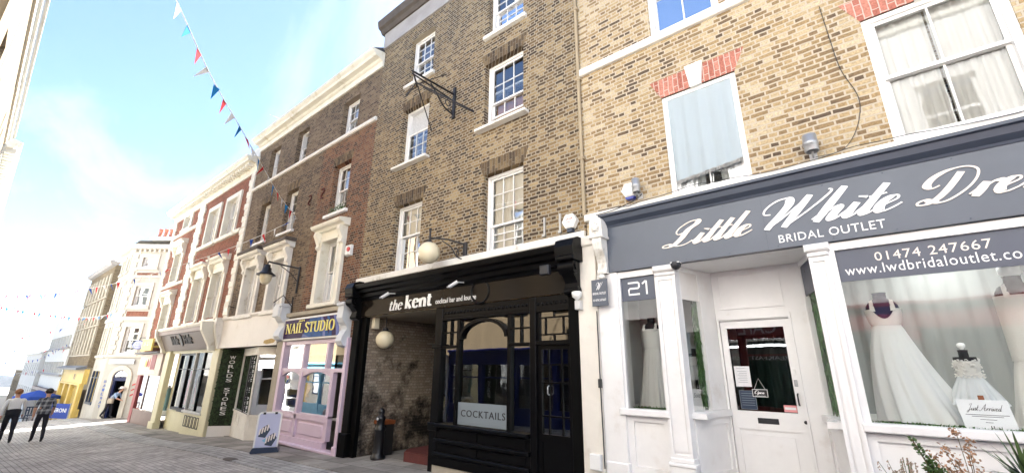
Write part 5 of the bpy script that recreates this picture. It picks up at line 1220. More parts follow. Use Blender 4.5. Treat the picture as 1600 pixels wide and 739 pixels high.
lsash(Wn[0], 2, 1); lsash(Wn[1], 1, 1, blind=(.93, 'lace_grey')); lsash(Wn[2], 2, 1)
MB().box(1.3, 2.0, .3, .32, L(2.3), L(2.8)).out('boarding', 'navy_paint', CB, local=True)
mb = MB(); K = mb.box
for (a, b, c, d) in Wn:
    K(a-.2, a+.005, -.05, .085, c-.1, d-.005); K(b-.005, b+.2, -.05, .085, c-.1, d-.005); K(a-.2, b+.2, -.05, .085, d-.005, d+.2); K(a-.25, b+.25, -.10, .1, c-.2, c-.08)
mb.profx([(0, L(8.3)), (-.06, L(8.3)), (-.08, L(8.45)), (-.30, L(8.5)), (-.36, L(8.62)), (-.38, L(8.75)), (0, L(8.85))], u0-.3, u1)
for k in range(12): K(u0+.05+.3*k, u0+.17+.3*k, -.24, 0, L(8.32), L(8.47))
K(u0-.05, u1, -.08, .0, L(2.03), L(2.16)); K(u0-.03, u1, -.06, 0, L(4.15), L(4.35)); K(u0-.03, u1, -.06, 0, L(6.72), L(6.86))
# arched surround
n = 14; cx = (dx0+dx1)/2; r0 = (dx1-dx0)/2; r1 = r0+.26
for i in range(n):
    a, b = math.pi*i/n, math.pi*(i+1)/n
    mb.polyxz([(cx+r0*math.cos(a), L(.92)+r0*math.sin(a)), (cx+r1*math.cos(a), L(.92)+r1*math.sin(a)), (cx+r1*math.cos(b), L(.92)+r1*math.sin(b)), (cx+r0*math.cos(b), L(.92)+r0*math.sin(b))], -.09, .05)
K(dx0-.26, dx0+.005, -.09, .015, L(-1.3), L(.92)); K(dx1-.005, dx1+.26, -.09, .015, L(-1.3), L(.92))
mb.out('stone_trim', 'corner_trim', CB, local=True)
# the arch's lunette: dark blue frame and a fanlight
mb = MB(); mb.polyxz([(cx+(r0+.002)*math.cos(math.pi*i/n), L(.92)+(r0+.002)*math.sin(math.pi*i/n)) for i in range(n+1)], -.012, -.004); mb.out('fanlight', 'glass_dark', CB, local=True)
mb = MB(); K = mb.box
K(dx0, dx0+.12, .02, .14, L(-1.3), L(.80)); K(dx1-.1, dx1, .02, .14, L(-1.3), L(.80)); K(dx0, dx1, -.02, .14, L(.74), L(.92))
for i in range(n):
    a, b = math.pi*i/n, math.pi*(i+1)/n; q = r0-.05
    mb.polyxz([(cx+r0*math.cos(a), L(.92)+r0*math.sin(a)), (cx+q*math.cos(a), L(.92)+q*math.sin(a)), (cx+q*math.cos(b), L(.92)+q*math.sin(b)), (cx+r0*math.cos(b), L(.92)+r0*math.sin(b))], -.03, -.01)
K(cx-.015, cx+.015, -.03, -.01, L(.92), L(.92)+r0)
mb.out('door_frame', 'dark_blue', CB, local=True)
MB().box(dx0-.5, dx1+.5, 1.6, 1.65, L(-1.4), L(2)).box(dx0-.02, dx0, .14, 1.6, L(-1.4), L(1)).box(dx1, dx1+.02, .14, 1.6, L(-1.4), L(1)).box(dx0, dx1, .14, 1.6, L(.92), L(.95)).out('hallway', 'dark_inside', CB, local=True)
mb = MB(); 
for (c, d) in ((4.38, 4.68), (6.88, 7.02)): mb.box(1.02, 2.3, -.012, 0, L(c), L(d))
mb.out('brick_band', 'red_brick', CB, local=True)
mb = MB()
z = 2.2; k = 0
while z < 8.2:
    mb.bbox(u0, u0+(.34 if k % 2 else .24), -.05, .02, L(z), L(z)+.25, .02); z += .26; k += 1
mb.out('quoins', 'corner_trim', CB, local=True)
mb = MB(); z = 2.2; k = 0
while z < 8.2: mb.bbox(2.5, 2.5+(.34 if k % 2 else .24), -.05, .02, L(z), L(z)+.25, .02); z += .26; k += 1
mb.out('quoins', 'corner_trim', CB, local=True)
sg = MB().box(.85, 2.28, -.10, -.06, L(1.66), L(1.93)).out('sign_board', 'pale_sign', CB, local=True)
mb = MB(); scribble(mb, 1.25, 1.95, L(1.75), L(1.81), -.10, 4); mb.out('lettering', 'letter_blue', sg, local=True)
mb = MB()
for k, ch in enumerate('RAILWAY'): letters(mb, ch, .80, .96, L(.62)-.22*k, L(.62)-.22*k+.15, -.01, .01)
mb.out('lettering', 'letter_blue', CB, local=True)
mb = MB()
for k in range(3): mb.polyxz([(2.46, L(.55)-.28*k), (2.60, L(.62)-.28*k), (2.62, L(.56)-.28*k), (2.44, L(.47)-.28*k)], -.02, -.005)
mb.out('red_marks', 'alarm_red', CB, local=True)
mb = MB(); y = fy0
for (a, b, c, d) in fl: mb.box(a-.15, a+.005, y-.05, y+.065, c-.1, d-.005); mb.box(b-.005, b+.15, y-.05, y+.065, c-.1, d-.005); mb.box(a-.15, b+.15, y-.05, y+.065, d-.005, d+.2); mb.box(a-.2, b+.2, y-.1, y+.1, c-.2, c-.08)
mb.profx([(y, 8.3), (y-.06, 8.3), (y-.08, 8.45), (y-.30, 8.5), (y-.36, 8.62), (y-.38, 8.75), (y, 8.85)], XL, fx0+.15)
mb.box(XL, fx0, y-.08, y, 2.03, 2.16); mb.box(XL, fx0, y-.06, y, 4.15, 4.35); mb.box(XL, fx0, y-.06, y, 6.72, 6.86); mb.out('flank_trim', 'corner_trim', CB)
mb = MB()
z = 2.2; k = 0
while z < 8.2: mb.bbox(fx0-(.34 if k % 2 else .24), fx0, y-.05, y+.02, z, z+.25, .02); z += .26; k += 1
mb.out('quoins', 'corner_trim', CB)
sw = MB().box(-37.6, -37.5, y-.02, y+.1, -.55, 1.25).box(-35.7, -35.6, y-.02, y+.1, -.55, 1.25).box(-36.65, -36.55, y-.02, y+.1, -.55, 1.25).box(-37.6, -35.6, y-.04, y+.1, -.62, -.5).box(-37.6, -35.6, y-.02, y+.1, .85, .9).out('shop_window', 'navy_paint', CB)
MB().quad((-37.6, y+.03, -.55), (-35.6, y+.03, -.55), (-35.6, y+.03, 1.25), (-37.6, y+.03, 1.25)).out('glass', 'glass_up', sw)
mb = MB(); zt = 8.85
mb.add([(XL, fy0+.2, zt), (fx0+.1, fy0+.3, zt), (T(u1, .3)[0], T(u1, .3)[1], zt), (T(3.6, 3)[0], T(3.6, 3)[1], zt+1.0), (XL, 4, zt+1.0)], [(0, 1, 4), (1, 2, 3), (1, 3, 4)]); mb.out('roof', 'corner_white', CB)
c0 = T(3.35, 2.2)
ch = MB().polyxy([T(.62, .9), T(2.0, .9), T(2.0, 1.6), T(.62, 1.6)], 8.6, 9.42).polyxy([T(.52, .8), T(2.1, .8), T(2.1, 1.7), T(.52, 1.7)], 9.42, 9.58).out('chimney_stack', 'worn_white', CB)
for k in range(4):
    q = T(.75+.36*k, 1.25); MB().lathe([(.14, 0), (.15, .1), (.12, .15), (.11, .55), (.14, .58), (.14, .66), (.09, .66)], (q[0], q[1], 9.58), 12).out('chimney_pot', 'terracotta', ch)
OV = thing('oval_hanging_sign', 'pale lilac oval hanging sign fixed beside the cream and red brick buildings', 'sign', (*T(2.55, -.42), 2.72), RZ)
R_ = ROOT[OV.name]
mb = MB(); mb.lathe([(.001, -.02), (.30, -.02), (.30, .02), (.001, .02)], (0, 0, 0), 28, axis='y'); mb.v = [(x, y, z*.80) for x, y, z in mb.v]; mb.out('board', 'lilac_sign', OV, local=True)
mb = MB(); mb.lathe([(.285, -.025), (.31, -.03), (.315, .03), (.285, .025)], (0, 0, 0), 28, axis='y', caps=False); mb.v = [(x, y, z*.80) for x, y, z in mb.v]; mb.out('rim', 'letter_blue', OV, local=True)
mb = MB(); scribble(mb, -.12, .12, .03, .10, -.02, 5); scribble(mb, -.2, .2, -.09, -.02, -.02, 6); mb.out('lettering', 'letter_blue', OV, local=True)
MB().tube([(0, 0, .24), (0, .02, .40), (0, .45, .42)], .015, 6).out('bracket', 'iron', OV, local=True)

# ================================================================== tan brick block, white modern block, far ends
TB = thing('tan_brick_building', 'tan brick block with rows of tall windows above a yellow shop front', 'building', (-42, -.9, zg(-42)))
Y = -.9; x0, x1 = -46.6, -38.12
rows = [(6.0, 7.3), (2.35, 3.85)]; rows2 = [(4.2, 5.6)]
mb = MB(); holes = []
for (a, b) in rows+rows2: holes += [(x0+.5+i*1.14, x0+1.15+i*1.14, a, b) for i in range(7)]
wall(mb, x0, x1, 1.4, 8.0, holes, Y, .2); shell(mb, x0, x1, 1.4, 8.0, Y, 6); mb.out('wall', 'tan_brick', TB)
for h in holes: sash(TB, *h, 1, 1, Y+.12, sill=(.06, .05-Y, .05) if False else None, fw=.05, curtain=None)
mb = MB()
for (a, b) in rows+rows2:
    for i in range(8): mb.bbox(x0+.14+i*1.14, x0+.44+i*1.14, Y-.10, Y, a-.1, b+.1, .02)
    mb.bbox(x0, x1, Y-.07, Y, a-.2, a-.1, .02)
mb.out('window_pier', 'stone', TB)
mb = MB(); mb.profx([(Y, 7.9), (Y-.2, 7.95), (Y-.3, 8.1), (Y-.3, 8.2), (Y+.2, 8.2)], x0-.1, x1+.05); mb.polyxz([(-42.5, 8.2), (-38.3, 8.2), (-39.6, 8.75), (-41.2, 8.75)], Y, Y+.3); mb.out('cornice', 'grey_frieze', TB)
MB().profx([(Y, 1.36), (Y-.45, 1.30), (Y-.5, 1.42), (Y, 1.56)], x0, x1).out('ledge', 'lead', TB)
mb = MB(); zb = zg(-46)-.2
mb.box(x0, x1, Y-.05, Y+.2, .45, 1.34); mb.box(x0, x1, Y, Y+.2, zb, -1.0)
for x in (x0+.2, -44.0, -41.6, -38.4): mb.bbox(x-.25, x+.25, Y-.12, Y+.1, zb, .45, .02)
mb.bbox(x0, x1, Y-.14, Y, .36, .48, .02); mb.out('shop_front', 'yellow_shop', TB)
mb = MB()
for (a, b) in ((-45.9, -44.3), (-43.7, -41.9), (-41.3, -38.8)):
    for k in range(4): mb.bbox(a+(b-a)*k/4+.05, a+(b-a)*(k+1)/4-.03, Y+.06, Y+.14, -1.0, .36, .01)
mb.out('shop_doors', 'yellow_deep', TB)
mb = MB(); scribble(mb, -41.5, -40.8, .68, 1.05, Y-.05, 8, t=.02); mb.out('lettering', 'stone', TB)
WB = thing('modern_white_building', 'modern white block with long dark strip windows', 'building', (-53, -1, zg(-53)))
Y = -1.0; x0, x1 = -59.5, -46.62
hs = [(x0+.4+1.5*i, x0+1.72+1.5*i, a, b) for (a, b) in ((2.95, 3.85), (.95, 1.85)) for i in range(8)]
mb = MB(); wall(mb, x0, x1, -.2, 5.3, hs, Y, .25); shell(mb, x0, x1, -.2, 5.3, Y, 6); mb.out('wall', 'render_white', WB)
for h in hs:
    f_ = MB().box(h[0], h[0]+.06, Y+.1, Y+.16, h[2], h[3]).box(h[1]-.06, h[1], Y+.1, Y+.16, h[2], h[3]).box(h[0]+.06, h[1]-.06, Y+.1, Y+.16, h[3]-.06, h[3]).box(h[0]+.06, h[1]-.06, Y+.1, Y+.16, h[2], h[2]+.06).out('window', 'grey_plastic', WB)
    MB().quad((h[0], Y+.13, h[2]), (h[1], Y+.13, h[2]), (h[1], Y+.13, h[3]), (h[0], Y+.13, h[3])).out('glass', 'glass_dark', f_)
MB().bbox(x0, x1, Y-.15, Y, .78, .92, .02).bbox(x0, x1, Y-.15, Y, 2.78, 2.92, .02).out('sill_band', 'grey_frieze', WB)
mb = MB(); mb.box(x0, x1, Y+.1, Y+.3, zg(-59)-.4, -.2); mb.box(x0, x1, Y-.3, Y+.1, -.45, -.2); mb.out('shop_front', 'brown_paint', WB)
mb = MB()
for i in range(5): mb.quad((x0+.5+2.5*i, Y+.09, -2.0), (x0+2.6+2.5*i, Y+.09, -2.0), (x0+2.6+2.5*i, Y+.09, -.5), (x0+.5+2.5*i, Y+.09, -.5))
mb.out('shop_window', 'glass_up', WB)
def far_block(name, label, x0, x1, y, z1, m, rows, cols, ww=.5, wm='glass_dark', ydep=9):
    t = thing(name, label, 'building', ((x0+x1)/2, y, zg((x0+x1)/2)-.3))
    hs = []
    for (a, b) in rows: hs += [(x0+(x1-x0)*(i+.5-ww/2)/cols, x0+(x1-x0)*(i+.5+ww/2)/cols, a, b) for i in range(cols)]
    mb = MB(); wall(mb, x0, x1, zg(x0)-1, z1, hs, y, .2); shell(mb, x0, x1, zg(x0)-1, z1, y, y+ydep); mb.out('wall', m, t)
    for h in hs:
        f_ = MB().box(h[0], h[0]+.07, y+.1, y+.15, h[2], h[3]).box(h[1]-.07, h[1], y+.1, y+.15, h[2], h[3]).box(h[0]+.07, h[1]-.07, y+.1, y+.15, h[3]-.07, h[3]).out('window', 'white_paint', t)
        MB().quad((h[0], y+.13, h[2]), (h[1], y+.13, h[2]), (h[1], y+.13, h[3]), (h[0], y+.13, h[3])).out('glass', wm, f_)
    MB().bbox(x0-.1, x1+.1, y-.15, y+.3, z1-.02, z1+.18, .03).out('parapet', 'render_white', t)
    return t
far_block('grid_front_building', 'far pale orange block with a grid of panels above the white strip windows', -70, -57, 2.5, 7.2, 'grid_orange', [(5.6, 6.9), (3.9, 5.2), (2.2, 3.5)], 9, .6)
far_block('pale_terrace_building', 'far pale rendered building below the white strip window block', -74, -59.6, -1.3, 2.6, 'plaster_pale', [(.6, 1.8), (-1.6, -.4)], 8, .4)
fy = far_block('end_of_street_building', 'far white shop building with a yellow sign at the end of the street', -104, -90, -6.5, -2.2, 'render_white', [(-4.2, -3.2)], 6, .5, ydep=12)
MB().box(-104, -89.7, -6.7, -6.4, -5.6, -5.0).box(-89.99, -89.7, -6.4, 5, -5.6, -5.0).out('sign_board', 'yellow_shop', fy)
far_block('low_brick_building', 'far low brick building at the bottom of the street', -88, -76, -1.0, 1.0, 'tan_brick', [(-1.4, -.2), (-4.2, -3.0)], 6, .4)

# ================================================================== the opposite side (sunlit, seen at the top left and in the glass)
YO = -6.93
def opp(name, label, x0, x1, z1, m, rows, cols, shop_m, ww=.4, cornice=('cream_paint', .24, .4), shop_z=2.45, base=.0):
    t = thing(name, label, 'building', ((x0+x1)/2, YO, zg((x0+x1)/2)))
    G = zg((x0+x1)/2)
    hs = []
    for (a, b) in rows: hs += [(x0+(x1-x0)*(i+.5-ww/2)/cols, x0+(x1-x0)*(i+.5+ww/2)/cols, a, b) for i in range(cols)]
    mb = MB(); wall(mb, x0, x1, G+shop_z+.55, z1, hs, YO, -.22); shell(mb, x0, x1, G+shop_z+.55, z1, YO, YO-7); mb.out('wall', m, t)
    for h in hs:
        y = YO-.12; mb = MB(); mb.box(h[0], h[0]+.07, y-.06, y+.03, h[2], h[3]); mb.box(h[1]-.07, h[1], y-.06, y+.03, h[2], h[3]); mb.box(h[0]+.07, h[1]-.07, y-.06, y+.03, h[3]-.07, h[3]); mb.box(h[0]+.07, h[1]-.07, y-.06, y+.03, h[2], h[2]+.07)
        zm = (h[2]+h[3])/2; mb.box(h[0]+.07, h[1]-.07, y-.05, y+.02, zm-.025, zm+.025); xm = (h[0]+h[1])/2; mb.box(xm-.015, xm+.015, y-.04, y+.01, h[2]+.07, h[3]-.07)
        f_ = mb.out('window', 'white_paint', t); MB().quad((h[0], y, h[2]), (h[1], y, h[2]), (h[1], y, h[3]), (h[0], y, h[3])).out('glass', 'glass_up', f_)
        MB().box(h[0]-.1, h[1]+.1, YO-.05, YO+.10, h[2]-.12, h[2]).out('sill', 'cream_paint', f_)
    cm, pr, ch_ = cornice
    MB().profx([(YO, z1-ch_), (YO+.06, z1-ch_), (YO+.08, z1-ch_*.6), (YO+pr*.6, z1-ch_*.5), (YO+pr*.75, z1-ch_*.25), (YO+pr, z1-ch_*.15), (YO+pr, z1), (YO-.2, z1+.08)], x0, x1).out('cornice', cm, t)
    # shop front
    mb = MB(); mb.box(x0, x1, YO-.1, YO+.08, G+shop_z, G+shop_z+.55); mb.box(x0, x1, YO+.08, YO+.2, G+shop_z+.5, G+shop_z+.58)
    n = max(2, round((x1-x0)/1.8))
    for i in range(n+1): xx = x0+(x1-x0)*i/n; mb.box(max(x0, xx-.1), min(x1, xx+.1), YO-.1, YO+.05, G-.2, G+shop_z)
    mb.box(x0, x1, YO-.1, YO+.03, G-.2, G+.6); mb.box(x0, x1, YO-.08, YO, G+shop_z-.5, G+shop_z-.44); mb.out('shop_front', shop_m, t)
    MB().quad((x0, YO-.05, G+.6), (x1, YO-.05, G+.6), (x1, YO-.05, G+shop_z), (x0, YO-.05, G+shop_z)).out('shop_window', 'glass_shop', t)
    mb = MB(); mb.box(x0, x1, YO-2.6, YO-2.5, G-.2, G+shop_z+.5); mb.box(x0, x1, YO-2.5, YO-.1, G-.1, G); mb.box(x0, x0+.05, YO-2.5, YO-.1, G, G+shop_z+.5); mb.box(x1-.05, x1, YO-2.5, YO-.1, G, G+shop_z+.5); mb.box(x0, x1, YO-2.5, YO-.1, G+shop_z, G+shop_z+.05); mb.out('shop_room', 'room_inside', t)
    return t, G
t, G = opp('cafe_building', 'cream rendered building with a dark red cafe front seen in the bridal shop door glass', -6.8, 6.5, 10.2, 'render_yellow', [(3.9, 5.5), (6.6, 8.2)], 5, 'cafe_red', shop_z=2.5)
fl_ = lambda u, w, d: (u, d, w)
mb = MB(); letters(mb, 'CAFE', 0, 1.0, 0, .32, 0, .02, fn=lambda u, w, d: (-2.05-u*1.0, YO+.08-d, 2.60+w)); mb.out('lettering', 'letter_white', t)
mb = MB(); letters(mb, 'BREAKFAST - LUNCH -', 0, 2.1, 0, .12, 0, .004, fn=lambda u, w, d: (-1.75-u*1.0, YO-.02-d, 1.86+w)); mb.out('lettering', 'letter_white', t)
drape(-4.2, -.5, .4, 1.85, YO-.4, .03, 18, seed=2).out('curtain', 'cafe_curtain', t)
MB().box(-4.2, -1.0, YO-.5, YO-.42, 2.25, 2.29).box(-3.6, -.6, YO-1.0, YO-.92, 2.30, 2.34).out('tube_light', 'tube_light', t)
t, G = opp('blue_shop_building', 'tan rendered building with a deep blue shop front seen in the pub glass', -13.9, -6.85, 10.65, 'render_tan', [(3.7, 5.3), (6.4, 8.0)], 3, 'shop_blue', shop_z=2.1)
opp('white_shop_building', 'cream cornice building with a white shop front at the top left edge', -20.2, -13.95, 10.65, 'render_tan', [(3.6, 5.2), (6.4, 8.0)], 3, 'white_paint', ww=.25, shop_z=2.2)
opp('pale_blue_shop_building', 'cream cornice building with a sky blue shop front reflected in the nail studio glass', -26.4, -20.25, 10.7, 'render_tan', [(3.4, 5.2), (6.2, 7.8), (8.7, 9.6)], 4, 'sky_blue_paint', ww=.22, shop_z=2.2)
opp('dentil_cornice_building', 'white building with a deep bracketed eaves cornice at the left edge', -44, -26.45, 10.6, 'render_white', [(2.9, 4.6), (5.8, 7.4)], 6, 'white_paint', ww=.25, cornice=('cream_paint', .50, .7), shop_z=1.6)
mb = MB(); den = [o for o in bpy.data.objects if o.name == 'dentil_cornice_building'][0]
for k in range(40): x = -43.9+.44*k; mb = MB().box(x, x+.2, YO, YO+.40, 10.02, 10.24); mb.out('bracket', 'cream_paint', den)
# ================================================================== things fixed to the fronts
# hanging pale blue cloth over the bridal shop's small window
hc = drape(-1.83, -.83, 4.25, 5.62, .045, .016, 5, nz=14, seed=21, hang=lambda u: 4.20+.12*u)
t = thing('hanging_cloth', 'pale blue fringed cloth hung over the small window above the bridal shop', 'cloth', (-1.33, .045, 4.2))
c_ = hc.out('cloth', 'blue_cloth', t)
mb = MB(); rr = random.Random(2)
for k in range(130):
    u = k/129; x = -1.83+1.0*u; z = 4.21+.12*u; mb.tube([(x, .045+rr.uniform(-.012, .012), z), (x+rr.uniform(-.006, .006), .045+rr.uniform(-.015, .015), z-.055)], .003, 4, cap=False)
mb.out('fringe', 'curtain_grey', c_)
# downpipe
t = thing('drainpipe', 'thin beige drainpipe running down the joint between the pub and the bridal shop', 'pipe', (-3.29, -.05, 3.98))
mb = MB().tube([(-3.29, -.05, 3.98), (-3.29, -.05, 11.2)], .032, 10); mb.out('pipe', 'pipe_beige', t)
for z in (5.0, 6.6, 8.2, 9.8): MB().bbox(-3.345, -3.235, -.09, -.0, z, z+.05, .01).out('pipe_clip', 'pipe_beige', t)
# alarm boxes
def hexbox(name, label, c, r, col2, lab2):
    t = thing(name, label, 'alarm box', c)
    mb = MB(); mb.polyxz([(c[0]+r*math.cos(rad(60*k)), c[2]+r*math.sin(rad(60*k))) for k in range(6)], c[1]-.07, c[1]+.03); mb.polyxz([(c[0]+r*.86*math.cos(rad(60*k)), c[2]+r*.86*math.sin(rad(60*k))) for k in range(6)], c[1]-.085, c[1]-.06); mb.out('case', 'white_plastic', t)
    MB().box(c[0]-.05, c[0]+.05, c[1]-.06, c[1]+.02, c[2]-r-.045, c[2]-r*.86).out('strobe', col2, t)
    mb = MB(); scribble(mb, c[0]-.085, c[0]+.085, c[2]+.02, c[2]+.06, c[1]-.085, 2, t=.002); scribble(mb, c[0]-.05, c[0]+.05, c[2]-.03, c[2]-.01, c[1]-.085, 3, t=.002)
    mb.out('lettering', 'alarm_red' if col2 != 'alarm_blue' else 'white_plastic', t)
hexbox('alarm_box', 'white six-sided alarm box with red print above the pub cornice by the drainpipe', (-3.56, -.03, 3.93), .14, 'navy_paint', 'MONITOR')
t = thing('alarm_box', 'white six-sided alarm box with a blue light under it, left of the cloth window', 'alarm box', (-2.46, 0, 4.2))
mb = MB(); c = (-2.47, -.03, 4.21); r = .125
mb.polyxz([(c[0]+r*math.cos(rad(60*k)), c[2]+r*math.sin(rad(60*k))) for k in range(6)], c[1]-.07, c[1]+.03); mb.polyxz([(c[0]+r*.84*math.cos(rad(60*k)), c[2]+r*.84*math.sin(rad(60*k))) for k in range(6)], c[1]-.085, c[1]-.06); mb.out('case', 'white_plastic', t)
MB().polyxz([(c[0]-.075, c[2]-.108), (c[0]+.075, c[2]-.108), (c[0]+.055, c[2]-.15), (c[0]-.055, c[2]-.15)], c[1]-.06, c[1]+.02).out('strobe', 'alarm_blue', t)
t = thing('alarm_box', 'small white alarm box with a red disc on the brown brick beside the cream window', 'alarm box', (-10.53, 0, 4.6))
MB().bbox(-10.66, -10.40, -.10, 0, 4.44, 4.73, .03).out('case', 'white_plastic', t); MB().lathe([(.06, -.12), (.07, -.09)], (-10.47, 0, 4.60), 14, axis='y').out('disc', 'alarm_red', t)
# cylinder floodlights over the bridal sign
for (x, z, lab) in ((-.12, 4.17, 'grey cylinder floodlight between the two first floor windows above the bridal sign'), (-2.33, 4.22, 'small grey cylinder floodlight beside the blue-bottomed alarm box')):
    t = thing('floodlight', lab, 'light', (x, 0, z), group='cylinder lights above the bridal sign')
    k = .075 if x > -1 else .06
    mb = MB(); mb.lathe([(k*.7, .12), (k, .11), (k, .02), (k*1.1, .015), (k*1.1, -.02), (k, -.025), (k, -.10), (k*.9, -.11), (k*.9, -.06)], (x, -.15, z), 16, caps=False); mb.lathe([(.001, -.07), (k*.9, -.07)], (x, -.15, z), 16, caps=False); mb.out('lamp_body', 'grey_metal', t)
    MB().tube([(x, 0, z-.12), (x, -.08, z-.15), (x, -.15, z-.10)], .012, 6).box(x-.04, x+.04, -.02, 0, z-.17, z-.08).out('arm', 'grey_plastic', t)
# trailing cables on the bridal front
t = thing('trailing_cable', 'thin dark cable looping down the yellow brick above the bridal sign', 'cable', (.25, 0, 4.0))
rr = random.Random(8); c = []
for x in [i*.25 for i in range(-12, 17)]: c.append((x, -.115, 3.985+.03*math.sin(x*3.1)+rr.uniform(-.012, .012)))
mb = MB(); mb.tube(smooth(c, 4), .005, 5)
mb.tube(smooth([(.28, -.012, 6.1), (.30, -.012, 5.6), (.33, -.012, 5.1), (.42, -.012, 4.7), (.40, -.012, 4.45), (.30, -.012, 4.2), (.15, -.05, 4.03), (-.1, -.11, 4.0)], 6), .004, 5)
mb.tube(smooth([(-3.0, -.2, 3.88), (-2.7, -.21, 3.89), (-2.4, -.12, 4.0), (-2.3, -.02, 4.12)], 5), .008, 5); mb.out('wire', 'cable', t)
# projecting bridal sign
t = thing('projecting_sign', 'small slate blue projecting sign with a script W at the left of the bridal shop', 'sign', (-3.03, -.15, 2.65))
MB().bbox(-3.16, -2.90, -.165, -.145, 2.46, 2.86, .003).out('board', 'slate_blue', t)
mb = MB(); stroke_text(mb, 'W', 'script', (-3.08, -2.97, 2.70, 2.82), -.165, .003, .3, .09, slant=.4); letters(mb, 'BRIDAL OUTLET', -3.14, -2.92, 2.63, 2.665, -.165, .003); letters(mb, '01474 247667', -3.135, -2.925, 2.53, 2.565, -.165, .003); mb.out('lettering', 'letter_white', t)
MB().box(-3.12, -3.10, -.145, -.02, 2.50, 2.53).box(-3.12, -3.10, -.145, -.02, 2.80, 2.83).out('bracket', 'iron', t)
# bulkhead lamp on the pier
t = thing('bulkhead_lamp', 'small white bowl lamp on the stone pier right of the pub', 'lamp', (-3.42, -.06, 2.5))
MB().lathe([(.03, -.06), (.075, -.02), (.085, .05), (.07, .06)], (-3.44, -.13, 2.66), 16).out('bowl', 'white_plastic', t); MB().bbox(-3.48, -3.38, -.15, -.06, 2.44, 2.58, .01).out('sensor_box', 'grey_plastic', t); MB().tube([(-3.44, -.13, 2.58), (-3.44, -.13, 2.62)], .03, 8).out('neck', 'grey_plastic', t)
t = thing('junction_box', 'white plastic box with a dark cable low on the stone pier', 'box', (-3.25, -.06, .3))
MB().bbox(-3.34, -3.17, -.13, -.06, .22, .42, .012).out('case', 'white_plastic', t); MB().tube([(-3.135, -.07, .25), (-3.14, -.07, 1.3), (-3.14, -.07, 2.4)], .009, 6).bbox(-3.165, -3.115, -.10, -.06, 1.30, 1.42, .008).out('cable', 'cable', t)
t = thing('dome_camera', 'small dark dome camera under the bridal sign', 'camera', (-1.92, -.02, 2.93))
MB().lathe([(.06, .03), (.07, .0), (.06, -.04), (.03, -.07), (.001, -.075)], (-1.88, -.10, 2.94), 16).out('dome', 'iron', t); MB().box(-1.94, -1.82, -.15, -.05, 2.955, 2.969).out('base', 'white_plastic', t)
# pub globe lamp on a scrolled bracket
t = thing('globe_lamp', 'cream globe lamp on a black scrolled bracket above the pub cornice', 'lamp', (-6.12, 0, 3.8))
MB().ball((-6.66, -.48, 3.80), .225, 24).out('globe', 'globe', t)
mb = MB(); mb.bbox(-6.14, -6.04, -.05, 0, 3.52, 4.02, .012)
mb.tube([(-6.09, -.03, 3.98), (-6.35, -.25, 4.08), (-6.66, -.48, 4.12)], .018, 6); mb.tube([(-6.66, -.48, 4.28), (-6.66, -.48, 4.0)], .022, 6); mb.lathe([(.05, -.02), (.07, .0), (.03, .05)], (-6.66, -.48, 4.02), 12)
sp_ = [(-6.09-.05-.10*k/14*1.2+.07*math.cos(k*.55), -.04-.11*k/14, 3.82+.09*math.sin(k*.55)) for k in range(15)]; mb.tube(sp_, .011, 5)
mb.tube(smooth([(-6.09, -.04, 3.66), (-6.2, -.14, 3.72), (-6.3, -.22, 3.92), (-6.45, -.33, 4.05)], 6), .013, 5)
mb.ball((-6.66, -.48, 4.30), .035, 10); mb.out('bracket', 'iron', t)
t = thing('globe_lamp', 'cream globe lamp hanging from the ceiling of the pub passage', 'lamp', (-8.75, .35, 2.1))
gx, gy, gz = -9.02, .30, 2.20
MB().ball((gx, gy, gz), .21, 24).out('globe', 'globe', t); MB().tube([(gx, gy, gz+.20), (gx, gy, 2.74)], .014, 6).lathe([(.07, 0), (.09, -.03), (.05, .05)], (gx, gy, gz+.22), 12).out('rod', 'iron', t)
t = thing('wall_speaker', 'small pale box speaker hung under the passage ceiling beside the globe', 'speaker', (-9.3, .2, 2.5)); MB().bbox(-9.36, -9.24, .12, .26, 2.46, 2.72, .01).out('case', 'blind_cream', t); MB().tube([(-9.30, .19, 2.72), (-9.30, .19, 2.745)], .02, 6).out('mount', 'iron', t)
for (x, m, lab) in ((-8.25, 'grey_plastic', 'pale spotlight under the pub cornice above the word the'), (-6.05, 'grey_plastic', 'pale spotlight under the middle of the pub cornice'), (-3.85, 'iron', 'black floodlight under the right end of the pub cornice')):
    t = thing('spotlight', lab, 'light', (x, -.2, 3.1), group='spotlights under the pub cornice')
    if m == 'iron': MB().bbox(x-.11, x+.07, -.42, -.34, 3.0, 3.16, .015).out('lamp_head', m, t)
    else: MB().tube([(x+.03, -.26, 3.16), (x-.07, -.38, 3.05)], .036, 10).lathe([(.045, -.01), (.045, .01)], (x-.07, -.38, 3.05), 10).out('lamp_head', m, t)
    MB().tube([(x+.04, -.1, 3.17), (x+.02, -.28, 3.15)], .014, 6).out('arm', m, t)
for (x, lab) in ((-4.12, 'left of two short grey iron straps fixed in the brick above the pub cornice'), (-3.79, 'right of two short grey iron straps fixed in the brick above the pub cornice')):
    o = MB().box(x-.018, x+.018, -.02, .0, 3.78, 4.14).box(x-.03, x+.03, -.045, -.02, 3.78, 3.82).out('iron_strap', 'grey_metal'); o['label'] = lab; o['category'] = 'bracket'; o['group'] = 'iron straps above the pub'
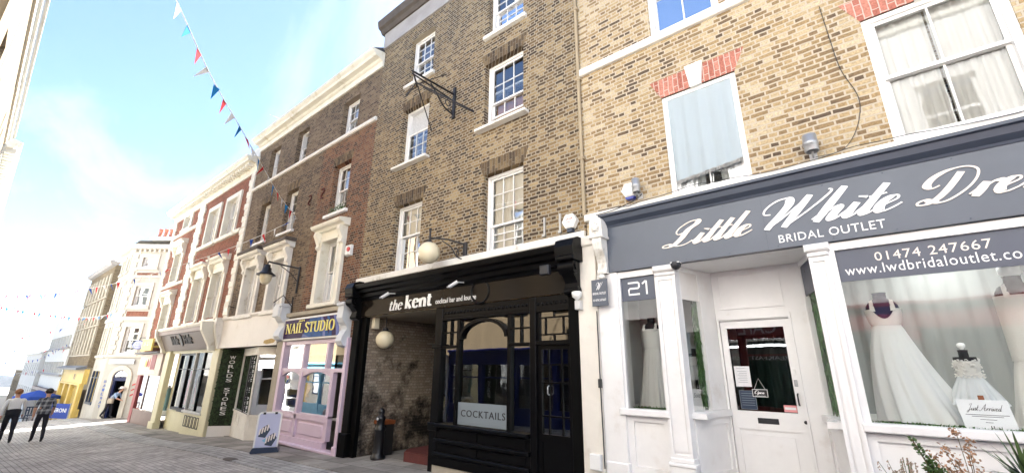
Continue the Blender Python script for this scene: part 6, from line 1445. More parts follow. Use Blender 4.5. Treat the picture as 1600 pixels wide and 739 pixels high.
# large wrought-iron sign bracket
t = thing('sign_bracket', 'large black wrought-iron sign bracket without a sign high on the pub wall', 'bracket', (-6.66, 0, 7.5))
mb = MB(); mb.bbox(-6.70, -6.62, -.05, 0, 7.15, 8.0, .01)
e0 = (-6.66, -.05, 7.72); tip = (-6.50, -1.45, 7.38)
mb.tube([(-6.66, -.04, 7.80), (-6.45, -1.42, 7.52)], .022, 6); mb.tube([(-6.66, -.04, 7.62), (-6.45, -1.42, 7.46)], .018, 6)
mb.tube(smooth([(-6.66, -.04, 7.25), (-6.62, -.35, 7.28), (-6.58, -.62, 7.45), (-6.54, -.85, 7.60)], 6), .018, 6)
for (c, r, q) in (((-6.65, -.22, 7.45), .10, 1), ((-6.62, -.5, 7.50), .07, -1), ((-6.66, -.13, 7.30), .06, 1)):
    mb.tube([(c[0], c[1]+r*(1-.04*k)*math.cos(k*.5*q), c[2]+r*(1-.04*k)*math.sin(k*.5*q)) for k in range(16)], .011, 5)
mb.out('scrolled_arm', 'iron', t)
mb = MB(); mb.tube([(-7.02, -1.18, 7.40), (-5.75, -1.62, 7.02)] if False else [(-7.25, -.95, 7.52), (-6.45, -1.30, 7.30), (-5.9, -.1, 7.0)], .02, 6)
mb.tube([(-6.45, -1.42, 7.54), (-6.62, -1.15, 7.36), (-6.72, -1.2, 7.30)], .014, 5)
mb.tube([(-7.38, -.05, 7.08), (-6.75, -.95, 7.34), (-6.45, -1.38, 7.48)], .013, 5)
for k in range(3):
    c = (-7.15+.2*k, -1.0-.1*k, 7.50-.06*k); mb.tube([(c[0]+.045*math.cos(a*.7), c[1], c[2]+.045*math.sin(a*.7)) for a in range(8)], .008, 5)
mb.out('hanging_bar', 'iron', t)
MB().tube([(-7.0, -.02, 8.55), (-6.95, -.5, 8.1), (-6.75, -1.0, 7.58)], .010, 5).tube([(-5.98, -.02, 7.05), (-6.3, -.5, 7.22), (-6.6, -1.0, 7.42)], .010, 5).out('stay_rod', 'iron', t)
# street lantern on its wall bracket
t = thing('street_lantern', 'black street lantern with a frosted bowl on a wall bracket above the nail studio', 'street lamp', (-13.30, 0, 3.9))
lx, ly = -13.72, -.80
mb = MB(); mb.tube([(-13.30, -.03, 4.52), (-13.30, -.03, 3.70)], .03, 8); mb.tube([(-13.30, -.03, 4.46), (lx, ly, 4.60)], .026, 8); mb.tube(smooth([(-13.30, -.04, 4.05), (-13.40, -.25, 4.30), (-13.55, -.5, 4.50)], 5), .014, 6); mb.tube([(lx, ly, 4.60), (lx, ly, 4.46)], .02, 6); mb.out('bracket', 'iron', t)
MB().lathe([(.02, 4.52), (.08, 4.50), (.085, 4.42), (.12, 4.40), (.13, 4.30), (.19, 4.25), (.26, 4.20), (.26, 4.18), (.17, 4.19)], (lx, ly, 0), 24, caps=False).out('hood', 'cast_iron', t)
MB().lathe([(.165, 4.19), (.165, 4.08), (.13, 3.97), (.07, 3.91), (.001, 3.90)], (lx, ly, 0), 24, caps=False).out('bowl', 'globe', t)
t = thing('wall_camera', 'white box and dark camera arm under the street lantern beside the nail sign', 'camera', (-13.75, -.2, 3.3))
MB().bbox(-14.02, -13.62, -.32, -.0, 3.0, 3.34, .02).out('case', 'pale_blue_paint', t)
MB().tube([(-13.45, -.02, 3.3), (-13.5, -.3, 3.62), (-13.85, -.4, 3.42)], .016, 6).tube([(-13.42, -.02, 3.1), (-13.42, -.05, 3.6)], .02, 6).out('arm', 'iron', t)
t = thing('tv_aerial', 'thin grey television aerial sticking up from the brown brick roof edge', 'aerial', (-19.4, .8, 11.0))
mb = MB(); mb.tube([(-18.5, .6, 10.9), (-18.5, .6, 12.1)], .02, 6); mb.tube([(-19.5, .5, 12.6), (-17.9, .7, 11.7)], .015, 5)
for k in range(7): f = k/7; mb.tube([(-19.5+1.6*f, .5+.2*f-.18, 12.6-.9*f), (-19.5+1.6*f, .5+.2*f+.18, 12.6-.9*f)], .007, 4)
mb.out('antenna', 'grey_plastic', t)
t = thing('satellite_dish', 'small white dish on the brown brick wall beside the quoins', 'dish', (-18.3, 0, 3.7))
MB().lathe([(.001, .05), (.14, .03), (.22, -.03), (.23, -.03)], (-18.2, -.25, 3.70), 18, axis='y', caps=False).out('dish', 'white_plastic', t); MB().tube([(-18.2, 0, 3.65), (-18.2, -.22, 3.70)], .015, 6).out('arm', 'iron', t)

# ================================================================== things on the pavement
# A-board
ax, ay = -11.98, -.78; az = zg(ax)
t = thing('pavement_sign', 'white framed A-board with a lilac poster of manicured hands outside the pink nail studio', 'sign', (ax, ay, az), rad(62))
mb = MB()
def rrect(w, h, r, n=6):
    p = []
    for (cx, cz, a0) in ((w/2-r, h-r, 0), (-w/2+r, h-r, 90)):
        for k in range(n+1): a = rad(a0+90*k/n); p.append((cx+r*math.cos(a), cz+r*math.sin(a)))
    return p + [(-w/2, 0), (w/2, 0)]
ln = lambda u, w, d: (u, d+w*.10-.06, w)
o_, i_ = rrect(.54, .92, .09), rrect(.47, .885, .06)
for k in range(len(o_)-3+0): 
    mb.prism([o_[k], o_[k+1], i_[k+1], i_[k]], ln, -.02, .02)
mb.prism([o_[-2], i_[-2], i_[-3], o_[-3]], ln, -.02, .02); mb.prism([o_[-1], o_[0], i_[0], i_[-1]], ln, -.02, .02); mb.out('frame', 'white_plastic', t, local=True)
p_ = MB(); p_.prism(rrect(.475, .887, .06), ln, -.006, .012); po = p_.out('poster', 'lilac_sign', t, local=True)
mb = MB()
for (cx, cz, s, m) in ((-.08, .46, 1, 'hair_dark'), (.09, .27, -1, 'hair_dark')):
    mb.prism([(cx-.12, cz-.10), (cx+.04, cz-.13), (cx+.13, cz+.05), (cx+.05, cz+.16), (cx-.05, cz+.1)], ln, -.009, -.005, 'navy_paint')
    for k in range(4): 
        a = rad(35+s*8*k); q = (cx-.10+.055*k, cz-.06+.03*k); mb.prism([(q[0]-.014, q[1]), (q[0]+.014, q[1]), (q[0]+.03, q[1]+.12), (q[0]+.012, q[1]+.14), (q[0]-.006, q[1]+.12)], ln, -.012, -.008, 'letter_cream')
mb.prism([(-.1, .27), (.1, .40), (.2, .36), (.05, .18)], ln, -.0075, -.005, 'sky_blue_paint')
mb.out('hand_picture', None, po, local=True)
mb = MB()
for s in (-1, 1): mb.prism([(s*.13-.03, .86), (s*.13+.03, .86), (s*.13+.03, .91), (s*.13-.03, .91)], ln, -.03, -.018)
mb.out('clip', 'iron', t, local=True)
MB().prism([(-.30, 0), (.30, 0), (.31, .03), (.27, .12), (-.27, .12), (-.31, .03)], lambda u, w, d: (u, d, w), -.15, .20).out('base', 'navy_paint', t, local=True)
mb = MB(); ln2 = lambda u, w, d: (u, d-w*.10+.20, w); mb.prism(rrect(.52, .90, .08), ln2, -.01, .01); mb.out('back_panel', 'white_plastic', t, local=True)
# bollard and the litter box behind it
bx, by = -8.77, .22; bz = zg(bx)
t = thing('bollard', 'black cast iron bollard standing in the mouth of the pub passage', 'bollard', (bx, by, bz))
MB().lathe([(.15, 0), (.16, .06), (.13, .09), (.115, .14), (.105, .55), (.12, .58), (.12, .62), (.09, .66), (.085, .78), (.10, .80), (.105, .84), (.07, .88), (.05, .90), (.075, .95), (.07, 1.0), (.03, 1.04), (.001, 1.05)], (bx, by, bz), 20).out('post', 'cast_iron', t)
MB().lathe([(.001, -.012), (.03, -.012), (.03, .0)], (bx+.02, by-.10, bz+.82), 12, axis='y').out('reflector', 'white_plastic', t)
t = thing('litter_box', 'dark box with an orange rim against the dirty white passage wall behind the bollard', 'bin', (-9.20, .62, zg(-9.2)))
bz = zg(-9.2); MB().bbox(-9.38, -9.06, .50, .80, bz, bz+.66, .01).out('box', 'bin_box', t); MB().box(-9.40, -9.04, .48, .82, bz+.66, bz+.74).box(-9.36, -9.08, .52, .78, bz+.73, bz+.75).out('rim', 'bin_orange', t)
# red step
z_ = zg(-7.6)
o = MB().prism([(-8.28, .62), (-8.06, .36), (-6.95, .36), (-6.86, .50), (-6.86, 1.6), (-8.28, 1.6)], lambda u, w, d: (u, w, d), z_-.03, z_+.17).prism([(-8.24, .64), (-8.04, .40), (-6.96, .40), (-6.90, .52), (-6.90, 1.57), (-8.24, 1.57)], lambda u, w, d: (u, w, d), z_+.168, z_+.185).out('door_step', 'red_step'); o['label'] = 'worn dark red painted step at the foot of the pub corner'; o['category'] = 'step'
o = MB().lathe([(.001, .004), (.25, .004), (.26, .0)], (0, 0, 0), 20).out('drain_cover', 'dark_stone'); o.location = (-11.7, -1.62, zg(-11.7)-.013); o.scale = (1.1, .5, 1); o['label'] = 'dark worn drain patch in the pale stone strip'; o['category'] = 'drain cover'

# ================================================================== bridal gowns in the windows
def mannequin(name, label, x, y, zf, hem, waist, bust, neck, r_hem, r_waist, r_bust, dressm, topm, form, drift=0.0, folds=9, neckcap=True, cap=None, strap=True, v=True, seed=0, group='dressed mannequins in the bridal windows'):
    t = thing(name, label, 'mannequin', (x, y, zf), group=group)
    r = random.Random(seed); ph = r.uniform(0, 6)
    # stand and bust form
    mb = MB(); mb.lathe([(.16, 0), (.16, .02), (.02, .03), (.015, waist-zf)], (x, y, zf), 14)
    k = r_bust
    mb.lathe([(r_waist*.9, waist), (k*.98, bust-.02), (k*1.0, bust+.03), (k*.95, bust+.10), (k*.78, neck-.06), (k*.42, neck-.02), (k*.40, neck+.03), (k*.44, neck+.05), (.001, neck+.055)], (x, y, 0), 22)
    mb.v = [(x+(p[0]-x)*1.12, y+(p[1]-y)*.82, p[2]) for p in mb.v]
    mb.out('dress_form', form, t)
    if cap: MB().lathe([(.012, neck+.05), (.014, neck+.065), (.030, neck+.08), (.034, neck+.10), (.026, neck+.118), (.001, neck+.124)] if k < .1 else [(k*.42, neck+.05), (k*.60, neck+.08), (k*.60, neck+.14), (k*.40, neck+.19), (.001, neck+.195)], (x, y, 0), 14).out('neck_cap', cap, t)
    # bodice
    n = 40; vs = []; fs = []; rows = 9
    for j in range(rows+1):
        f = j/rows; zz = waist+(bust+.06-waist)*f; rr_ = r_waist*1.04+(r_bust*1.07-r_waist*1.04)*math.sin(f*1.57)
        for i in range(n):
            a = 2*math.pi*i/n; fr_ = math.cos(a+math.pi/2)      # 1 at the front
            z2 = zz
            if v and f > .35: z2 = min(zz, bust+.06-(max(0, fr_-.80)/.20)*(bust+.06-waist)*.62)
            vs.append((x+rr_*1.13*math.cos(a), y+rr_*.84*math.sin(a), z2))
    for j in range(rows):
        for i in range(n): fs.append((j*n+i, j*n+(i+1) % n, (j+1)*n+(i+1) % n, (j+1)*n+i))
    mb = MB(); mb.add(vs, fs, None, True); mb.out('bodice', topm, t)
    if strap:
        mb = MB()
        for s in (-1, 1):
            mb.add([(x+s*.03*2.2, y-r_bust*.86, bust+.03), (x+s*.115, y-r_bust*.80, bust+.04), (x+s*.105, y-r_bust*.45, neck-.045), (x+s*.075, y-r_bust*.45, neck-.03), (x+s*.075, y+r_bust*.5, neck-.03), (x+s*.105, y+r_bust*.5, neck-.045)], [(0, 1, 2, 3), (3, 2, 5, 4)])
        mb.out('strap', topm, t)
    # skirt
    n = 120; rows = 22; vs = []; fs = []
    for j in range(rows+1):
        f = j/rows; zz = waist-(waist-hem)*f; base = r_waist*1.06+(r_hem-r_waist*1.06)*(f**(.85))
        for i in range(n):
            a = 2*math.pi*i/n
            w_ = 1+.10*f*math.sin(folds*a+ph+1.5*f)+.065*f*math.sin(folds*1.9*a+2*ph)+.02*f*math.sin(folds*4.1*a)
            lob = 1+.35*max(0, math.cos(a))*drift*f*2
            vs.append((x+drift*f*f*.6+base*w_*1.05*math.cos(a)*lob, y+base*w_*.75*math.sin(a), zz))
    for j in range(rows):
        for i in range(n): fs.append((j*n+i, j*n+(i+1) % n, (j+1)*n+(i+1) % n, (j+1)*n+i))
    mb = MB(); mb.add(vs, fs, None, True); mb.out('skirt', dressm, t)
    return t
DF = 1.032
mannequin('bridal_gown', 'white satin gown with a deep V neck and wide flowing skirt on a dark form', .185, .52, DF, DF+.02, 2.05, 2.17, 2.37, .33, .115, .135, 'satin', 'lace', 'mannequin_navy', drift=.20, folds=7, seed=1)
mannequin('child_dress', 'small white tulle party dress with frilled top on a white-knobbed child form', .735, .50, DF, 1.24, 1.52, 1.60, 1.72, .20, .072, .082, 'tulle', 'lace', 'mannequin_black', folds=10, cap='white_plastic', strap=False, v=False, seed=2)
mannequin('bridal_gown', 'fitted cream lace gown with a pale neck block at the edge of the photo', 1.26, .62, DF, DF+.02, 1.66, 2.24, 2.45, .26, .15, .145, 'lace', 'lace', 'mannequin_black', folds=9, cap='white_plastic', v=False, seed=3)
mannequin('bridal_gown', 'narrow cream gown with a ruffled skirt in the left bridal window under number 21', -2.55, .55, 1.022, 1.04, 1.86, 2.08, 2.26, .235, .11, .125, 'lace', 'lace', 'mannequin_black', folds=11, v=False, seed=4)
mannequin('child_dress', 'tiny white dress seen through the angled glass left of the shop door', -2.02, .72, 1.022, 1.42, 1.62, 1.68, 1.80, .13, .06, .068, 'tulle', 'satin', 'mannequin_black', folds=8, strap=False, v=False, seed=5)
mannequin('bridal_gown', 'white gown standing beyond the right edge of the photo', 2.4, .55, DF, DF+.02, 2.05, 2.17, 2.37, .33, .115, .135, 'satin', 'lace', 'mannequin_black', folds=8, seed=6)
# frills on the child dress and flowers
mb = MB(); rr = random.Random(9)
for k in range(160):
    a = rr.uniform(math.pi, 2*math.pi); q = rr.uniform(.075, .10); p = Vector((.735+q*1.1*math.cos(a), .50+q*.9*math.sin(a), rr.choice((rr.uniform(1.60, 1.68), rr.uniform(1.50, 1.54), rr.uniform(1.56, 1.66))))); s = rr.uniform(.008, .018)
    u = Vector((rr.uniform(-1, 1), rr.uniform(-1, 1), rr.uniform(-1, 1))).normalized()*s; v_ = u.orthogonal().normalized()*s
    mb.add([p-u, p-v_, p+u, p+v_], [(0, 1, 2, 3)])
cd = [o for o in bpy.data.objects if o.name.startswith('child_dress')][0]; mb.out('frill', 'lace', cd)
# signs in the windows
t = thing('display_card', 'large white card reading Just Arrived leaning in front of the small white dress', 'sign', (.735, .22, DF))
mb = MB(); mb.prism([(.575, DF), (.925, DF), (.905, 1.30), (.555, 1.30)], lambda u, w, d: (u, d+(w-DF)*.15, w), .20, .206); cb_ = mb.out('card', 'card_white', t)
cf = lambda u, w, d: (u, d+(w-DF)*.15, w)
mb = MB(); stroke_text(mb, 'Just Arrived', 'script', (.615, .865, 1.185, 1.265), .20, .002, .16, .09, slant=.45, fn=cf)
for (a, b, z) in ((.60, .89, 1.165), (.64, .85, 1.15), (.69, .80, 1.125), (.72, .77, 1.10)): mb.prism([(a, z), (b, z), (b, z+.004), (a, z+.004)], cf, .198, .201)
scribble(mb, .725, .765, 1.05, 1.075, .20, 2, fn=cf, t=.002); mb.out('lettering', 'letter_black', cb_)
MB().prism([(.72, 1.30), (.76, 1.30), (.76, 1.34), (.72, 1.34)], cf, .20, .215).out('clip', 'bin_orange', t)
MB().prism([(.70, DF), (.78, DF), (.76, 1.22), (.72, 1.22)], lambda u, w, d: (u, d+.09-(w-DF)*.10, w), .20, .206).out('prop', 'card_white', t)
t = thing('display_card', 'white card reading Sold leaning behind the angled glass left of the door', 'sign', (-1.98, .62, 1.022))
mb = MB(); mb.prism([(-2.06, 1.022), (-1.90, 1.022), (-1.93, 1.30), (-2.07, 1.30)], lambda u, w, d: (u, d+(w-1.02)*.15, w), .55, .556); cb_ = mb.out('card', 'card_white', t)
mb = MB(); letters(mb, 'Sold', -2.04, -1.95, 1.19, 1.25, .55, .003, shear=.3, fn=lambda u, w, d: (u, d+(w-1.02)*.15, w)); mb.out('lettering', 'letter_black', cb_)
# greenery
def blades(mb, n, fpos, ln_, wd, r, up=(0, 0, -1), spread=.8):
    for k in range(n):
        p = Vector(fpos(r)); d = (Vector(up)+Vector((r.uniform(-1, 1), r.uniform(-1, 1), r.uniform(-1, 1)))*spread).normalized(); l = ln_*r.uniform(.6, 1.3); s = d.orthogonal().normalized(); s = (Matrix.Rotation(r.uniform(0, 6.3), 3, d) @ s)*wd
        mid = p+d*l*.5+Vector((0, 0, -.1*l)); e = p+d*l+Vector((0, 0, -.25*l))
        mb.add([p, mid-s, e, mid+s], [(0, 1, 2, 3)])
for (ax_, ay_, bx_, by_, lab) in ((-1.875, .62, -1.84, .78, 'long green leafy garland hanging inside the angled glass left of the shop door'), (-.455, .80, -.42, .62, 'long green leafy garland hanging inside the angled glass right of the shop door')):
    t = thing('leafy_garland', lab, 'garland', (ax_, ay_, 1.03), group='leafy garlands in the shop porch')
    mb = MB(); r = random.Random(int(ax_*100)); ztop = 2.55 if ax_ < -1 else 2.9
    blades(mb, 1500, lambda r: (ax_+(r.uniform(-.05, .015) if ax_ < -1 else r.uniform(-.02, .045)), ay_+r.uniform(-.09, .05), r.uniform(1.14, ztop)), .09, .009, r, (0, 0, -1), .30)
    mb.out('leaves', 'leaf_garland', t); MB().tube([(ax_, ay_, 1.03), (ax_, ay_, ztop+.05)], .008, 5).out('cord', 'stem', t)
r = random.Random(4); mb = MB(); blades(mb, 1500, lambda r: (r.uniform(-.12, 3.8), r.uniform(.10, .26), 1.03), .05, .006, r, (0, 0, 1), .8); blades(mb, 400, lambda r: (r.uniform(-2.75, -2.25), r.uniform(.10, .3), 1.022), .06, .006, r, (0, 0, 1), .9)
struct(mb, 'artificial_grass', 'turf', 'stuff')
bpy.data.objects['artificial_grass']['label'] = 'strip of artificial grass along the sills of the bridal windows'; bpy.data.objects['artificial_grass']['category'] = 'grass'
# clothes in the far shop windows
def garment(label, x, y, z0, z1, w, m, seed):
    t = thing('shop_garment', label, 'garment', (x, y, z0), group='garments in the far shop windows')
    MB().lathe([(.01, z0-.25), (.01, z1-.1), (w*.3, z1-.12), (w*.34, z1-.05), (.06, z1), (.05, z1+.08), (.001, z1+.1)], (x, y, 0), 12).out('dress_form', 'curtain_white', t)
    mb = MB(); n = 36; vs = []; fs = []
    prof = [(w*.36, z1-.04), (w*.40, z1-.15), (w*.32, z1-.38), (w*.45, z1-.55), (w*.62, z0+.2), (w*.66, z0)]
    for rr_, z in prof:
        for i in range(n): a = 2*math.pi*i/n; vs.append((x+rr_*(1+.07*math.sin(6*a+seed))*math.cos(a), y+.6*rr_*math.sin(a), z))
    for j in range(len(prof)-1):
        for i in range(n): fs.append((j*n+i, j*n+(i+1) % n, (j+1)*n+(i+1) % n, (j+1)*n+i))
    mb.add(vs, fs, None, True); mb.out('garment', m, t)
garment('white dress in the right window of the grey-signed shop, left pane', -20.75, .6, .1, 1.5, .55, 'garment_white', 1)
garment('pale teal dress in the right window of the grey-signed shop, right pane', -19.85, .6, .1, 1.35, .55, 'garment_teal', 2)
garment('pink dress in the black-framed window of the grey-signed shop', -23.2, .6, .0, 1.5, .55, 'garment_pink', 3)
garment('teal garment in the window of the brown-based shop', -26.3, .6, -.4, .6, .6, 'garment_teal', 4)
garment('pale garment in the window of the brown-based shop', -27.4, .6, -.4, .75, .6, 'garment_white', 5)

# ================================================================== planting in front of the bridal window
PX, PY = .42, -1.12; gz = zg(PX)
t = thing('plant_trough', 'dark planter trough below the frame holding the plants in front of the bridal window', 'planter', (PX, PY, gz))
mb = MB(); mb.box(-.12, 1.15, -1.36, -1.32, gz, .56); mb.box(-.12, 1.15, -.92, -.88, gz, .56); mb.box(-.12, -.08, -1.32, -.92, gz, .56); mb.box(1.11, 1.15, -1.32, -.92, gz, .56); mb.box(-.08, 1.11, -1.32, -.92, gz, gz+.05); mb.out('trough', 'slate_blue_dark', t)
MB().box(-.08, 1.11, -1.32, -.92, gz+.05, .53).out('soil', 'soil', t)
def leafblade(mb, base, d, L, W, droop, n=7, m=None):
    base = Vector(base); d = Vector(d).normalized(); side = d.cross(Vector((0, 0, 1))); side = side.normalized() if side.length > .05 else Vector((1, 0, 0)); v = []; f = []
    for i in range(n+1):
        s = i/n; p = base+d*L*s+Vector((0, 0, -droop*L*s*s)); w_ = W*(1-s)**.7*(0.55+.45*min(1, s*5)); up = Vector((0, 0, w_*.35))
        v += [p-side*w_+up, p, p+side*w_+up]
    for i in range(n): f += [(3*i, 3*i+1, 3*i+4, 3*i+3), (3*i+1, 3*i+2, 3*i+5, 3*i+4)]
    mb.add(v, f, m)
t = thing('spiky_plant', 'spiky green cordyline with long sword leaves at the bottom right', 'plant', (.70, -1.1, .53))
mb = MB(); mb.tube([(.70, -1.1, .52), (.70, -1.1, .84)], .035, 8, mat='stem')
r = random.Random(12)
for k in range(54):
    a = r.uniform(0, 6.283); el = r.uniform(.05, 1.45); L_ = r.uniform(.28, .42)*(1.0 if el > .6 else 1.12)
    leafblade(mb, (.70, -1.1, .80+r.uniform(-.05, .05)), (math.cos(a)*math.cos(el), math.sin(a)*math.cos(el), math.sin(el)), L_, r.uniform(.011, .019), r.uniform(.02, .22) if el > .5 else r.uniform(.2, .5), m='leaf_spiky' if r.random() > .28 else 'leaf_dark')
mb.out('leaves', None, t)
t = thing('green_shrub', 'upright bright green box-leaved sprig in front of the bridal stall riser', 'plant', (.20, -1.1, .53))
mb = MB(); r = random.Random(14)
for (tx, ty, tz, h) in ((.125, -1.1, 1.045, .55), (.20, -1.08, .92, .4), (.16, -1.14, .86, .4), (.26, -1.1, .84, .3)):
    b0 = Vector((.24, -1.1, .52)); e = Vector((tx, ty, tz)); mb.tube([b0, b0.lerp(e, .5)+Vector((.03, 0, 0)), e], .005, 5, mat='stem')
    for k in range(int(420*h)):
        f = r.uniform(.15, 1.0)**.8; p = b0.lerp(e, f)+Vector((.03*math.sin(f*3.1), 0, 0)); a = r.uniform(0, 6.3); el = r.uniform(-.1, 1.0)
        d = Vector((math.cos(a)*math.cos(el), math.sin(a)*math.cos(el), math.sin(el))); l = r.uniform(.026, .046)*(1.15-.5*f); s = d.orthogonal().normalized(); s = (Matrix.Rotation(r.uniform(-.6, .6), 3, d) @ s)*l*.36
        p = p+d*.006; mb.add([p, p+d*l*.5-s, p+d*l, p+d*l*.5+s], [(0, 1, 2, 3)], 'leaf_green')
mb.out('foliage', None, t)
t = thing('bronze_plant', 'airy plant with dry coppery leaves between the green sprig and the spiky plant', 'plant', (.38, -1.05, .53))
mb = MB(); r = random.Random(15)
for (x, y, z) in ((.40, -1.0, 1.10), (.31, -1.05, .97), (.43, -1.06, .95), (.36, -1.0, .90), (.30, -1.1, .86), (.45, -1.02, 1.03), (.47, -1.1, .86), (.37, -1.1, .83), (.24, -1.08, .92), (.52, -1.1, .80), (.42, -1.15, .80), (.33, -1.12, .79)):
    mb.tube(smooth([(.40, -1.05, .52), ((.40+x)/2+.01, (y-1.05)/2, (z+.52)/2), (x, y, z)], 4), .0025, 4, mat='stem', cap=False)
    for k in range(26):
        p = Vector((x+r.gauss(0, .022), y+r.gauss(0, .022), z+r.gauss(-.005, .03))); s = r.uniform(.007, .017); u = Vector((r.uniform(-1, 1), r.uniform(-1, 1), r.uniform(-1, 1))).normalized()*s; v_ = (Matrix.Rotation(1.57, 3, u.orthogonal()) @ u)*.8
        mb.add([p-u, p-v_, p+u, p+v_], [(0, 1, 2, 3)], 'leaf_bronze')
mb.out('foliage', None, t)
t = thing('lavender_plant', 'tuft of thin brownish lavender spikes left of the green sprig', 'plant', (.04, -1.1, .53))
mb = MB(); r = random.Random(16)
for k in range(26):
    x = .05+r.gauss(0, .06); y = -1.1+r.gauss(0, .04); h = r.uniform(.74, .90); b_ = Vector((.06+r.gauss(0, .02), -1.1, .52)); e = Vector((x, y, h)); mb.tube([b_, e], .002, 4, mat='leaf_green', cap=False)
    for q in range(14):
        p = e+Vector((r.gauss(0, .004), r.gauss(0, .004), -r.uniform(0, .07))); s = r.uniform(.003, .007); mb.add([p+Vector((-s, 0, 0)), p+Vector((0, -s, -s)), p+Vector((s, 0, s)), p+Vector((0, s, s))], [(0, 1, 2, 3)], 'lavender')
mb.out('foliage', None, t)

# ================================================================== parasol, banner, tables at the far bar
px, py = -44.0, -2.15; pz = zg(px)
t = thing('parasol', 'blue parasol open over the tables outside the yellow bar', 'parasol', (px, py, pz))
mb = MB(); n = 8; R_ = 1.18; zt = pz+2.3
for k in range(n):
    a, b = 2*math.pi*k/n+.4, 2*math.pi*(k+1)/n+.4
    p0, p1, p2 = (px, py, zt), (px+R_*math.cos(a), py+R_*math.sin(a), zt-.38), (px+R_*math.cos(b), py+R_*math.sin(b), zt-.38)
    mb.add([p0, p1, p2], [(0, 1, 2)]); mb.add([p1, p2, (p2[0], p2[1], p2[2]-.2), (p1[0], p1[1], p1[2]-.2)], [(0, 1, 2, 3)])
mb.out('canopy', 'parasol_blue', t); MB().tube([(px, py, pz), (px, py, zt)], .025, 8).lathe([(.28, 0), (.28, .06), (.04, .08)], (px, py, pz), 16).out('pole', 'grey_metal', t)
bx_, by_ = -39.5, -1.45; bz = zg(bx_)
t = thing('barrier_banner', 'blue cafe barrier banner with white lettering in front of the yellow bar', 'banner', (bx_, by_, bz))
for s in (-.85, .85): MB().tube([(bx_+s, by_+s*.45, bz), (bx_+s, by_+s*.45, bz+1.0)], .025, 8).lathe([(.15, 0), (.15, .03), (.03, .05)], (bx_+s, by_+s*.45, bz), 12).out('post', 'grey_metal', t)
ba, bb = (bx_-.83, by_-.83*.45), (bx_+.83, by_+.83*.45)
cl = MB().slab(ba, bb, bz+.10, bz+.95, .012).out('cloth', 'banner_blue', t)
D = Vector((bb[0]-ba[0], bb[1]-ba[1], 0)); D.normalize(); Nn = Vector((D.y, -D.x, 0))
mb = MB(); letters(mb, 'PERONI', .42, 1.62, bz+.45, bz+.68, 0, .008, bold=.01, fn=lambda u, w, d: (ba[0]+D.x*u+Nn.x*(.013-d), ba[1]+D.y*u+Nn.y*(.013-d), w)); mb.out('lettering', 'letter_white', cl)
for (x, y, lab) in ((-41.0, -2.5, 'dark slatted cafe chair beside the blue banner'), (-42.6, -2.6, 'dark slatted cafe chair under the left side of the blue parasol')):
    z = zg(x); t = thing('cafe_chair', lab, 'chair', (x, y, z), group='chairs outside the yellow bar')
    MB().bbox(x-.22, x+.22, y-.22, y+.22, z+.43, z+.47, .01).out('seat', 'navy_paint', t)
    mb = MB()
    for k in range(4): mb.box(x-.22, x-.19, y-.2+.12*k, y-.14+.12*k, z+.5, z+.92)
    mb.box(x-.225, x-.185, y-.22, y+.22, z+.86, z+.93); mb.out('backrest', 'navy_paint', t)
    for sx in (-.2, .2):
        for sy in (-.2, .2): MB().tube([(x+sx, y+sy, z), (x+sx*.95, y+sy*.95, z+.44)], .014, 6).out('leg', 'iron', t)

# ================================================================== bunting
PM = {}
def pennant_mesh(col, h):
    k = (col, h)
    if k in PM: return PM[k]
    w_ = h*.50; mb = MB(); mb.add([(-w_/2, -.002, 0), (w_/2, -.002, 0), (0, -.012, -h), (-w_/2, .002, 0), (w_/2, .002, 0), (0, -.008, -h)], [(0, 1, 2), (3, 5, 4), (0, 2, 5, 3), (1, 4, 5, 2), (0, 3, 4, 1)])
    me = bpy.data.meshes.new('pennant'); me.from_pydata([tuple(p) for p in mb.v], [], mb.f); me.materials.append(M[col]); PM[k] = me; return me
def bunting(label, pts, step, h, cols, seed, start=0.0):
    t = thing('bunting', label, 'bunting', pts[0], group='bunting strings across the street')
    P = [Vector(p) for p in smooth(pts, 10)]
    MB().tube(P, .010, 5, cap=False).out('cord', 'cord_white', t)
    r = random.Random(seed); d = start; k = 0; acc = 0.0; inv = ROOT[t.name].inverted()
    for a, b in zip(P, P[1:]):
        L_ = (b-a).length
        while d <= acc+L_:
            p = a.lerp(b, (d-acc)/L_ if L_ else 0); tn = (b-a).normalized()
            me = pennant_mesh(cols[k % len(cols)], h); o = bpy.data.objects.new('pennant', me); COL.objects.link(o); o.parent = t
            q = p-Vector(pts[0]); az_ = math.atan2(tn.y, tn.x)
            o.location = (q.x, q.y, q.z); o.rotation_euler = (r.gauss(0, .35), -math.asin(max(-1, min(1, tn.z)))*.8+r.gauss(0, .12), az_+r.gauss(0, .18))
            k += 1; d += step*r.uniform(.9, 1.1)
        acc += L_
    return t
RWB = ['flag_red', 'flag_white', 'flag_blue']
S1 = [(-5.85, -6.95, 8.3), (-6.9, -6.05, 7.85), (-8.03, -5.12, 7.44), (-9.14, -4.19, 7.02), (-10.3, -3.22, 6.80), (-11.59, -2.13, 6.55), (-12.71, -1.19, 6.35), (-14.07, -.03, 6.28)]
bunting('bunting string swooping steeply from overhead down to the brown brick wall', S1, .42, .30, ['flag_red', 'flag_white', 'flag_cyan'], 1, .15)
S2 = [(-14.07, -.03, 6.28), (-15.71, -.41, 5.92), (-17.67, -.85, 5.6), (-19.88, -1.34, 5.35), (-22.62, -1.94, 5.12), (-25.78, -2.64, 4.97), (-29.87, -3.55, 4.92), (-34.51, -4.58, 5.12), (-38.23, -5.4, 5.41), (-43.5, -6.9, 5.9)]
bunting('long level bunting string from the brown brick wall past the white quoins', S2, .62, .30, ['flag_blue', 'flag_white', 'flag_red'], 2, .4)
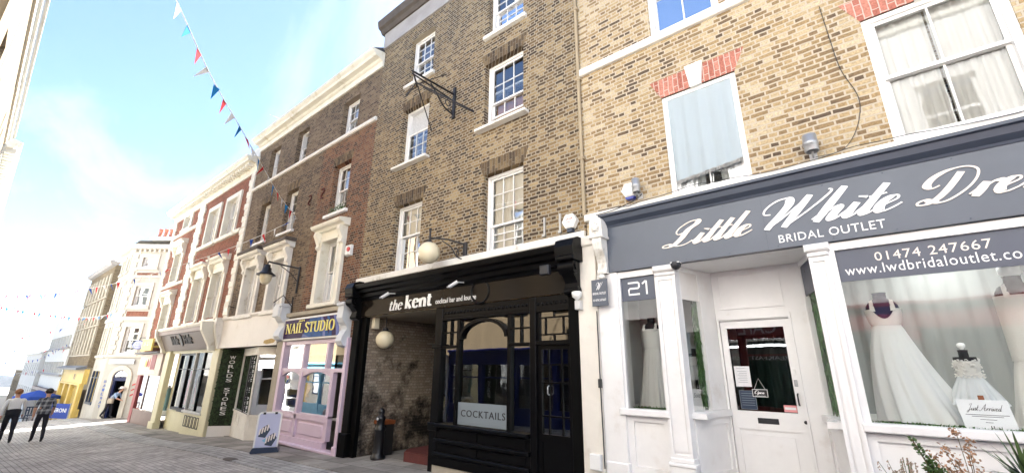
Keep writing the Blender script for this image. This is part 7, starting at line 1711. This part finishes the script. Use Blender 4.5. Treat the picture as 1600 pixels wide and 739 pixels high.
S3 = [(-34.9, -.63, 4.5), (-38.11, -2.18, 4.39), (-41.46, -3.5, 4.86), (-44.93, -4.88, 5.4), (-49, -6.6, 6.1)]
bunting('sparse pale bunting string rising left from the white corner building', S3, .75, .24, ['flag_red', 'flag_cyan', 'flag_white'], 3)
S4 = [(-34.85, -.62, 4.66), (-35.89, -1.29, 4.40), (-36.62, -2.02, 4.30), (-38.2, -4.0, 4.55), (-40, -6.9, 5.2)]
bunting('crowded bunting string end-on in front of the tan brick block', S4, .26, .24, ['flag_red', 'flag_white', 'flag_cyan'], 4)
S5 = [(-43.0, -1.0, 4.4), (-44.9, -2.43, 3.83), (-46.8, -3.46, 3.49), (-48.28, -4.27, 3.31), (-53, -6.9, 3.5)]
bunting('bunting string sagging from the tan brick block across the strip windows', S5, .8, .26, RWB, 5)
S6 = [(-49.08, -1.03, 2.75), (-51.33, -2.22, 2.64), (-54.17, -3.97, 2.73), (-58.5, -6.8, 3.2)]
bunting('bunting string across the far street before the lower white band of the modern block', S6, .6, .26, RWB, 6)
S7 = [(-48.5, -1.03, 3.1), (-50.94, -1.81, 2.26), (-52.51, -2.49, 1.91), (-57, -5, 1.7), (-60, -6.8, 2.0)]
bunting('dark little bunting string drooping down the white band of the strip window block', S7, .45, .24, ['flag_blue', 'flag_red', 'flag_blue'], 7)
S8 = [(-58, -1.05, 1.2), (-63, -3, .7), (-70, -5, .8), (-76, -7, 1.4)]
bunting('faint farthest bunting string at the bottom of the street', S8, .8, .3, RWB, 8)

# ================================================================== people
def person(label, loc, rz, bones, mats, hair, joints, hairpart=None, extra=None):
    """one continuous skinned body; faces take the material of the nearest bone"""
    t = thing('person', label, 'person', loc, rz)
    names = list(joints); me = bpy.data.meshes.new('body_cage'); me.from_pydata([joints[n][0] for n in names], [(names.index(a), names.index(b)) for a, b, _ in bones], [])
    o = bpy.data.objects.new('body', me); COL.objects.link(o)
    md = o.modifiers.new('skin', 'SKIN'); md.use_smooth_shade = True; md.branch_smoothing = .6
    for i, n in enumerate(names):
        rr_ = joints[n][1]; sv = me.skin_vertices[0].data[i]; sv.radius = (rr_, rr_) if not isinstance(rr_, tuple) else rr_; sv.use_root = (n == 'pelvis')
    sb_ = o.modifiers.new('sub', 'SUBSURF'); sb_.levels = 2; sb_.render_levels = 2
    bpy.context.view_layer.update()
    m2 = bpy.data.meshes.new_from_object(o.evaluated_get(bpy.context.evaluated_depsgraph_get()))
    bpy.data.objects.remove(o)
    ml = []
    for _, _, k in bones:
        if k not in ml: ml.append(k)
    for k in ml: m2.materials.append(M[k]) if len(m2.materials) < len(ml) else None
    m2.materials.clear()
    for k in ml: m2.materials.append(M[k])
    segs = [(Vector(joints[a][0]), Vector(joints[b][0]), ml.index(k)) for a, b, k in bones]
    for p in m2.polygons:
        c = p.center; best = None
        for a, b, k in segs:
            ab = b-a; f = max(0, min(1, (c-a).dot(ab)/max(1e-9, ab.length_squared))); d = (c-(a+ab*f)).length
            if best is None or d < best[0]: best = (d, k)
        p.material_index = best[1]; p.use_smooth = True
    m2.name = 'body'; b_ = bpy.data.objects.new('body', m2); COL.objects.link(b_); b_.parent = t
    hd = Vector(joints['head'][0])
    mb = MB(); hr = joints['head'][1]
    hr = hr[0] if isinstance(hr, tuple) else hr
    if hair:
        mb.ball((hd.x-.005, hd.y, hd.z+.035), hr*1.16, 18); mb.v = [(x, y, max(z, hd.z-.01+.9*(x-hd.x))) for x, y, z in mb.v]; mb.out('hair', hair, t, local=True)
    mb = MB()
    for s in (-1, 1): mb.ball((hd.x+.01, hd.y+s*hr*1.03, hd.z-.005), .022, 8)
    mb.ball((hd.x+hr*1.05, hd.y, hd.z-.01), .018, 8); mb.out('face_features', 'skin', t, local=True)
    # hands: palm with five curled fingers
    for s, hn, en in ((1, 'hand_l', 'wrist_l'), (-1, 'hand_r', 'wrist_r')):
        h = Vector(joints[hn][0]); d = (h-Vector(joints[en][0])).normalized(); side = Vector((1, 0, 0)); side = (side-d*side.dot(d)).normalized(); mb = MB()
        for k in range(4):
            q = h+side*(.024-.016*k); l = (.075, .085, .08, .065)[k]; nrm = d.cross(side)*(-s)
            mb.tube([q, q+d*l*.45, q+d*l*.8+nrm*.02, q+d*l*.85+nrm*.045], .0085, 6, r1=.006)
        mb.tube([h+side*.03-d*.03, h+side*.05+d*.02, h+side*.045+d*.05], .010, 6, r1=.007); mb.out('fingers', 'skin', t, local=True)
    return t
def walker(lean=.06, stride=.22, w=1.0, armf=.2, short=False, head_fwd=.03):
    """faces +x; y to the left"""
    J = {}
    J['pelvis'] = ((0, 0, .92), (.15*w, .125*w)); J['waist'] = ((lean*.35, 0, 1.08), (.155*w, .125*w)); J['chest'] = ((lean, 0, 1.30), (.175*w, .13*w)); J['neckb'] = ((lean*1.25, 0, 1.46), (.085, .075)); J['neck'] = ((lean*1.3+head_fwd*.5, 0, 1.525), .056); J['head'] = ((lean*1.35+head_fwd, 0, 1.635), .092); J['crown'] = ((lean*1.35+head_fwd, 0, 1.70), .07)
    for s, n, ph in ((1, 'l', 1), (-1, 'r', -1)):
        J['sh_'+n] = ((lean*1.1, .185*s*w, 1.42), .066); J['el_'+n] = ((lean-.05*0+armf*.45*-ph, .245*s*w, 1.14), .049); J['wrist_'+n] = ((lean+armf*-ph+.05, .25*s*w, .91), .033); J['hand_'+n] = ((lean+armf*-ph*1.2+.07, .245*s*w, .845), (.022, .042))
        J['hip_'+n] = ((0, .095*s*w, .86), .098*w); J['knee_'+n] = ((stride*.55*ph+.03, .10*s*w, .48), .066*w)
        fx = stride*ph*1.1; J['ankle_'+n] = ((fx-.02 if ph > 0 else fx-.06, .10*s*w, .10 if ph > 0 else .16), .047); J['toe_'+n] = ((fx+.15 if ph > 0 else fx+.09, .11*s*w, .035 if ph > 0 else .045), .036)
    return J
def wbones(shirt, trous, skin='skin', shoe='shoe_black', forearm=None):
    B = [('pelvis', 'waist', trous), ('waist', 'chest', shirt), ('chest', 'neckb', shirt), ('neckb', 'neck', skin), ('neck', 'head', skin), ('head', 'crown', skin)]
    for n in 'lr': B += [('chest', 'sh_'+n, shirt), ('sh_'+n, 'el_'+n, shirt), ('el_'+n, 'wrist_'+n, forearm or shirt), ('wrist_'+n, 'hand_'+n, skin), ('pelvis', 'hip_'+n, trous), ('hip_'+n, 'knee_'+n, trous), ('knee_'+n, 'ankle_'+n, trous), ('ankle_'+n, 'toe_'+n, shoe)]
    return B
def shirt_hem(t, J, w, m):
    p = J['waist'][0]; mb = MB(); n = 20; v = []; f = []
    for j, (z, a, b) in enumerate(((1.10, .175, .145), (1.0, .18, .155), (.93, .182, .16))):
        for i in range(n): q = 2*math.pi*i/n; v.append((p[0]*(.5+.5*(z-.9)/.2)+b*w*math.cos(q), a*w*math.sin(q), z+.008*math.sin(q*5)))
    for j in range(2):
        for i in range(n): f.append((j*n+i, j*n+(i+1) % n, (j+1)*n+(i+1) % n, (j+1)*n+i))
    mb.add(v, f, None, True); mb.out('shirt_hem', m, t, local=True)
J = walker(.06, .20, 1.05, .16)
ZR = lambda x: zg(x)-.03
t = person('man in a white shirt and dark trousers walking away at the left edge', (-23.55, -4.40, ZR(-23.55)), math.pi, wbones('shirt_white', 'trouser_dark', forearm='shirt_white'), None, 'hair_ginger', J)
shirt_hem(t, J, 1.03, 'trouser_dark')
J = walker(.05, .17, .98, .14)
t = person('man in a grey plaid shirt and dark trousers walking away', (-22.95, -3.70, ZR(-22.95)), math.pi+.05, wbones('plaid', 'trouser_dark', forearm='skin'), None, 'hair_dark', J)
shirt_hem(t, J, 1.0, 'plaid')
J = walker(.30, .16, .95, .10, head_fwd=.10)
J['chest'] = ((.26, 0, 1.22), (.165, .13)); J['neckb'] = ((.36, 0, 1.36), (.08, .07)); J['neck'] = ((.41, 0, 1.42), .053); J['head'] = ((.47, 0, 1.51), .09); J['crown'] = ((.48, 0, 1.57), .07)
for s, n in ((1, 'l'), (-1, 'r')):
    J['sh_'+n] = ((.30, .18*s, 1.32), .062); J['el_'+n] = ((.42, .20*s, 1.06), .046); J['wrist_'+n] = ((.58, .12*s, .98), .032); J['hand_'+n] = ((.64, .10*s, .96), (.022, .040))
fx, fy = T(1.62, -.25)
t = person('woman in a sun hat and blue top bending forward at the arched blue doorway', (fx, fy, zg(fx)), rad(39+8), wbones('top_blue', 'trouser_dark', forearm='skin'), None, 'hair_dark', J)
MB().lathe([(.20, 1.56), (.12, 1.575), (.115, 1.64), (.08, 1.68), (.001, 1.69)], (.47, 0, 0), 18, caps=False).out('sun_hat', 'hat_white', t, local=True)
MB().bbox(.05, .30, -.30, -.16, .80, 1.06, .02).tube([(.1, -.2, 1.05), (.28, -.15, 1.36), (.2, -.2, 1.05)], .012, 5).out('shoulder_bag', 'bag_tan', t, local=True)
